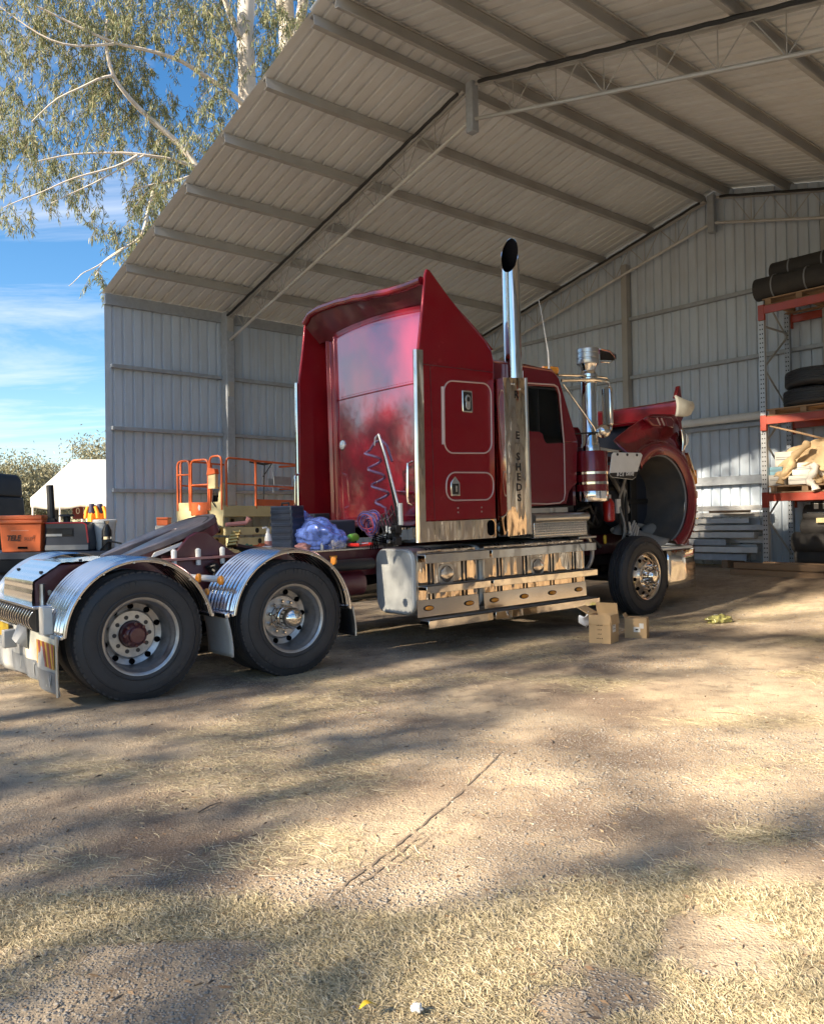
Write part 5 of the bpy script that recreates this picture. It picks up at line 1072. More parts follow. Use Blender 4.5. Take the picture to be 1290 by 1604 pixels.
b = MB(); b.tube([(0, 0, 0), (0, 0, .004), (0, 0, .16), (0, 0, .185), (0, 0, .20)], [.036, .042, .042, .03, .018], 18); b.ob('body', M['white'], o)
b = MB(); b.tube([(0, 0, .20), (0, 0, .235)], .022, 14); b.ob('cap', M['white'], o)
b = MB(); b.tube([(0, 0, .05), (0, 0, .12)], .0426, 18); b.ob('label', M['blue_box'], o)
b = MB(); b.box((5.43, -1.12, 1.04), (5.76, -.88, 1.066)); P(b, 'tank_ledge', 'alu', bevel=.006)
def lump(name, lab, cat, x, y, sx_, sy_, sz_, mat, sd_, z=1.066, sub=3):
    bm = bmesh.new(); bmesh.ops.create_icosphere(bm, subdivisions=sub, radius=1)
    for v in bm.verts:
        p = v.co.copy(); k = 1+.45*noise.fractal(p*1.9+Vector((sd_, 0, 0)), 1, 2, 3); v.co = Vector((p.x*sx_*k, p.y*sy_*k, max(-.02, p.z*sz_*k+sz_*.5)))
    me = bpy.data.meshes.new(name); bm.to_mesh(me); bm.free(); me.materials.append(mat); me.shade_smooth()
    o = link(name, me); o.matrix_world = tpl(x, y, z+.01); tag(o, lab, cat); return o
lump('work_glove', 'green rubber glove lying on the truck deck beside the white bottle', 'glove', 1.52, -.10, .06, .11, .05, M['green'], 1)
lump('cleaning_rag', 'pale pink rag bunched on the truck deck in front of the tall case', 'rag', 1.98, -.40, .07, .10, .045, M['pinkrod'], 3)
lump('cleaning_rag', 'white rag lying on the deck between the glove and the white bottle', 'rag', 1.63, -.28, .06, .06, .035, M['paper'], 5)
lump('paper_wad', 'crumpled white paper at the near edge of the deck by the blue bag', 'paper', 2.44, -.40, .06, .07, .05, M['paper'], 8)
o = thing('ratchet_tool', 'lime green and black power tool on the deck below the coiled hoses', 'power tool', tpl(2.56, -.46, 1.066, R(30)))
b = MB(); b.tube([(-.09, 0, .10), (-.06, 0, .11), (.06, 0, .11), (.10, 0, .10)], [.02, .04, .045, .03], 14); b.ob('body', M['lime'], o)
b = MB(); b.tube([(.03, 0, .09), (.035, 0, .0)], .024, 10); b.cbox((.03, 0, .015), (.09, .07, .03)); b.ob('handle', M['black'], o, bevel=.006)
b = MB(); b.tube([(-.09, 0, .10), (-.14, 0, .10)], .016, 10); b.ob('nose', M['alu'], o)
o = thing('red_tray', 'flat red plastic tray with tools on the deck edge by the tank', 'tray', tpl(2.52, -.66, 1.09, R(5)))
b = MB(); b.box((-.10, -.09, 0), (.10, .09, .014)); b.box((-.10, -.09, 0), (-.09, .09, .035)); b.box((.09, -.09, 0), (.10, .09, .035)); b.ob('pan', M['red'], o, bevel=.004)
b = MB(); b.tube([(-.07, -.03, .02), (.07, .02, .025)], .008, 6); b.tube([(-.05, .05, .02), (.06, -.05, .028)], .007, 6); b.ob('spanner', M['alu'], o)
for k, (x, y, r, lab) in enumerate(((2.34, -.36, .022, 'short steel socket on the deck under the near end of the blue bag'), (2.20, -.42, .018, 'small steel fitting on the deck left of the blue bag'), (2.42, -.30, .026, 'white cap on the deck right of the blue bag'))):
    b = MB(); b.tube([(0, 0, 0), (0, 0, .05+.02*k)], r, 12); o = b.ob('socket' if k < 2 else 'bottle_cap', M['alu'] if k < 2 else M['white']); o.matrix_world = tpl(x, y, 1.067); tag(o, lab, 'tool part' if k < 2 else 'cap')
# ------------------------------------------------------------------ cartons and litter on the ground
def carton(x, y, rz, w, d, h, label, flaps):
    c = thing('cardboard_box', label, 'box', place(x, y, gzz(x, y)-.006, rz)); t = .006
    b = MB(); b.box((-w/2, -d/2, 0), (w/2, -d/2+t, h)); b.box((-w/2, d/2-t, 0), (w/2, d/2, h)); b.box((-w/2, -d/2+t, 0), (-w/2+t, d/2-t, h)); b.box((w/2-t, -d/2+t, 0), (w/2, d/2-t, h)); b.box((-w/2+t, -d/2+t, 0), (w/2-t, d/2-t, t)); b.ob('body', M['card'], c)
    for (side, ang, ln) in flaps:
        b = MB(); ww = w if side in 'fb' else d; b.box((-ww/2, -.003, 0), (ww/2, .003, ln)); f = b.ob('flap', M['card'], c)
        base = {'f': (0, -d/2+.003, h, 0), 'b': (0, d/2-.003, h, pi), 'l': (-w/2+.003, 0, h, -pi/2), 'r': (w/2-.003, 0, h, pi/2)}[side]
        f.matrix_local = Matrix.Translation(base[:3]) @ Matrix.Rotation(base[3], 4, 'Z') @ Matrix.Rotation(R(ang), 4, 'X')
    return c
bxp = CP + ((946-645)/FPX*CR - (1010-802)/FPX*CU + _fw)*8.45
c1 = carton(1.905+.10, 8.50+.12, R(-34+0), .235, .235, .30, 'open cardboard box with white label and white paper spilling from its left side', [('b', -14, .115), ('l', 62, .15), ('r', 172, .10), ('f', 176, .10)])
FYm = Matrix(((1, 0, 0, 0), (0, 0, -1, 0), (0, 1, 0, 0), (0, 0, 0, 1)))
FXp = Matrix(((0, 0, 1, 0), (1, 0, 0, 0), (0, 1, 0, 0), (0, 0, 0, 1)))
for k in range(5):
    pass
for k in range(5):
    b = MB(); wd = (.055, .07, .05, .045, .075)[k]
    for q in range(4): b.box((-wd/2+wd*q/4, -.1182, .232-.045*k), (-wd/2+wd*(q+.62)/4, -.1176, .240-.045*k+.004*(q % 2)))
    b.ob('print', M['card_d'], c1)
b = MB(); b.box((.1178, -.06, .12), (.1186, .03, .29)); lb = b.ob('label', M['paper'], c1)
b = MB()
for k in range(4): b.box((.1187, -.05, .15+.035*k), (.1190, .02-.02*(k % 2), .155+.035*k))
b.ob('print', M['ink'], lb)
def sheetp(i, j): return (-.13-.11*i-.02*sin(j*5), -.02+.14*(j-.5), .30-.05*i-.16*i*j-.04*sin(i*4)+.03*sin(j*6+i*3))
b = MB(); b.grid(sheetp, 10, 10); o = b.ob('paper_sheet', mk('white paper', (.74, .76, .82), .7, bump=.3, bs=12, bdist=.01), None, angle=60, solid=.003); o.matrix_world = c1.matrix_world.copy(); tag(o, 'white paper hanging out of the open cardboard box', 'paper')
c2 = carton(2.42, 8.86, R(-24), .23, .20, .215, 'closed smaller cardboard box with two white labels beside the front wheel', [('f', -88, .10), ('b', -88, .10), ('l', 30, .05)])
for (x0, z0, x1, z1) in ((-.02, .07, .05, .125), (.04, .11, .085, .165)):
    b = MB(); b.box((x0, -.1008, z0), (x1, -.1002, z1)); b.ob('label', M['paper'], c2)
b = MB(); b.box((.0, -.1014, .09), (.03, -.1009, .105)); b.ob('print', M['ink'], c2)
def gpx(px, py):  # where a view ray meets the yard
    d = ((px-645)/FPX*CR - (py-802)/FPX*CU + _fw); t = 1.
    for _ in range(40): p = CP+d*t; t += (p.z-gzz(p.x, p.y))/(-d.z)*.9
    return CP+d*t
pb = gpx(1125, 975)
bm = bmesh.new(); bmesh.ops.create_icosphere(bm, subdivisions=4, radius=1)
for v in bm.verts:
    p = v.co.copy(); k = 1+.55*noise.fractal(p*2.3+Vector((4, 1, 0)), 1, 2, 4); v.co = Vector((p.x*.15*k, p.y*.10*k, max(-.02, p.z*.055*k+.02)))
me = bpy.data.meshes.new('plastic_bag'); bm.to_mesh(me); bm.free(); me.materials.append(M['film_y']); me.shade_smooth()
o = link('plastic_bag', me); o.matrix_world = place(pb.x, pb.y, pb.z+.01, R(20)); tag(o, 'crumpled yellowish plastic bag lying on the dirt right of the front wheel', 'plastic bag')
pw = gpx(653, 1594)
o = lump('paper_wad', 'small white lump of rubbish at the bottom edge of the dry grass', 'litter', 0, 0, .016, .014, .012, M['paper'], 2, 0); o.matrix_world = place(pw.x, pw.y, pw.z+.02)
pw = gpx(577, 1598); b = MB(); b.grid(lambda i, j: ((i-.5)*.06, (j-.5)*.022*sin(pi*(i*.9+.05)), .02+.012*sin(i*4)), 6, 4); o = b.ob('fallen_leaf', M['yellow'], None, angle=80); o.matrix_world = place(pw.x, pw.y, pw.z+.02, R(35)); tag(o, 'yellow fallen leaf on the dry grass at the bottom edge', 'leaf')
# ------------------------------------------------------------------ pallet rack against the back wall
def shp(w, d, rz=0, z=None): return SM @ Matrix.Translation((w, d, sg(w, d) if z is None else z)) @ Matrix.Rotation(rz, 4, 'Z')
RW, RD0, RD1, RLN = 8.56, 7.72, 8.62, 2.75
g0 = sg(RW, RD0)
rack = thing('pallet_rack', 'tall pallet rack with orange beams and perforated pale posts by the back wall', 'rack', SM @ Matrix.Translation((RW, RD0, 0)))
def post(w, d, z1, mat):
    b = MB(); z0 = sg(RW+w, RD0+d)-.02
    b.prism([(w-.045, d-.035), (w+.045, d-.035), (w+.045, d+.035), (w+.03, d+.035), (w+.03, d-.028), (w-.03, d-.028), (w-.03, d+.035), (w-.045, d+.035)], z0, z1, 'z'); p = b.ob('post', M[mat], rack)
    b = MB(); z = z0+.1
    while z < z1-.05:
        for dx in (-.02, .02): b.prism([(w+dx+.011*cos(R(a)), z+.013*sin(R(a))) for a in range(0, 360, 60)], d-.0375, d-.035)
        z += .075
    h_ = b.ob('post_hole', M['void'], p, angle=0); h_['kind'] = 'stuff'
    b = MB(); b.box((w-.07, d-.07, z0), (w+.07, d+.07, z0+.03)); b.ob('foot', M[mat], p)
for w in (0, RLN):
    post(w, 0, 5.02, 'rack_g'); post(w, RD1-RD0, 5.02, 'gal')
    zz = g0+.25; k = 0
    while zz < 4.6:
        b = MB(); a = (w, .03, zz) if k % 2 else (w, .87, zz); c = (w, .87, zz+.62) if k % 2 else (w, .03, zz+.62); b.tube([a, c], .017, 6); b.ob('brace', M['gal_d'], rack); zz += .62; k += 1
    b = MB(); b.tube([(w, .03, 4.62), (w, .87, 4.62)], .017, 6); b.ob('brace', M['gal_d'], rack)
LV = (4.80, 2.98, 1.72)
for z in LV:
    for d, yy in ((-.05, 0), (RD1-RD0+.05, 1)):
        b = MB(); b.box((.05, d-.025, z), (RLN-.05, d+.025, z+.13)); bm_ = b.ob('beam', M['rack_o'], rack, bevel=.008)
        for w in (.02, RLN-.02):
            b = MB(); b.box((w-.05, d-.031, z-.10), (w+.05, d+.031, z+.15)); b.ob('connector', M['rack_o'], bm_, bevel=.004)
b = MB(); b.tube([(.1, -.02, 2.96), (1.5, .75, 2.45)], .018, 6); b.ob('brace', M['timber_l'], rack)
def pallet(w, d, z, ln, lab):
    p = thing('pallet', lab, 'pallet', SM @ Matrix.Translation((w, d, z)), 'timber pallets on the rack')
    for k in range(7):
        b = MB(); b.box((0, .02+k*.13, .10), (ln, .12+k*.13, .122)); b.ob('board', M['timber'], p, bevel=.002)
    for x in (.05, ln/2-.05, ln-.15):
        b = MB(); b.box((x, .02, .022), (x+.10, .90, .098)); b.ob('bearer', M['timber'], p, bevel=.002)
    for k in (0, .4, .8):
        b = MB(); b.box((0, .02+k, 0), (ln, .12+k, .02)); b.ob('board', M['timber'], p, bevel=.002)
    return p
pallet(RW+.02, RD0-.05, LV[0]+.133, 1.2, 'timber pallet on the top rack beam carrying the black rolls')
pallet(RW+.05, RD0-.05, LV[1]+.133, 1.2, 'timber pallet on the middle rack beam under the two tyres')
pallet(RW+.05, RD0-.05, LV[2]+.133, 1.2, 'timber pallet on the lowest rack beam under the canvas heap')
pallet(RW+1.35, RD0-.05, LV[0]+.133, 1.2, 'timber pallet at the far right of the top rack beam'); pallet(RW+1.38, RD0-.05, LV[2]+.133, 1.2, 'timber pallet at the far right of the lowest rack beam')
def roll(w, d, z, ln, r, lab, straps=True, ry=0):
    t = thing('rubber_roll', lab, 'roll', SM @ Matrix.Translation((w, d, z)), 'black rubber rolls')
    pr = []
    for k in range(28):
        a = 2*pi*k/27; q = r*(1+.05*noise.noise(Vector((a, w*3, z*5)))); pr.append((q*cos(a), q*sin(a)))
    b = MB(); b.prism([(y, zz+r) for y, zz in pr[:-1]], 0, ln, 'x'); b.ob('sheet_roll', M['foam'], t, bevel=.01)
    b = MB(); b.prism([(.35*y, .35*zz+r) for y, zz in pr[:-1]], -.004, .02, 'x'); b.ob('core', M['void'], t)
    if straps:
        for x in (.32, .85):
            b = MB(); b.lathe([(r*1.04, x-.012), (r*1.06, x-.012), (r*1.06, x+.012), (r*1.04, x+.012)], 28, Matrix.Translation((0, 0, r)) @ Matrix(((0, 1, 0, 0), (1, 0, 0, 0), (0, 0, 1, 0), (0, 0, 0, 1))), closed=True); b.ob('strap', M['flap_grey'], t)
    return t
zt = LV[0]+.133+.125
roll(RW-.12, RD0+.10, zt, 2.2, .19, 'front black rubber roll tied with straps on top of the rack')
roll(RW+.0, RD0+.52, zt, 2.2, .21, 'rear black rubber roll on top of the rack')
roll(RW+.05, RD0+.32, zt+.31, 2.2, .17, 'uppermost black rubber roll resting on the other rolls on the rack')
# tyres lying flat on the middle level
zt = LV[1]+.133+.125
for k, (dz, lab) in enumerate(((.14, 'lower black truck tyre lying flat on the middle rack pallet'), (.43, 'upper black truck tyre with its chrome rim lying flat on the middle rack pallet'))):
    t = thing('truck_tyre', lab, 'tyre', SM @ Matrix.Translation((RW+.70+.03*k, RD0+.42, zt+dz)) @ Matrix.Rotation(R(-90-(3 if k else 0)), 4, 'X'), 'spare truck tyres')
    link('tread', tyre, t)
    if k:
        b = MB(); b.lathe([(.298, -.02), (.31, -.13), (.30, -.145), (.27, -.13), (.25, -.02), (.1, .0), (.1, .05)], 40); b.ob('rim', M['wheel_bright'], t)
# heap of card, canvas and rope on the lowest level
zt = LV[2]+.133+.125
for k, (w, d, z, sx_, sy_, sz_, rz, mat, lab) in enumerate(((.18, .14, 0, .26, .30, .17, 5, 'paper', 'white carton at the bottom left of the heap on the rack'), (.17, .16, .175, .24, .26, .13, -8, 'blue_box', 'pale blue carton between white cartons on the rack'), (.26, .30, .31, .36, .36, .24, 12, 'paper', 'white carton at the upper left of the heap, leaning under the canvas'), (.62, .10, 0, .42, .34, .14, -4, 'paper', 'flat white carton at the bottom middle of the rack heap'), (.62, .12, .145, .36, .30, .20, 9, 'paper', 'white carton with dark lines in the middle of the rack heap'), (1.05, .3, 0, .4, .5, .35, 3, 'card', 'brown carton behind the canvas heap on the rack'))):
    t = thing('carton', lab, 'carton', SM @ Matrix.Translation((RW+w, RD0+d, zt+z)) @ Matrix.Rotation(R(rz), 4, 'Z'), 'cartons on the rack')
    b = MB(); b.box((-sx_/2, -sy_/2, 0), (sx_/2, sy_/2, sz_)); b.ob('body', M[mat], t, bevel=.006)
    b = MB(); b.box((-sx_/2+.02, -sy_/2-.003, sz_*.45), (sx_/2-.02, -sy_/2-.001, sz_*.50)); b.box((-sx_/2+.02, -sy_/2-.003, sz_*.60), (sx_/2-.02, -sy_/2-.001, sz_*.64)); b.ob('fold', M['flap_grey'], t)
    b = MB(); b.box((-.02, -sy_/2-.001, sz_), (.02, sy_/2+.001, sz_+.002)); b.ob('tape', M['timber_l'], t)
def drape(i, j):
    w = .25+1.5*i; fold = .055*sin(i*17+j*2.4)+.035*sin(i*33+j*6+1)
    d = .62-.66*j; z = .42+.30*sin(pi*min(1, i*1.15+.12))*(1-.35*j)+.16*smooth((i-.45)/.4)-.42*smooth((j-.55)/.5)*(1-.5*i)+fold
    return (w-.10*j*(1-i), d+.4*fold, z)
b = MB(); b.grid(drape, 60, 26); o = b.ob('canvas_sheet', M['canvas'], None, angle=80, solid=.02); o.matrix_world = SM @ Matrix.Translation((RW, RD0, zt)); tag(o, 'tan canvas sheet draped in folds over the cartons on the rack', 'canvas')
for k, (w0, lab) in enumerate(((.30, 'twisted tan canvas strip hanging down the left side of the heap'), (.80, 'twisted cream cloth strip hanging over the pallet edge on the rack'))):
    b = MB(); pts = [(w0+.42-.06*t+.03*sin(t*3), -.06-.05*sin(t*1.2), .66-.14*t) for t in [q*.35 for q in range(14+2*k)]] if k == 0 else [(w0+.05*sin(t*2), -.10, .30-.10*t) for t in [q*.4 for q in range(11)]]
    pts = [(x-.5*(.66-z)*(1 if k == 0 else 0)*.7, y, z) for x, y, z in pts]
    b.tube(pts, [.055+.018*sin(q*2.1) for q in range(len(pts))], 9); o = b.ob('cloth_strip', M['canvas'] if k == 0 else M['paper'], None, angle=80); o.matrix_world = SM @ Matrix.Translation((RW, RD0, zt)); tag(o, lab, 'cloth')
for k in range(9):
    random.seed(50+k); w = .78+.11*k; o = lump('cloth_bundle', 'crumpled cream cloth in the rack heap, %s' % ('nearest the white carton', 'second right of the white carton', 'third right of the white carton', 'low in the middle of the heap', 'below the brown carton', 'bulging over the pallet edge', 'toward the right of the heap', 'right of the bulging bundle', 'farthest right in view')[k], 'cloth', 0, 0, .12, .12, .10, M['paper'] if k % 2 else M['canvas'], 20+k, 0)
    o.matrix_world = SM @ Matrix.Translation((RW+w, RD0+.02+.1*(k % 3), zt+.02+.12*(k % 2))); o['group'] = 'cloth bundles on the rack'
# under the rack
for k, (w, d, z, r, lab) in enumerate(((.30, .46, 0, .17, 'lowest thick black roll under the rack'), (.28, .40, .28, .17, 'second black roll from the floor under the rack'), (.42, .42, .56, .155, 'third black roll from the floor under the rack'), (.45, .45, .80, .15, 'topmost black roll in the stack under the rack'))):
    roll(RW+w, RD0+d, sg(RW+w, RD0+d)+.03+z*.92, 2.1, r, lab, False)
o = thing('light_fitting', 'white fluorescent light fitting lying on the rolls under the rack', 'light fitting', SM @ Matrix.Translation((RW+.52, RD0+.30, 1.50)))
b = MB(); b.box((0, 0, 0), (1.5, .12, .035)); b.ob('body', M['white'], o, bevel=.006)
b = MB(); b.tube([(.03, .06, -.02), (1.45, .06, -.02)], .016, 10); b.ob('tube', M['lens'], o)
b = MB(); b.box((RW+.70, RD0+.22, 1.36), (RW+2.3, RD0+.40, 1.44)); o = b.ob('yellow_beam', M['lift_c'], None, bevel=.006); o.matrix_world = SM; tag(o, 'pale yellow beam under the lowest rack shelf', 'beam')
o = thing('electrical_box', 'black electrical box with white switches hanging under the lowest rack shelf', 'electrical box', SM @ Matrix.Translation((RW+.58, RD0+.30, 1.545)))
b = MB(); b.box((0, 0, 0), (.6, .3, .155)); b.ob('case', M['black'], o, bevel=.01)
for x in (.06, .2, .36): 
    b = MB(); b.box((x, -.008, .04), (x+.07, 0, .13)); b.ob('switch', M['white'], o, bevel=.003)
for k in range(4):
    w0, d0, z0, lab = ((-.35, -.55, 0, 'lower front timber beam lying on the dirt before the rack'), (-.30, -.42, 0, 'lower rear timber beam lying at the foot of the rack'), (-.32, -.50, .105, 'upper timber beam on the stack before the rack'), (.1, -.36, .105, 'short upper timber beam against the rack foot'))[k]
    b = MB(); b.box((0, 0, 0), (2.6-.2*k, .12, .10)); o = b.ob('timber_beam', M['timber'], None, bevel=.006); o.matrix_world = SM @ Matrix.Translation((RW+w0, RD0+d0, sg(RW+w0, RD0+d0)+z0-.01)) @ Matrix.Rotation(R(-1), 4, 'Z') @ Matrix.Rotation(R(.5), 4, 'Y'); tag(o, lab, 'timber', 'timber beams by the rack')
b = MB(); b.tube([(5.6, 8.60, 3.26), (8.40, 8.60, 3.27)], .072, 16); o = b.ob('plastic_pipe', M['white'], None); o.matrix_world = SM; tag(o, 'long white pipe lying along a wall girt', 'pipe')
# ------------------------------------------------------------------ stacked steel sections by the back wall
random.seed(12)
st = [(5.9, 8.30, .0, 2.1, .14), (6.0, 8.10, .0, 2.0, .12), (5.8, 8.26, .15, 2.3, .13), (6.1, 8.05, .14, 2.15, .10), (5.9, 8.30, .30, 2.36, .12), (6.2, 8.08, .26, 1.45, .11), (6.3, 8.12, .39, 1.85, .10), (5.9, 8.35, .44, 2.4, .14), (6.2, 8.15, .52, 2.1, .09), (5.9, 8.32, .60, 2.25, .12), (6.1, 8.40, .75, 2.0, .08), (6.2, 8.2, .64, 1.8, .09), (6.1, 8.42, .86, 2.05, .09)]
nm_ = ['lowest', 'front lowest', 'second', 'front second', 'third', 'short front third', 'front fourth', 'fourth', 'front fifth', 'fifth', 'rear upper', 'front upper', 'topmost']
for k, (w, d, z, ln, hh) in enumerate(st):
    b = MB(); t = .006; wd = .16
    b.prism([(0, 0), (wd, 0), (wd, t), (t, t), (t, hh-t), (wd, hh-t), (wd, hh), (0, hh)] if k % 2 else [(0, 0), (wd, 0), (wd, hh), (0, hh)], 0, ln, 'x')
    o = b.ob('steel_channel', M['steel_light'] if k % 4 != 1 else M['gal'], None, bevel=.003); o.matrix_world = SM @ Matrix.Translation((w, d, sg(7, 8.3)+.12+z*1.02)) @ Matrix.Rotation(R(random.uniform(-1.5, 1.5)), 4, 'Z'); tag(o, '%s pale steel channel in the stack by the back wall' % nm_[k], 'steel section', 'steel sections by the back wall')
for k, w in enumerate((6.3, 7.6)):
    b = MB(); b.box((w, 8.0, sg(w, 8.2)-.02), (w+.12, 8.6, sg(w, 8.2)+.13)); o = b.ob('timber_block', M['timber'], None, bevel=.005); o.matrix_world = SM; tag(o, ('left', 'right')[k]+' timber block holding the steel stack off the dirt', 'timber', 'blocks under the steel stack')
o = thing('red_clamp', 'small red clamp with two prongs lying on the steel stack', 'clamp', SM @ Matrix.Translation((6.92, 7.98, sg(7, 8.3)+.30)))
b = MB(); b.box((-.07, -.06, 0), (.09, .06, .09)); b.ob('body', M['red'], o, bevel=.01)
b = MB()
for x in (-.03, .03, .06): b.box((x-.008, -.01, .09), (x+.008, .01, .18))
b.ob('prong', M['pinkrod'], o, bevel=.003)
b = MB(); b.tube([(6.75, 7.95, sg(7, 8.2)+.30), (6.70, 7.9, sg(7, 8.2)+.12), (6.82, 7.9, sg(7, 8.2)+.05), (6.9, 7.88, sg(7, 8.2)-.0)], .012, 6); o = b.ob('rope', M['flap'], None); o.matrix_world = SM; tag(o, 'pale rope trailing from the steel stack to the dirt', 'rope')
b = MB(); b.box((7.35, 8.05, sg(7, 8.3)+.96), (8.0, 8.3, sg(7, 8.3)+1.0)); o = b.ob('rusty_plate', M['timber'], None, bevel=.004); o.matrix_world = SM; tag(o, 'rusty brown plate lying on top of the steel stack', 'steel plate')
# ------------------------------------------------------------------ scissor lift
LB = CP + ((349-645)/FPX*CR + _fw)*14.7
LA = R(29)                                        # end face turned by this from square-on
ex = Vector((cos(LA), -sin(LA), 0)); ey = Vector((sin(LA), cos(LA), 0))   # along the end face (left to right), along the long side
LM = Matrix((ex, ey, Vector((0, 0, 1)))).transposed().to_4x4(); LM.translation = Vector((LB.x, LB.y, gz(LB.x, LB.y)))
lift = thing('scissor_lift', 'orange and cream scissor lift behind the truck, near the left shed wall', 'scissor lift', LM)
g_ = gz(LB.x, LB.y); ZD, ZR = 1.80-g_, 2.70-g_; WD, LN = 1.12, 2.6
def lp(n_, pts, r=.020, mat='lift_o', parent=lift):
    b = MB(); b.tube(pts, r, 8); return b.ob(n_, M[mat], parent)
def hoop(x0, x1, y0, y1, z0, z1):
    r = .08; e = Vector((x1-x0, y1-y0, 0)); l = e.length; e /= l
    q = [(0, z0), (0, z1-r), (r*.3, z1-r*.3), (r, z1), (l-r, z1), (l-r*.3, z1-r*.3), (l, z1-r), (l, z0)]
    return [(x0+e.x*a, y0+e.y*a, z) for a, z in q]
for k, (a, c, zt_) in enumerate(((-1.10, -.80, ZR-.02), (-.76, -.34, ZR-.02), (-.30, -.02, ZR+.03))):
    h_ = lp('end_rail', hoop(a, c, 0, 0, ZD-.05, zt_)); zz = ZD+.62 if k != 1 else ZD+.42
    if k < 2: lp('mid_rail', [(a, 0, zz), (c, 0, zz)], .016, parent=h_)
b = MB(); b.box((-.74, -.02, ZD-.14), (-.36, .0, ZD+.10)); gp = b.ob('gate_panel', M['lift_o'], lift, bevel=.006)
b = MB(); b.prism([(-.56, ZD-.05), (-.53, ZD-.05), (-.52, ZD+.03), (-.56, ZD+.06), (-.58, ZD+.0)], -.024, -.021); b.ob('sticker', M['white'], gp)
b = MB(); b.prism([(-1.13, ZD-.30), (-1.13, ZD+.10), (-.78, ZD+.10), (-.78, ZD-.15), (-.32, ZD-.15), (-.32, ZD+.10), (-.12, ZD+.10), (-.08, ZD+.40), (.0, ZD+.45), (.0, ZD-.36), (-.1, ZD-.33), (-.5, ZD-.27), (-.9, ZD-.26)], 0, .05); b.ob('end_panel', M['lift_c'], lift, bevel=.01)
b = MB(); b.box((-.24, .0, ZD+.1), (-.14, .04, ZD+.22)); b.ob('end_cutout', M['void'], lift)
b = MB(); b.box((-.27, -.09, ZD+.33), (-.09, -.01, ZD+.66)); cb_ = b.ob('control_box', M['lift_c'], lift, bevel=.015)
b = MB(); b.prism([(-.29, ZD+.58), (-.07, ZD+.60), (-.09, ZD+.69), (-.26, ZD+.72)], -.11, .0); b.ob('lid', M['lift_o'], cb_, bevel=.01)
lp('control_cable', [(-.2, -.02, ZD+.3), (-.22, -.03, ZD+.1), (-.15, -.02, ZD)], .010, 'black')
b = MB(); b.box((-WD+.02, .05, ZD-.16), (0, LN, ZD-.09)); b.ob('platform', M['lift_c'], lift, bevel=.008)
for x in (0, -WD):
    sd_ = lp('side_rail', hoop(x, x, .10, .92, ZD, ZR)); lp('mid_rail', [(x, .1, ZD+.43), (x, .92, ZD+.43)], .016, parent=sd_)
    sd_ = lp('side_rail', [(x, .80, ZR-.01), (x, LN-.05, ZR-.01)]); lp('mid_rail', [(x, .92, ZD+.42), (x, LN-.05, ZD+.42)], .016, parent=sd_)
    for y in (.92, LN-.22, LN-.02): lp('rail_post', [(x, y, ZD-.02), (x, y, ZR+(.05 if y > 2 else 0))], .022)
    lp('rail_post', [(x, LN-.12, ZD), (x, LN-.12, ZD+.35)], .03, 'lift_c')
    b = MB(); b.box((x-.015, .0, ZD-.17), (x+.015, LN, ZD+.03)); sp_ = b.ob('side_panel', M['lift_c'], lift, bevel=.006)
    b = MB(); b.box((x-.018, .95, ZD+.035), (x+.018, LN, ZD+.16)); b.ob('toe_board', M['lift_o'], lift, bevel=.004)
    if x == 0:
        FXr = Matrix(((0, 0, 1, 0), (1, 0, 0, 0), (0, 1, 0, 0), (0, 0, 0, 1)))
        text('2604M', .14, Matrix.Translation((.017, 2.05, ZD-.07)) @ FXr, M['ink'], sp_, .0005, .002)
lp('rail_post', [(-WD, LN-.02, ZD), (-WD, LN-.02, ZR)]); lp('end_rail', [(-WD, LN-.02, ZR), (0, LN-.02, ZR)]); lp('mid_rail', [(-WD, LN-.02, ZD+.42), (0, LN-.02, ZD+.42)], .016)
b = MB(); b.tube([(-.3, 1.1, ZR), (-.1, 1.3, ZR-.05), (-.05, 1.5, ZR)], .025, 6); b.tube([(-.05, 1.25, ZR), (-.05, 1.2, ZD)], .012, 6); b.tube([(-.05, 1.2, ZR-.3), (-.05, 1.5, ZR)], .010, 6); b.ob('hung_strap', M['black'], lift)
b = MB(); b.tube([(-.02, 1.45, ZR-.05), (-.02, 1.47, ZD+.3)], .012, 6); b.box((-.03, 1.3, ZR-.45), (.0, 1.45, ZR-.33)); b.box((-.2, 1.7, ZR-.42), (-.18, 2.25, ZR-.26)); b.ob('cable_tray', M['gal'], lift)
# folded scissor arms, chassis, wheels
for k in range(4):
    z = .52+.2*k
    for x in (-.02-.06*(k % 2), -WD+.02+.06*(k % 2)):
        if z+.16 < ZD-.2:
            b = MB(); b.box((x-.03, .12, z), (x+.03, LN-.15, z+.15)); b.ob('scissor_arm', M['lift_c'], lift, bevel=.008)
            b = MB(); b.cyl((x-.04, LN/2-.3, z+.08), (x+.04, LN/2-.3, z+.08), .05, seg=12); b.ob('pivot', M['engine'], lift)
b = MB(); b.box((-WD+.05, .1, .18), (-.05, LN-.1, .50)); b.ob('chassis', M['lift_c'], lift, bevel=.012)
b = MB(); b.box((-.16, .95, .40), (.04, 2.2, .95)); pn = b.ob('battery_cover', M['lift_o'], lift, bevel=.015)
b = MB()
for i in range(7):
    for j in range(6):
        b.prism([(1.02+.055*i+(.027 if j % 2 else 0)+.016*cos(R(a)), .52+.062*j+.02*sin(R(a))) for a in range(0, 360, 60)], .040, .043, 'x')
b.ob('vent_hole', M['void'], pn, angle=0)
b = MB(); b.box((-WD+.08, .16, .95), (-.08, LN-.2, ZD-.17)); b.ob('hoist_shadow_box', M['engine'], lift) if False else None
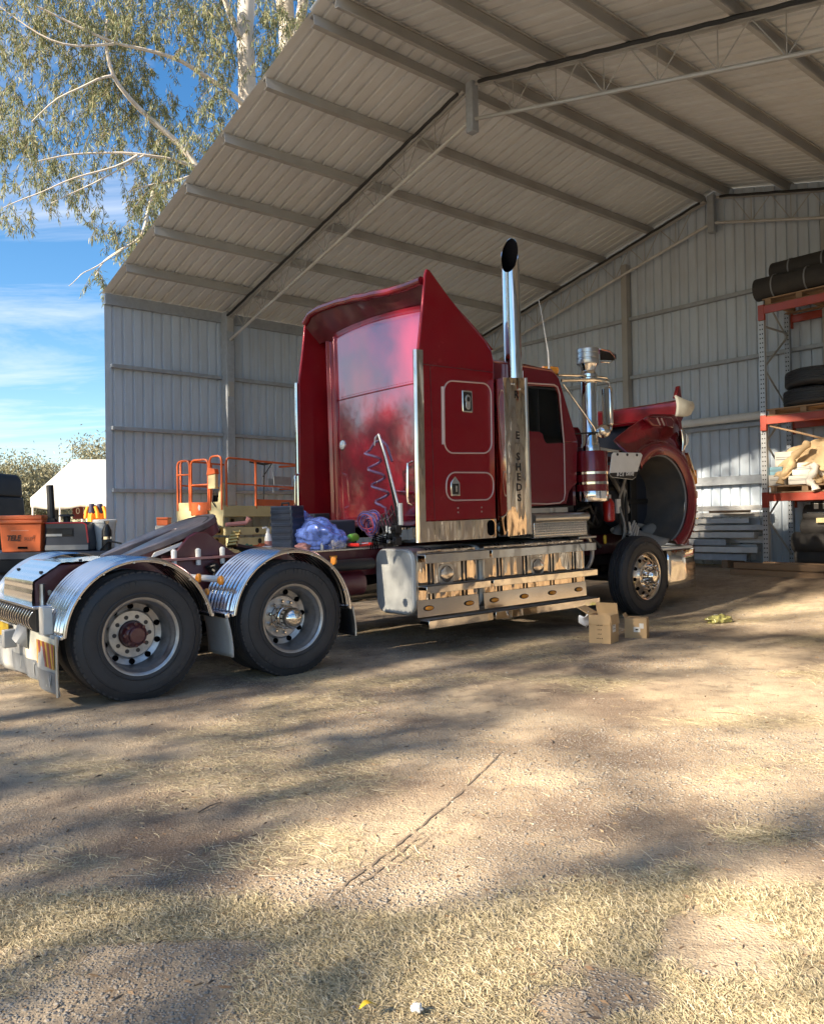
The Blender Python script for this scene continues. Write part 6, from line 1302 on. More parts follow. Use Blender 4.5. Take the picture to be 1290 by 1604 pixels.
for x in (-WD+.04, -.04):
    for y in (.45, LN-.45):
        b = MB(); b.cyl((x-.06, y, .19), (x+.06, y, .19), .19, seg=22); w_ = b.ob('wheel', M['rubber'], lift, bevel=.02)
        b = MB(); b.cyl((x-.065, y, .19), (x+.065, y, .19), .10, seg=16); b.ob('rim', M['lift_c'], w_)
# orange tub by the wall
pt = CP + ((257-645)/FPX*CR - (820-802)/FPX*CU + _fw)*14.2
o = thing('orange_tub', 'small orange tub standing by the left wall behind the turntable', 'tub', place(pt.x, pt.y, gz(pt.x, pt.y)))
b = MB(); hgt = 1.62-gz(pt.x, pt.y); b.box((-.10, -.10, hgt-.14), (.10, .10, hgt)); b.ob('body', M['crate'], o, bevel=.012)
b = MB(); b.box((-.10, -.115, hgt-.03), (.10, .115, hgt+.003)); b.ob('rim', M['crate'], o, bevel=.006)
b = MB(); b.box((-.12, -.12, 0), (.12, .12, hgt-.14)); b.ob('stand', M['gal_d'], o, bevel=.01)
# ------------------------------------------------------------------ flatbed trailer with its load, left of the truck
def wp(px, py, z): return CP + ((px-645)/FPX*CR - (py-802)/FPX*CU + _fw)*z
TZ = 1.13
t0 = wp(75, 862, 12.0)
TRL = place(-5.6, 12.1, gz(-5.6, 12.1), R(4))
tr = thing('flatbed_trailer', 'dark flatbed trailer carrying the orange crate, left of the truck', 'trailer', TRL)
zt = TZ-gz(-5.6, 12.1)
b = MB(); b.box((-1.9, -.75, zt-.10), (1.45, .75, zt)); b.ob('deck', M['dark_poly'], tr, bevel=.01)
for y in (-.70, .70):
    b = MB(); b.box((-1.9, y-.04, zt-.28), (1.45, y+.04, zt-.1)); b.ob('side_rail', M['dark_car'], tr, bevel=.008)
for x in (-1.1, -.2):
    for y in (-.7, .7):
        b = MB(); b.cyl((x, y-.12, .36), (x, y+.12, .36), .36, seg=28); w_ = b.ob('wheel', M['rubber'], tr, bevel=.03)
        b = MB(); b.cyl((x, y-.125, .36), (x, y+.125, .36), .2, seg=20); b.ob('rim', M['wheel'], w_)
b = MB(); b.box((-1.7, -.3, .30), (1.3, .3, zt-.1)); b.ob('chassis', M['black'], tr)
cr0 = TRL @ Matrix.Translation((.03, -.38, zt+.002)) @ Matrix.Diagonal((.86, 1, 1, 1))
crate = thing('poly_crate', 'orange plastic crate with lid and black lettering on the trailer', 'crate', cr0)
b = MB(); b.add([(-.31, -.20, 0), (.31, -.20, 0), (.31, .20, 0), (-.31, .20, 0), (-.335, -.225, .40), (.335, -.225, .40), (.335, .225, .40), (-.335, .225, .40)], [(0, 3, 2, 1), (4, 5, 6, 7), (0, 1, 5, 4), (1, 2, 6, 5), (2, 3, 7, 6), (3, 0, 4, 7)]); b.ob('body', M['crate'], crate, bevel=.012)
b = MB(); b.box((-.36, -.25, .40), (.36, .25, .455)); b.box((-.345, -.235, .455), (.345, .235, .52)); b.ob('lid', M['crate'], crate, bevel=.014)
b = MB(); b.box((-.16, -.219, .30), (.13, -.212, .345)); b.ob('sticker', M['paper'], crate, bevel=.002)
b = MB(); b.box((-.05, -.212, .045), (.10, -.204, .075)); b.ob('hand_hold', M['void'], crate)
FYm2 = Matrix(((1, 0, 0, 0), (0, 0, -1, 0), (0, 1, 0, 0), (0, 0, 0, 1)))
text('TELE', .105, Matrix.Translation((-.225, -.222, .195)) @ FYm2, M['ink'], crate, .001, .003, .2, 'LEFT')
text('surf', .105, Matrix.Translation((.045, -.222, .195)) @ FYm2, mk('faded brown lettering', (.22, .07, .035), .5), crate, .001, 0, .2, 'LEFT')
gn = thing('dark_machine', 'dark machine with a long grey panel beside the orange crate on the trailer', 'machine', TRL @ Matrix.Translation((.345, -.30, zt)))
b = MB(); b.prism([(0, 0), (.60, 0), (.62, .12), (.58, .39), (.54, .42), (0, .42)], -.25, .35); b.ob('body', M['dark_poly'], gn, bevel=.02)
b = MB(); b.box((.02, -.256, .21), (.40, -.249, .33)); f_ = b.ob('panel', M['engine'], gn, bevel=.004)
b = MB(); b.box((.25, -.262, .24), (.38, -.256, .31)); b.ob('display', M['black'], f_)
b = MB(); b.box((.02, -.262, .215), (.24, -.256, .25)); b.ob('shelf', M['flap'], f_)
b = MB(); b.tube([(0, -.245, .405), (.52, -.245, .405), (.57, -.245, .38), (.60, -.245, .12)], .012, 6); b.ob('red_edge', M['red'], gn)
b = MB(); b.box((.02, -.2, .42), (.12, -.1, .47)); b.tube([(.06, -.15, .47), (.03, -.13, .95)], .05, 10); b.ob('exhaust_post', M['black'], gn)
b = MB(); b.tube([(.22, 0, .42), (.22, 0, .50)], .05, 12); b.tube([(.22, 0, .50), (.22, 0, .53)], [.12, .09], 14); b.ob('filler_cap', M['black'], gn)
b = MB(); b.box((-.0, -.252, .02), (.60, -.246, .09)); b.ob('lower_strip', M['flap_grey'], gn)
o = thing('white_tub', 'white plastic tub beside the dark machine, against the shed corner', 'tub', TRL @ Matrix.Translation((1.06, -.15, zt-.03)))
b = MB(); b.tube([(0, 0, 0), (0, 0, .01), (0, 0, .40), (0, 0, .44)], [.10, .12, .155, .16], 24); b.ob('body', M['white'], o)
b = MB(); b.tube([(0, 0, .43), (0, 0, .47), (0, 0, .48)], [.17, .17, .15], 24); b.ob('lid', M['white'], o)
o = thing('gas_bottle', 'black and chrome bottle standing right of the white tub', 'bottle', TRL @ Matrix.Translation((1.165, -.42, zt-.03)) @ Matrix.Diagonal((.8, .8, .95, 1)))
b = MB(); b.tube([(0, 0, 0), (0, 0, .02), (0, 0, .33), (0, 0, .40), (0, 0, .43)], [.07, .085, .085, .05, .03], 20); b.ob('body', M['black'], o)
b = MB(); b.tube([(0, 0, .20), (0, 0, .24)], .0865, 20); b.tube([(0, 0, .43), (0, 0, .48)], [.03, .05], 14); b.ob('band', M['chrome'], o)
b = MB(); b.tube([(1.1, -.5, zt+.005), (1.25, -.62, zt+.14), (1.42, -.6, zt+.10), (1.40, -.55, zt+.02), (1.5, -.5, zt+.03)], .014, 6); o = b.ob('black_cable', M['black'], None); o.matrix_world = TRL; tag(o, 'black looped cable at the right end of the trailer by the shed wall', 'cable')
# dark vehicle at the left edge
vh = wp(12, 800, 17.5); VG = gz(vh.x, vh.y)
ute = thing('utility_vehicle', 'dark utility vehicle with a grey flank panel, cut off by the left edge', 'vehicle', place(vh.x-1.36, vh.y, VG, R(-8)))
b = MB(); b.prism([(-3.0, .55), (1.25, .55), (1.32, 1.0), (1.30, 1.72), (1.26, 2.05), (-.3, 2.05), (-3.0, 2.05)], -.9, .9); b.ob('body', M['dark_car'], ute, bevel=.05)
b = MB(); b.prism([(-3.0, 2.04), (1.27, 2.04), (1.25, 2.42), (1.15, 2.55), (-3.0, 2.55)], -.86, .86); b.ob('canopy', M['dark_car'], ute, bevel=.05)
b = MB(); b.box((-1.2, -.872, 2.1), (1.15, -.862, 2.30)); b.ob('flank_panel', mk('grey vehicle panel', (.06, .07, .085), .5, .1, .1), ute, bevel=.01)
b = MB(); b.tube([(.95+.62*cos(R(a)), -.92, 1.15+.75*sin(R(a))) for a in range(10, 171, 10)], .07, 8); b.ob('wheel_arch', M['black'], ute)
b = MB(); b.prism([(.55, 1.75), (1.1, 1.75), (1.06, 2.02), (.82, 2.04)], -.93, -.915); b.ob('mud_guard', M['flap'], ute)
b = MB(); b.tube([(1.28, -.8, 1.6), (1.36, -.82, 2.0), (1.32, -.8, 2.45)], .03, 8); b.ob('snorkel', M['white'], ute)
for x in (.7, -2.2):
    for y in (-.8, .8):
        b = MB(); b.cyl((x, y-.13, .42), (x, y+.13, .42), .42, seg=26); w_ = b.ob('wheel', M['rubber'], ute, bevel=.03)
        b = MB(); b.cyl((x, y-.135, .42), (x, y+.135, .42), .24, seg=18); b.ob('rim', M['wheel'], w_)
b = MB(); b.tube([(1.0, -.88, 2.5), (1.33, -.9, 2.2), (1.38, -.9, 1.7)], .015, 6); b.ob('hose', M['black'], ute)
# ------------------------------------------------------------------ marquee, shirts
tp = wp(48, 778, 30); TG = gz(tp.x, tp.y)
MQ = place(tp.x, tp.y, TG, R(3)); tent = thing('marquee', 'white canvas marquee with an open front, beyond the trailer', 'tent', MQ)
EZt, RZt, TLn, TWd = 2.62-TG, 4.22-TG, 9.0, 5.2
def sag(i, j, A, B_, C_, D_, s_=.10):
    p = Vector(A).lerp(Vector(B_), i).lerp(Vector(D_).lerp(Vector(C_), i), j); p.z -= s_*sin(pi*i)*sin(pi*j)*(1+.3*sin(i*9)); return tuple(p)
for nm, q in (('roof_front', ((0, 0, EZt), (TLn, 0, EZt), (TLn-1.7, TWd/2, RZt), (.62, TWd/2, RZt))), ('roof_back', ((TLn, TWd, EZt), (0, TWd, EZt), (.62, TWd/2, RZt), (TLn-1.7, TWd/2, RZt))), ('roof_end', ((0, TWd, EZt), (0, 0, EZt), (.62, TWd/2, RZt), (.62, TWd/2, RZt+.001))), ('roof_end', ((TLn, 0, EZt), (TLn, TWd, EZt), (TLn-1.7, TWd/2, RZt), (TLn-1.7, TWd/2, RZt+.001)))):
    b = MB(); b.grid(lambda i, j: sag(i, j, *q), 16, 10); b.ob('roof_panel', M['tent'], tent, angle=80, solid=.01)
b = MB(); b.grid(lambda i, j: (TLn*i, -.01+.03*sin(i*60)*j, EZt-.36*j-.10*j*sin(pi*((i*5) % 1))), 60, 4); b.ob('valance', M['tent'], tent, angle=80, solid=.008)
b = MB(); b.grid(lambda i, j: (-.01+.03*sin(i*30)*j, TWd*i, EZt-.30*j), 30, 3); b.ob('valance', M['tent'], tent, angle=80, solid=.008)
for x in (.06, .78, 1.04, 2.02, 2.72, 4.5, 6.5, 9.0):
    for y in (.03, TWd):
        b = MB(); b.cyl((x, y, 0), (x, y, EZt), .035, seg=8); b.ob('pole', M['white'], tent)
b = MB(); b.grid(lambda i, j: (2.75+3.0*i, .06+.05*sin(i*30), EZt*j-.05), 40, 4); b.ob('wall_curtain', M['tent'], tent, angle=80, solid=.008)
b = MB(); b.grid(lambda i, j: (1.0+5*i, TWd-.2+.05*sin(i*40), EZt*j), 40, 4); b.ob('wall_curtain', M['tent'], tent, angle=80, solid=.008)
o = thing('banner_sign', 'dark red banner with white marks hanging inside the marquee', 'banner', MQ @ Matrix.Translation((1.08, 1.2, EZt-.80)))
b = MB(); b.box((0, 0, 0), (1.05, .02, .62)); b.ob('cloth', mk('dark red banner', (.16, .03, .035), .7), o)
for k, ch in enumerate(('0', '1', '5', '2')): text(ch, .34, Matrix.Translation((.20+.22*k, -.003, .30)) @ FYm2, M['wink'] if k < 2 else mk('faded pink lettering', (.30, .12, .12), .6), o, .001)
b = MB(); b.prism([(.55, 0), (.85, 0), (.78, EZt), (.62, EZt)], .5, .7); o = b.ob('folded_screen', M['black'], None, bevel=.02); o.matrix_world = MQ; tag(o, 'black folded screen standing upright inside the marquee', 'screen')
for k, (x, lab) in enumerate(((2.30, 'orange hi-vis shirt with navy yoke hanging in the marquee, left of the pair'), (2.56, 'orange hi-vis shirt with navy yoke hanging beside the marquee curtain'))):
    sh = thing('work_shirt', lab, 'shirt', MQ @ Matrix.Translation((x-.06, -.12+.1*k, EZt-1.22)), 'hi-vis shirts on the marquee')
    b = MB(); b.grid(lambda i, j: (.30*(i-.5)*(1-.12*j)+.015*sin(j*7), -.07*sin(pi*i)-.02*sin(i*14), .62*j), 14, 10); b.grid(lambda i, j: (.30*(i-.5)*(1-.12*j), .07*sin(pi*i), .62*j), 14, 10); b.ob('body', M['hivis'], sh, angle=80, solid=.01)
    b = MB(); b.grid(lambda i, j: (.27*(i-.5)*(1-.35*j), -.08*sin(pi*i), .60+.36*j), 10, 6); b.grid(lambda i, j: (.27*(i-.5)*(1-.35*j), .07*sin(pi*i), .60+.36*j), 10, 6); b.ob('yoke', M['navy'], sh, angle=80, solid=.01)
    b = MB()
    for s_ in (-1, 1): b.tube([(s_*.13, 0, .86), (s_*.20, 0, .66), (s_*.22, -.02, .42)], [.06, .065, .06], 10)
    b.ob('sleeve', M['hivis'], sh, angle=80)
# ------------------------------------------------------------------ trees
def leafmesh(pts, rng_, ln=(.10, .17), wd=.022, droop=.75):
    n = len(pts); P_ = np.asarray(pts, np.float32)
    a = rng_.uniform(0, 2*pi, n); el = -np.abs(rng_.normal(droop, .45, n)); l = rng_.uniform(*ln, n)
    d = np.stack([np.cos(a)*np.cos(el), np.sin(a)*np.cos(el), np.sin(el)], 1)
    q = rng_.normal(0, 1, (n, 3)); w = np.cross(d, q); w /= (np.linalg.norm(w, axis=1, keepdims=True)+1e-6); w *= (wd*rng_.uniform(.7, 1.3, n))[:, None]
    dl = d*l[:, None]
    V_ = np.stack([P_, P_+dl*.45+w*.5, P_+dl, P_+dl*.45-w*.5], 1).reshape(-1, 3)
    return V_, np.arange(4*n, dtype=np.int32).reshape(-1, 4)
def sprig(c, r, n_tw, n_lf, rs, tw, hang=.55):
    pts = []
    for _ in range(n_tw):
        d = Vector((rs.gauss(0, 1), rs.gauss(0, 1), rs.gauss(0, .8))).normalized()*r*rs.random()**.45
        p = c+d; t = Vector((rs.uniform(-1, 1), rs.uniform(-1, 1), -hang-rs.random()*.6)).normalized(); ln = rs.uniform(.35, .8)
        q = [p+t*ln*k/3+Vector((0, 0, -.06*k*k*.3)) for k in range(4)]
        tw.append(q)
        for _ in range(int(n_lf*1.5)):
            u = rs.random(); z = q[0].lerp(q[3], u); pts.append((z.x+rs.gauss(0, .035), z.y+rs.gauss(0, .035), z.z+rs.gauss(0, .035)))
    return pts
def limb(nm, pts, r0, r1, mat, parent, wob=.06, seed=0, seg=10):
    pts = [Vector(p) for p in pts]; out = []
    for k in range(len(pts)-1):
        n = max(3, int((pts[k+1]-pts[k]).length/.35))
        for i in range(n): out.append(pts[k].lerp(pts[k+1], i/n))
    out.append(pts[-1]); n = len(out)
    for i in range(1, n-1): out[i] += Vector((noise.noise(Vector((i*.35, seed, 0))), noise.noise(Vector((i*.35, seed, 9))), noise.noise(Vector((i*.35, seed, 5)))))*wob
    for _ in range(2): out = [out[0]]+[(out[i-1]+out[i]*2+out[i+1])/4 for i in range(1, n-1)]+[out[-1]]
    b = MB(); b.tube(out, [(r0+(r1-r0)*(i/(n-1))**.8)*(1+.10*noise.noise(Vector((i*.6, seed, 3)))) for i in range(n)], seg); return b.ob(nm, M[mat], parent, angle=70), out
def twigs(tw, parent, mat='twig', r=.006):
    V_ = []; F_ = []
    for q in tw:
        for a, c in zip(q, q[1:]):
            t = (c-a); 
            if t.length < 1e-5: continue
            u = t.orthogonal().normalized()*r; w = t.cross(u).normalized()*r; o = len(V_)
            for p in (a, c): V_ += [p+u, p-u*.5+w*.87, p-u*.5-w*.87]
            F_ += [(o, o+1, o+4, o+3), (o+1, o+2, o+5, o+4), (o+2, o, o+3, o+5)]
    o = link('twigs', fastmesh('twigs', [tuple(v) for v in V_], F_, M[mat]), parent); o['kind'] = 'stuff'; return o
rs = random.Random(3); rg = np.random.default_rng(3)
base = wp(388, 820, 24.5); base.z = gz(base.x, base.y)
gum = thing('gum_tree', 'tall pale-barked gum tree with drooping leaves behind the left shed roof', 'tree', Matrix.Translation(base))
gi = Matrix.Translation(-base)
def G(px, py, z=24.): return gi @ wp(px, py, z)
limb('trunk', [(0, 0, -.2), G(392, 500, 24.4), G(388, 155, 24.2), G(384, 60, 24.), G(388, -60, 24.), G(380, -260, 24.)], .42, .20, 'bark', gum, .08, 1, 14)
limbs = [([G(386, 165), G(355, 140, 23.6), G(310, 112, 23.2), G(272, 88, 22.8), G(225, 76, 22.5), G(180, 68, 22), G(120, 40, 21.6), G(60, 10, 21.2)], .085, .025),
 ([G(390, 420, 24.3), G(350, 330, 23.8), G(312, 262, 23.4), G(280, 225, 23.2), G(242, 192, 22.8), G(205, 158, 22.5), G(178, 118, 22.2), G(165, 80, 22), G(168, 30, 22)], .14, .03),
 ([G(312, 262, 23.4), G(270, 248, 22.9), G(225, 243, 22.5), G(175, 238, 22.2), G(110, 240, 21.8), G(60, 252, 21.5)], .06, .016),
 ([G(215, 243, 22.4), G(160, 268, 22), G(95, 285, 21.6), G(50, 308, 21.4), G(5, 325, 21.2)], .035, .010),
 ([G(300, 275, 23.3), G(260, 285, 23), G(225, 292, 22.6), G(200, 300, 22.4)], .042, .012),
 ([G(384, 70), G(362, 30, 23.6), G(345, -20, 23.2)], .13, .06),
 ([G(180, 68, 22), G(120, 75, 21.5), G(60, 55, 21.2), G(0, 10, 21)], .042, .012),
 ([G(240, 300, 23), G(222, 370, 22.6), G(190, 392, 22.3), G(160, 410, 22.1), G(150, 432, 22)], .05, .012),
 ([G(190, 392, 22.3), G(150, 420, 22), G(125, 428, 21.8), G(108, 448, 21.7)], .02, .008),
 ([G(178, 118, 22.2), G(140, 130, 21.8), G(90, 150, 21.5), G(50, 190, 21.3)], .04, .012),
 ([G(225, 243, 22.5), G(190, 262, 22.2), G(120, 300, 21.9), G(80, 318, 21.6)], .03, .010)]
tw = []; lf = []
for k, (p, r0, r1) in enumerate(limbs): limb('limb', p, r0, r1, 'bark', gum, .10, 10+k, 8)
cl = [(55, 40, 75, 40), (140, 55, 70, 34), (235, 25, 70, 38), (300, 20, 50, 18), (110, 145, 75, 46), (170, 130, 50, 26), (60, 215, 70, 30), (15, 140, 60, 30), (215, 118, 34, 14), (235, 150, 36, 18), (255, 205, 40, 16), (300, 190, 45, 22), (285, 250, 40, 18), (225, 280, 36, 14), (215, 215, 50, 14), (230, 340, 40, 20), (205, 372, 26, 12), (238, 300, 36, 14), (335, 60, 55, 26), (420, 75, 32, 14), (435, 20, 30, 14), (340, 120, 36, 12), (110, 290, 40, 7), (30, 290, 50, 8), (20, 330, 26, 5), (150, 228, 55, 12), (75, 262, 50, 10), (155, 425, 10, 4), (160, 335, 30, 5), (10, 225, 40, 14), (0, 60, 50, 20), (330, 5, 40, 14), (175, 10, 60, 26), (100, 5, 60, 24)]
for (px, py, r, n) in cl:
    for sub in range(3):
        z = rs.uniform(22.2, 25.6); c = G(px+rs.uniform(-.35, .35)*r, py+rs.uniform(-.35, .35)*r, z); lf += sprig(c, r*z/FPX*1.0, int(n*.60), 28, rs, tw)
rs2 = random.Random(9)
for _ in range(26):
    px, py = rs2.uniform(-60, 460), rs2.uniform(-220, -20); lf += sprig(G(px, py, rs2.uniform(21, 26)), 1.1, 12, 26, rs2, tw)
twigs(tw, gum)
V_, F_ = leafmesh(lf, rg, (.13, .25), .026, 1.1)
o = link('foliage', fastmesh('foliage', V_, F_, M['leaf']), gum); o['kind'] = 'stuff'
g2b = wp(462, 820, 28); g2b.z = gz(g2b.x, g2b.y)
gum2 = thing('gum_tree', 'gum tree with peeling brown bark at the top of the roof edge', 'tree', Matrix.Translation(g2b))
def G2(px, py, z=28.): return Matrix.Translation(-g2b) @ wp(px, py, z)
limb('trunk', [(0, 0, -.2), G2(462, 300), G2(452, 90), G2(446, 0), G2(440, -200)], .45, .26, 'bark', gum2, .06, 30, 14)
limb('limb', [G2(460, 110), G2(470, 30, 27.6), G2(482, -60, 27.4)], .22, .14, 'bark', gum2, .06, 31, 10)
tw = []; lf = []
for px, py, r, n in ((480, 20, 26, 10), (425, 110, 22, 8), (500, -20, 50, 20), (440, -90, 80, 40), (420, -10, 40, 14), (540, -110, 90, 40)): lf += sprig(G2(px, py, 27.5), r*27/FPX, n*2, 26, rs, tw)
twigs(tw, gum2); V_, F_ = leafmesh(lf, rg, (.11, .19), .024); o = link('foliage', fastmesh('foliage', V_, F_, M['leaf']), gum2); o['kind'] = 'stuff'
def bushy(name, label, x, y, h, rad, seed, mat, n=5200, leaf=(.25, .45), wd=.10, bole=.35, group=None):
    r_ = random.Random(seed); rgn = np.random.default_rng(seed); z0 = gz(x, y)
    t = thing(name, label, 'tree', Matrix.Translation((x, y, z0)), group)
    limb('trunk', [(0, 0, -.3), (r_.uniform(-.2, .2), r_.uniform(-.2, .2), h*bole), (r_.uniform(-.4, .4), r_.uniform(-.4, .4), h*.8)], h*.028, h*.008, 'bark', t, .1, seed, 8)
    pts = []; cs = []
    for k in range(int(14+h*1.5)):
        a = r_.uniform(0, 2*pi); q = r_.random(); zz = h*(bole+(.96-bole)*r_.random()); rr = rad*sqrt(q)*(1-.75*max(0, (zz/h-.62)/.38)**1.6)*(.75+.25*min(1, (zz/h-bole)/.2+.3))
        c = Vector((rr*cos(a), rr*sin(a), zz)); cs.append(c)
        limb('limb', [(0, 0, zz*.72), c*.6+Vector((0, 0, zz*.34)), c], h*.008, h*.002, 'bark', t, .1, seed+k, 5) if k < 7 else None
    for _ in range(n):
        c = r_.choice(cs); s_ = rad*.26; p = c+Vector((r_.gauss(0, s_), r_.gauss(0, s_), r_.gauss(0, s_*.75))); pts.append(tuple(p))
    V_, F_ = leafmesh(pts, rgn, leaf, wd); o = link('foliage', fastmesh('foliage', V_, F_, M[mat]), t); o['kind'] = 'stuff'; return t
for k, (px, z, h, rad, lab) in enumerate(((22, 46, 4.7, 2.4, 'round-topped gum tree behind the dark vehicle at the left edge'), (50, 54, 4.4, 1.5, 'thin gum tree between the round gum and the marquee'), (78, 60, 5.6, 1.5, 'sparse blue-green tree just left of the marquee peak'), (158, 52, 6.6, 2.2, 'gum tree showing above the marquee beside the shed wall'), (-30, 44, 4.8, 2.8, 'gum tree at the far left edge behind the dark vehicle'), (125, 70, 5.0, 3.0, 'low tree behind the marquee roof'))):
    p = wp(px, 820, z); bushy('gum_tree', lab, p.x, p.y, h, rad, 40+k, 'leaf_hazed', 9000 if k != 2 else 4200, (.16, .30), .07, group='trees beyond the yard')
# trees outside the frame: an added row at right, one far to the left, and the gums behind the camera whose shade falls over the yard
for k, (x, y, h, rad) in enumerate(((30, 22, 7.5, 4.5), (36, 12, 9, 5), (38, 1, 8, 5), (34, -10, 9, 5))):  # added row, out of view, to darken reflections on the truck's side
    bushy('gum_tree', 'unseen gum tree added right of the yard, ' + ('nearest the shed', 'second from the shed', 'third from the shed', 'farthest from the shed')[k], x, y, h, rad, 90+k, 'leaf_d', 12000, (.35, .6), .17, .12, 'unseen trees added right of the yard')
for k, (x, y, h, rad) in enumerate(((-34, 16, 6.5, 4), (-38, 8, 7.5, 4), (-36, 1, 6.0, 4), (-32, 24, 7.0, 4), (-40, -6, 8.0, 4.5))):
    bushy('gum_tree', 'gum tree in the row left of the yard, ' + ('second from the shed', 'middle one of the row', 'second from the road end', 'nearest the shed', 'tallest, farthest from the shed')[k], x, y, h, rad, 80+k, 'leaf_d', 15000, (.35, .6), .17, .12, 'trees left of the yard')
LH = Vector((L.x, L.y, 0)).normalized(); E1 = Vector((LH.y, -LH.x, 0)); E2 = E1.cross(L).normalized()
if E2.z < 0: E2 = -E2
def topx(p):
    d = p-CP; z = d.dot(_fw)
    return None if z < .4 else (645+FPX*d.dot(CR)/z, 802-FPX*d.dot(CU)/z)
LIT = [  # sunlit patches of the ground as read off the photograph (pixels): polygon, brightness
 ([(400, 1350), (540, 1275), (670, 1205), (820, 1115), (960, 1070), (1290, 1030), (1500, 1020), (1500, 1250), (1290, 1252), (1130, 1275), (960, 1300), (830, 1340), (730, 1385), (640, 1420), (500, 1430)], 1.0),
 ([(0, 1240), (90, 1200), (260, 1150), (480, 1085), (640, 1060), (860, 1062), (960, 1075), (800, 1105), (560, 1150), (400, 1210), (220, 1262), (0, 1275)], .3),
 ([(1125, 978), (1180, 955), (1290, 930), (1500, 880), (1500, 985), (1290, 990), (1180, 990)], 1.0),
 ([(560, 1035), (760, 1000), (900, 985), (930, 1000), (760, 1040), (620, 1060)], .25),
 ([(1000, 1030), (1140, 1015), (1290, 1000), (1290, 1030), (1100, 1055)], .6),
 ([(700, 1450), (900, 1380), (1290, 1300), (1500, 1280), (1500, 1700), (900, 1700), (620, 1640)], .75),
 ([(0, 1420), (330, 1400), (420, 1480), (300, 1604), (0, 1604)], .3)]
def inside(p, poly):
    c = False; j = len(poly)-1
    for i in range(len(poly)):
        if (poly[i][1] > p[1]) != (poly[j][1] > p[1]) and p[0] < (poly[j][0]-poly[i][0])*(p[1]-poly[i][1])/(poly[j][1]-poly[i][1]+1e-9)+poly[i][0]: c = not c
        j = i
    return c
SMI = SM.inverted(); SMR = SMI.to_3x3(); TMI = TM.inverted(); TMR = TMI.to_3x3()
def litness(P):
    # where the sun ray through P meets the yard
    t = (P.z-.10)/-L.z; g = P+L*t
    for _ in range(2): t = (P.z-gz(g.x, g.y))/-L.z; g = P+L*t
    dw = SMI @ P; Lw = SMR @ L; kl = dw+Lw*((1.6-dw.y)/Lw.y)
    if (0 < kl.x < 4.2 and .3 < kl.z < 3.4) or (-.5 < kl.x < 1.6 and .3 < kl.z < 6.2): return .02
    tk = TMI @ P; Lk = TMR @ L; kb = tk+Lk*((8.1-tk.x)/Lk.x)
    if abs(kb.y) < 1.1 and 2.2 < kb.z < 3.3: return .02
    tb = (8.7-dw.y)/Lw.y
    if 0 < tb < t:
        h = dw+Lw*tb; wob = .18*noise.noise(Vector((h.x*2, h.z*2, 0)))
        if 6.8+wob < h.x < 8.45 and 1.0 < h.z+wob < 2.0: return .22
        if 8.45 <= h.x < 11.5 and .9 < h.z+wob < 2.7: return .32
        if h.x > 3 and h.z > -.2:
            tk = TMI @ P; Lk = TMR @ L; tp_ = (3.2-tk.x)/Lk.x; e = tk+Lk*tp_
            if -1.15 < e.y < -.45+.2*wob and 2.72 < e.z < 3.65: return .9
            return .03
    tk = TMI @ P; Lk = TMR @ L; tp_ = (3.2-tk.x)/Lk.x; e = tk+Lk*tp_
    if -1.15 < e.y < -.45 and 2.72 < e.z < 3.65: return .9
    q = topx(g)
    if q is None: return .15
    lit = 0
    for poly, v in LIT:
        if inside(q, poly): lit = max(lit, v)
    if lit == 0 and q[0] > 1500: lit = .8
    return lit
rs = random.Random(21)
tot = []
# trunk lines stand where their own shadows stay inside shaded ground
TR = [(-20.5, -6.6, 22.5, 4.5), (-16.2, -11.0, 23.5, 4.7), (-18.6, -15.6, 23.0, 4.7), (-22.0, -1.6, 22.0, 4.3), (-15.5, -19.0, 24.0, 4.5), (-25.5, 3.2, 23.0, 4.4)]  # last gum added, out of view, to shade the shed column and lift
for k, (x, y, h, rad) in enumerate(TR):
    t = thing('gum_tree', 'tall gum tree shading the yard from outside the frame, ' + ('middle of the row', 'second from the near end', 'second from the far end', 'nearest the marquee but one', 'nearest the camera end', 'nearest the marquee')[k], 'tree', Matrix.Translation((x, y, gz(x, y))), 'gums shading the yard')
    if True:
        limb('trunk', [(0, 0, -.3), (.2, .1, h*.35), (-.2, .2, h*.6), (0, 0, h*.92)], .32, .06, 'bark', t, .15, 60+k, 8)
        for a in range(7):
            an = a*2.4; limb('limb', [(0, 0, h*(.42+.06*a)), (rad*.45*cos(an), rad*.45*sin(an), h*(.50+.06*a)), (rad*.85*cos(an), rad*.85*sin(an), h*(.54+.06*a))], .09, .02, 'bark', t, .15, 70+k*9+a, 5)
    pts = []; n = 0; base = Vector((x, y, gz(x, y)))
    clump = [Vector((rs.gauss(0, rad*.55), rs.gauss(0, rad*.55), h*rs.uniform(.30, 1.08))) for _ in range(260)]
    clump = [c for c in clump if h*.28 < c.z < h*1.12]
    while n < 90000 and len(pts) < 19000:
        n += 1; c = rs.choice(clump); p = c+Vector((rs.gauss(0, .65), rs.gauss(0, .65), rs.gauss(0, .55))); lit = litness(base+p)
        if rs.random() < (1-lit)**2.*(.80 if lit == 0 else 1)+.01: pts.append(tuple(p))  # leaves laid out for the wanted shade, gaps left over sunlit patches
    V_, F_ = leafmesh(pts, rg, (.20, .34), .09, .5); o = link('foliage', fastmesh('foliage', V_, F_, M['leaf']), t); o['kind'] = 'stuff'
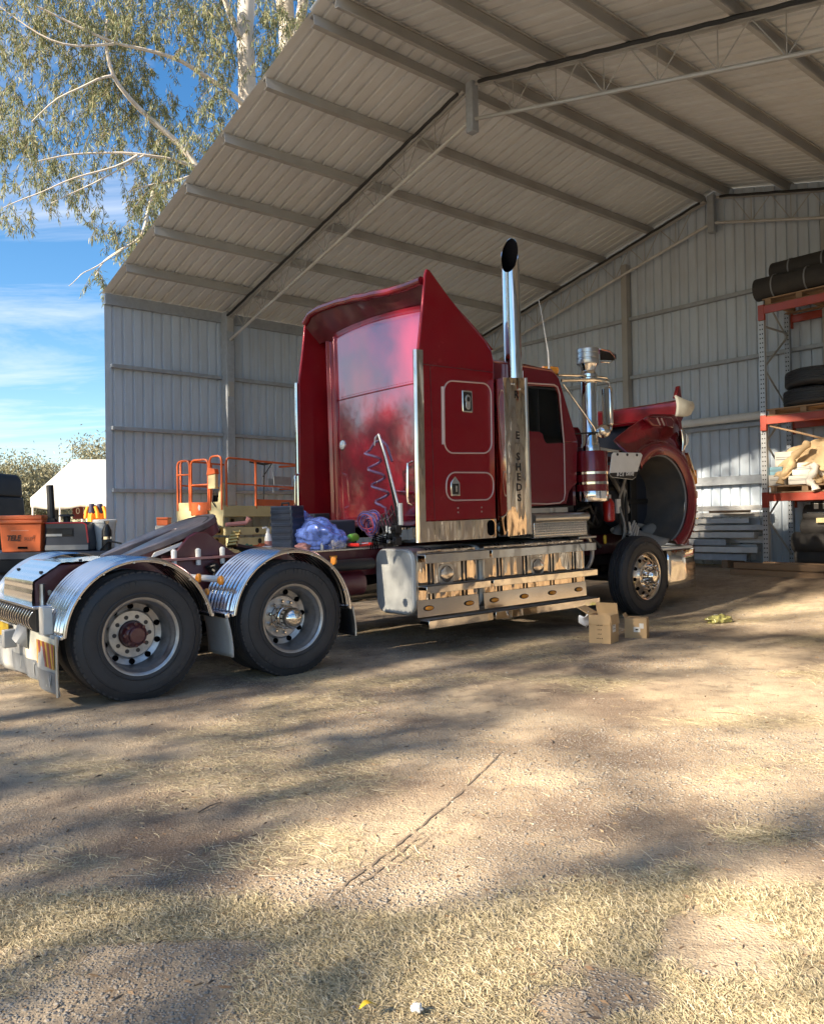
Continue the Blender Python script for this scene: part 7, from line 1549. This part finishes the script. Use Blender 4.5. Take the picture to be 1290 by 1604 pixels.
# ------------------------------------------------------------------ gravel and dry grass
rg = np.random.default_rng(5); rs = random.Random(5)
V_ = []; F_ = []
oct_ = [(1, 0, 0), (-1, 0, 0), (0, 1, 0), (0, -1, 0), (0, 0, 1), (0, 0, -1)]; octf = [(0, 2, 4), (2, 1, 4), (1, 3, 4), (3, 0, 4), (2, 0, 5), (1, 2, 5), (3, 1, 5), (0, 3, 5)]
n = 0; tries = 0
while n < 26000 and tries < 200000:
    tries += 1; u = rs.random(); y = 2.0+9.5*u**2.1; hw = .55*y+.5; x = rs.uniform(-hw, hw)
    gm = gravel_mask(x, y); 
    if rs.random() > .12+.88*gm: continue
    if rs.random() < grass_mask(x, y)*.8: continue
    r = min(.0085, .0026*math.exp(rs.gauss(0, .5)))*(1+.08*y); z = gzz(x, y); o = len(V_); a = rs.uniform(0, 2*pi); ca_, sa_ = cos(a), sin(a)
    sx_, sy_, sz_ = r*rs.uniform(.7, 1.5), r*rs.uniform(.6, 1.1), r*rs.uniform(.35, .75)
    for (px, py, pz) in oct_:
        j = rs.uniform(.75, 1.2); qx, qy = px*sx_*j, py*sy_*j; V_.append((x+qx*ca_-qy*sa_, y+qx*sa_+qy*ca_, z+pz*sz_*j+sz_*.25))
    F_ += [tuple(i+o for i in f) for f in octf]; n += 1
o = link('gravel', fastmesh('gravel', V_, F_, M['pebble'])); tag(o, 'loose pebbles scattered over the dirt yard', 'gravel', kind='stuff')
def blades(cands, lmin, lmax, flat, w0):
    V_ = []; F_ = []
    for (x, y) in cands:
        z = gzz(x, y); a = rs.uniform(0, 2*pi); l = rs.uniform(lmin, lmax); el = rs.uniform(*flat); w = w0*rs.uniform(.6, 1.3); cur = rs.uniform(-.9, .9); o = len(V_)
        px, py, pz = x, y, z-.002; aa = a
        for k in range(4):
            t = k/3; ww = w*(1-.75*t); nx, ny = -sin(aa), cos(aa); V_ += [(px+nx*ww, py+ny*ww, pz), (px-nx*ww, py-ny*ww, pz+w*.5)]
            e = el*(1-1.15*t); px += cos(aa)*cos(e)*l/3; py += sin(aa)*cos(e)*l/3; pz = max(pz+sin(e)*l/3, z+.001); aa += cur*.5
        F_ += [(o+2*k, o+2*k+1, o+2*k+3, o+2*k+2) for k in range(3)]
    return V_, F_
c = []
tr_ = 0
while len(c) < 100000 and tr_ < 400000:
    tr_ += 1; y = rs.uniform(2.0, 3.55); hw = .56*y+.15; x = rs.uniform(-hw, hw); g = grass_mask(x, y)
    if rs.random() < g**1.6*(.35+.65*smooth((fbm(x, y, 6, 3, 3.3)+.35)/.6)): c.append((x, y))
V_, F_ = blades(c, .012, .040, (.05, .8), .0015)
o = link('dry_grass', fastmesh('dry_grass', V_, F_, M['straw'])); tag(o, 'short dry straw-coloured grass along the near edge of the yard', 'grass', kind='stuff')
c = []
tr_ = 0
while len(c) < 24000 and tr_ < 200000:
    tr_ += 1; y = 3.2+8.3*rs.random()**1.3; hw = .56*y; x = rs.uniform(-hw, hw)
    if rs.random() < straw_mask(x, y)*.9+.015: c.append((x, y))
for (px, py, r, k) in ((1195, 1310, .16, 900), (1070, 1365, .10, 250), (650, 1070, .5, 900), (930, 1068, .35, 700), (180, 1215, .3, 300), (1240, 1055, .2, 260)):
    p = gpx(px, py)
    for _ in range(k): c.append((p.x+rs.gauss(0, r*.6), p.y+rs.gauss(0, r*.35)))
V_, F_ = blades(c, .03, .10, (.0, .28), .0016)
o = link('straw_litter', fastmesh('straw_litter', V_, F_, M['straw'])); tag(o, 'flattened straw and dead stalks lying over the dirt', 'straw', kind='stuff')
rs = random.Random(77)
for k, (px, py, ln, an, lab) in enumerate(((310, 1275, .16, 60, 'thin dark stick on the shaded dirt left of centre'), (865, 1165, .09, 100, 'short dark twig standing out on the sunlit dirt'), (560, 1120, .12, 20, 'pale stalk on the dirt below the second wheel'), (1160, 1120, .18, 150, 'long pale stalk on the sunlit gravel at right'))):
    p = gpx(px, py); b = MB(); a = R(an); b.tube([(0, 0, .006), (ln*.5*cos(a), ln*.5*sin(a), .014), (ln*cos(a), ln*sin(a), .008)], [.004, .0035, .002], 5); o = b.ob('stick', M['twig'] if k < 2 else M['straw'], None); o.matrix_world = place(p.x, p.y, p.z); tag(o, lab, 'stick')

# leaf litter and scrape marks
rs = random.Random(31); pts = []
for _ in range(2600):
    y = 2.2+8.5*rs.random()**1.6; hw = .56*y; x = rs.uniform(-hw, hw); pts.append((x, y, gzz(x, y)+.004))
V_, F_ = leafmesh(pts, np.random.default_rng(8), (.02, .055), .010, .02)
o = link('leaf_litter', fastmesh('leaf_litter', V_, F_, islandmat('dead gum leaves', [(.16, .09, .05), (.28, .18, .10), (.10, .07, .05), (.36, .26, .16)], .8))); tag(o, 'dead gum leaves scattered over the dirt', 'leaf litter', kind='stuff')
scr = mk('scraped dark soil', (.15, .115, .085), .95, var=.25, vs=40, bump=.4, bs=80)
for k, (pl, w0, lab) in enumerate((([(505, 1418), (560, 1372), (610, 1335), (660, 1295), (710, 1252), (760, 1205), (800, 1165)], .007, 'long'), ([(545, 1402), (590, 1368), (640, 1326), (668, 1300)], .006, 'second'), ([(600, 1372), (640, 1342), (690, 1296)], .004, 'faint'), ([(455, 1456), (480, 1436), (505, 1418)], .007, 'near'))):
    q = [gpx(*p) for p in pl]; out = []
    for a, c_ in zip(q, q[1:]):
        for i in range(16): out.append(a.lerp(c_, i/16))
    V_ = []; F_ = []
    for i, p in enumerate(out):
        t = (out[min(i+1, len(out)-1)]-out[max(i-1, 0)]).normalized(); nx = Vector((t.y, -t.x, 0)); e = smooth(i/8)*smooth((len(out)-1-i)/12)
        w = w0*(.25+.75*e)*max(.0, .55+1.3*noise.noise(Vector((i*.31, k*7, 1)))); j = .010*noise.noise(Vector((i*.2, k*3, 5)))
        for s_ in (-1, 1): z = p+nx*(j+s_*w); V_.append((z.x, z.y, gzz(z.x, z.y)+.004))
    F_ = [(2*i, 2*i+1, 2*i+3, 2*i+2) for i in range(len(out)-1)]
    o = link('tyre_mark', fastmesh('tyre_mark', V_, F_, scr)); tag(o, lab+' dark scrape line across the sunlit dirt', kind='structure')
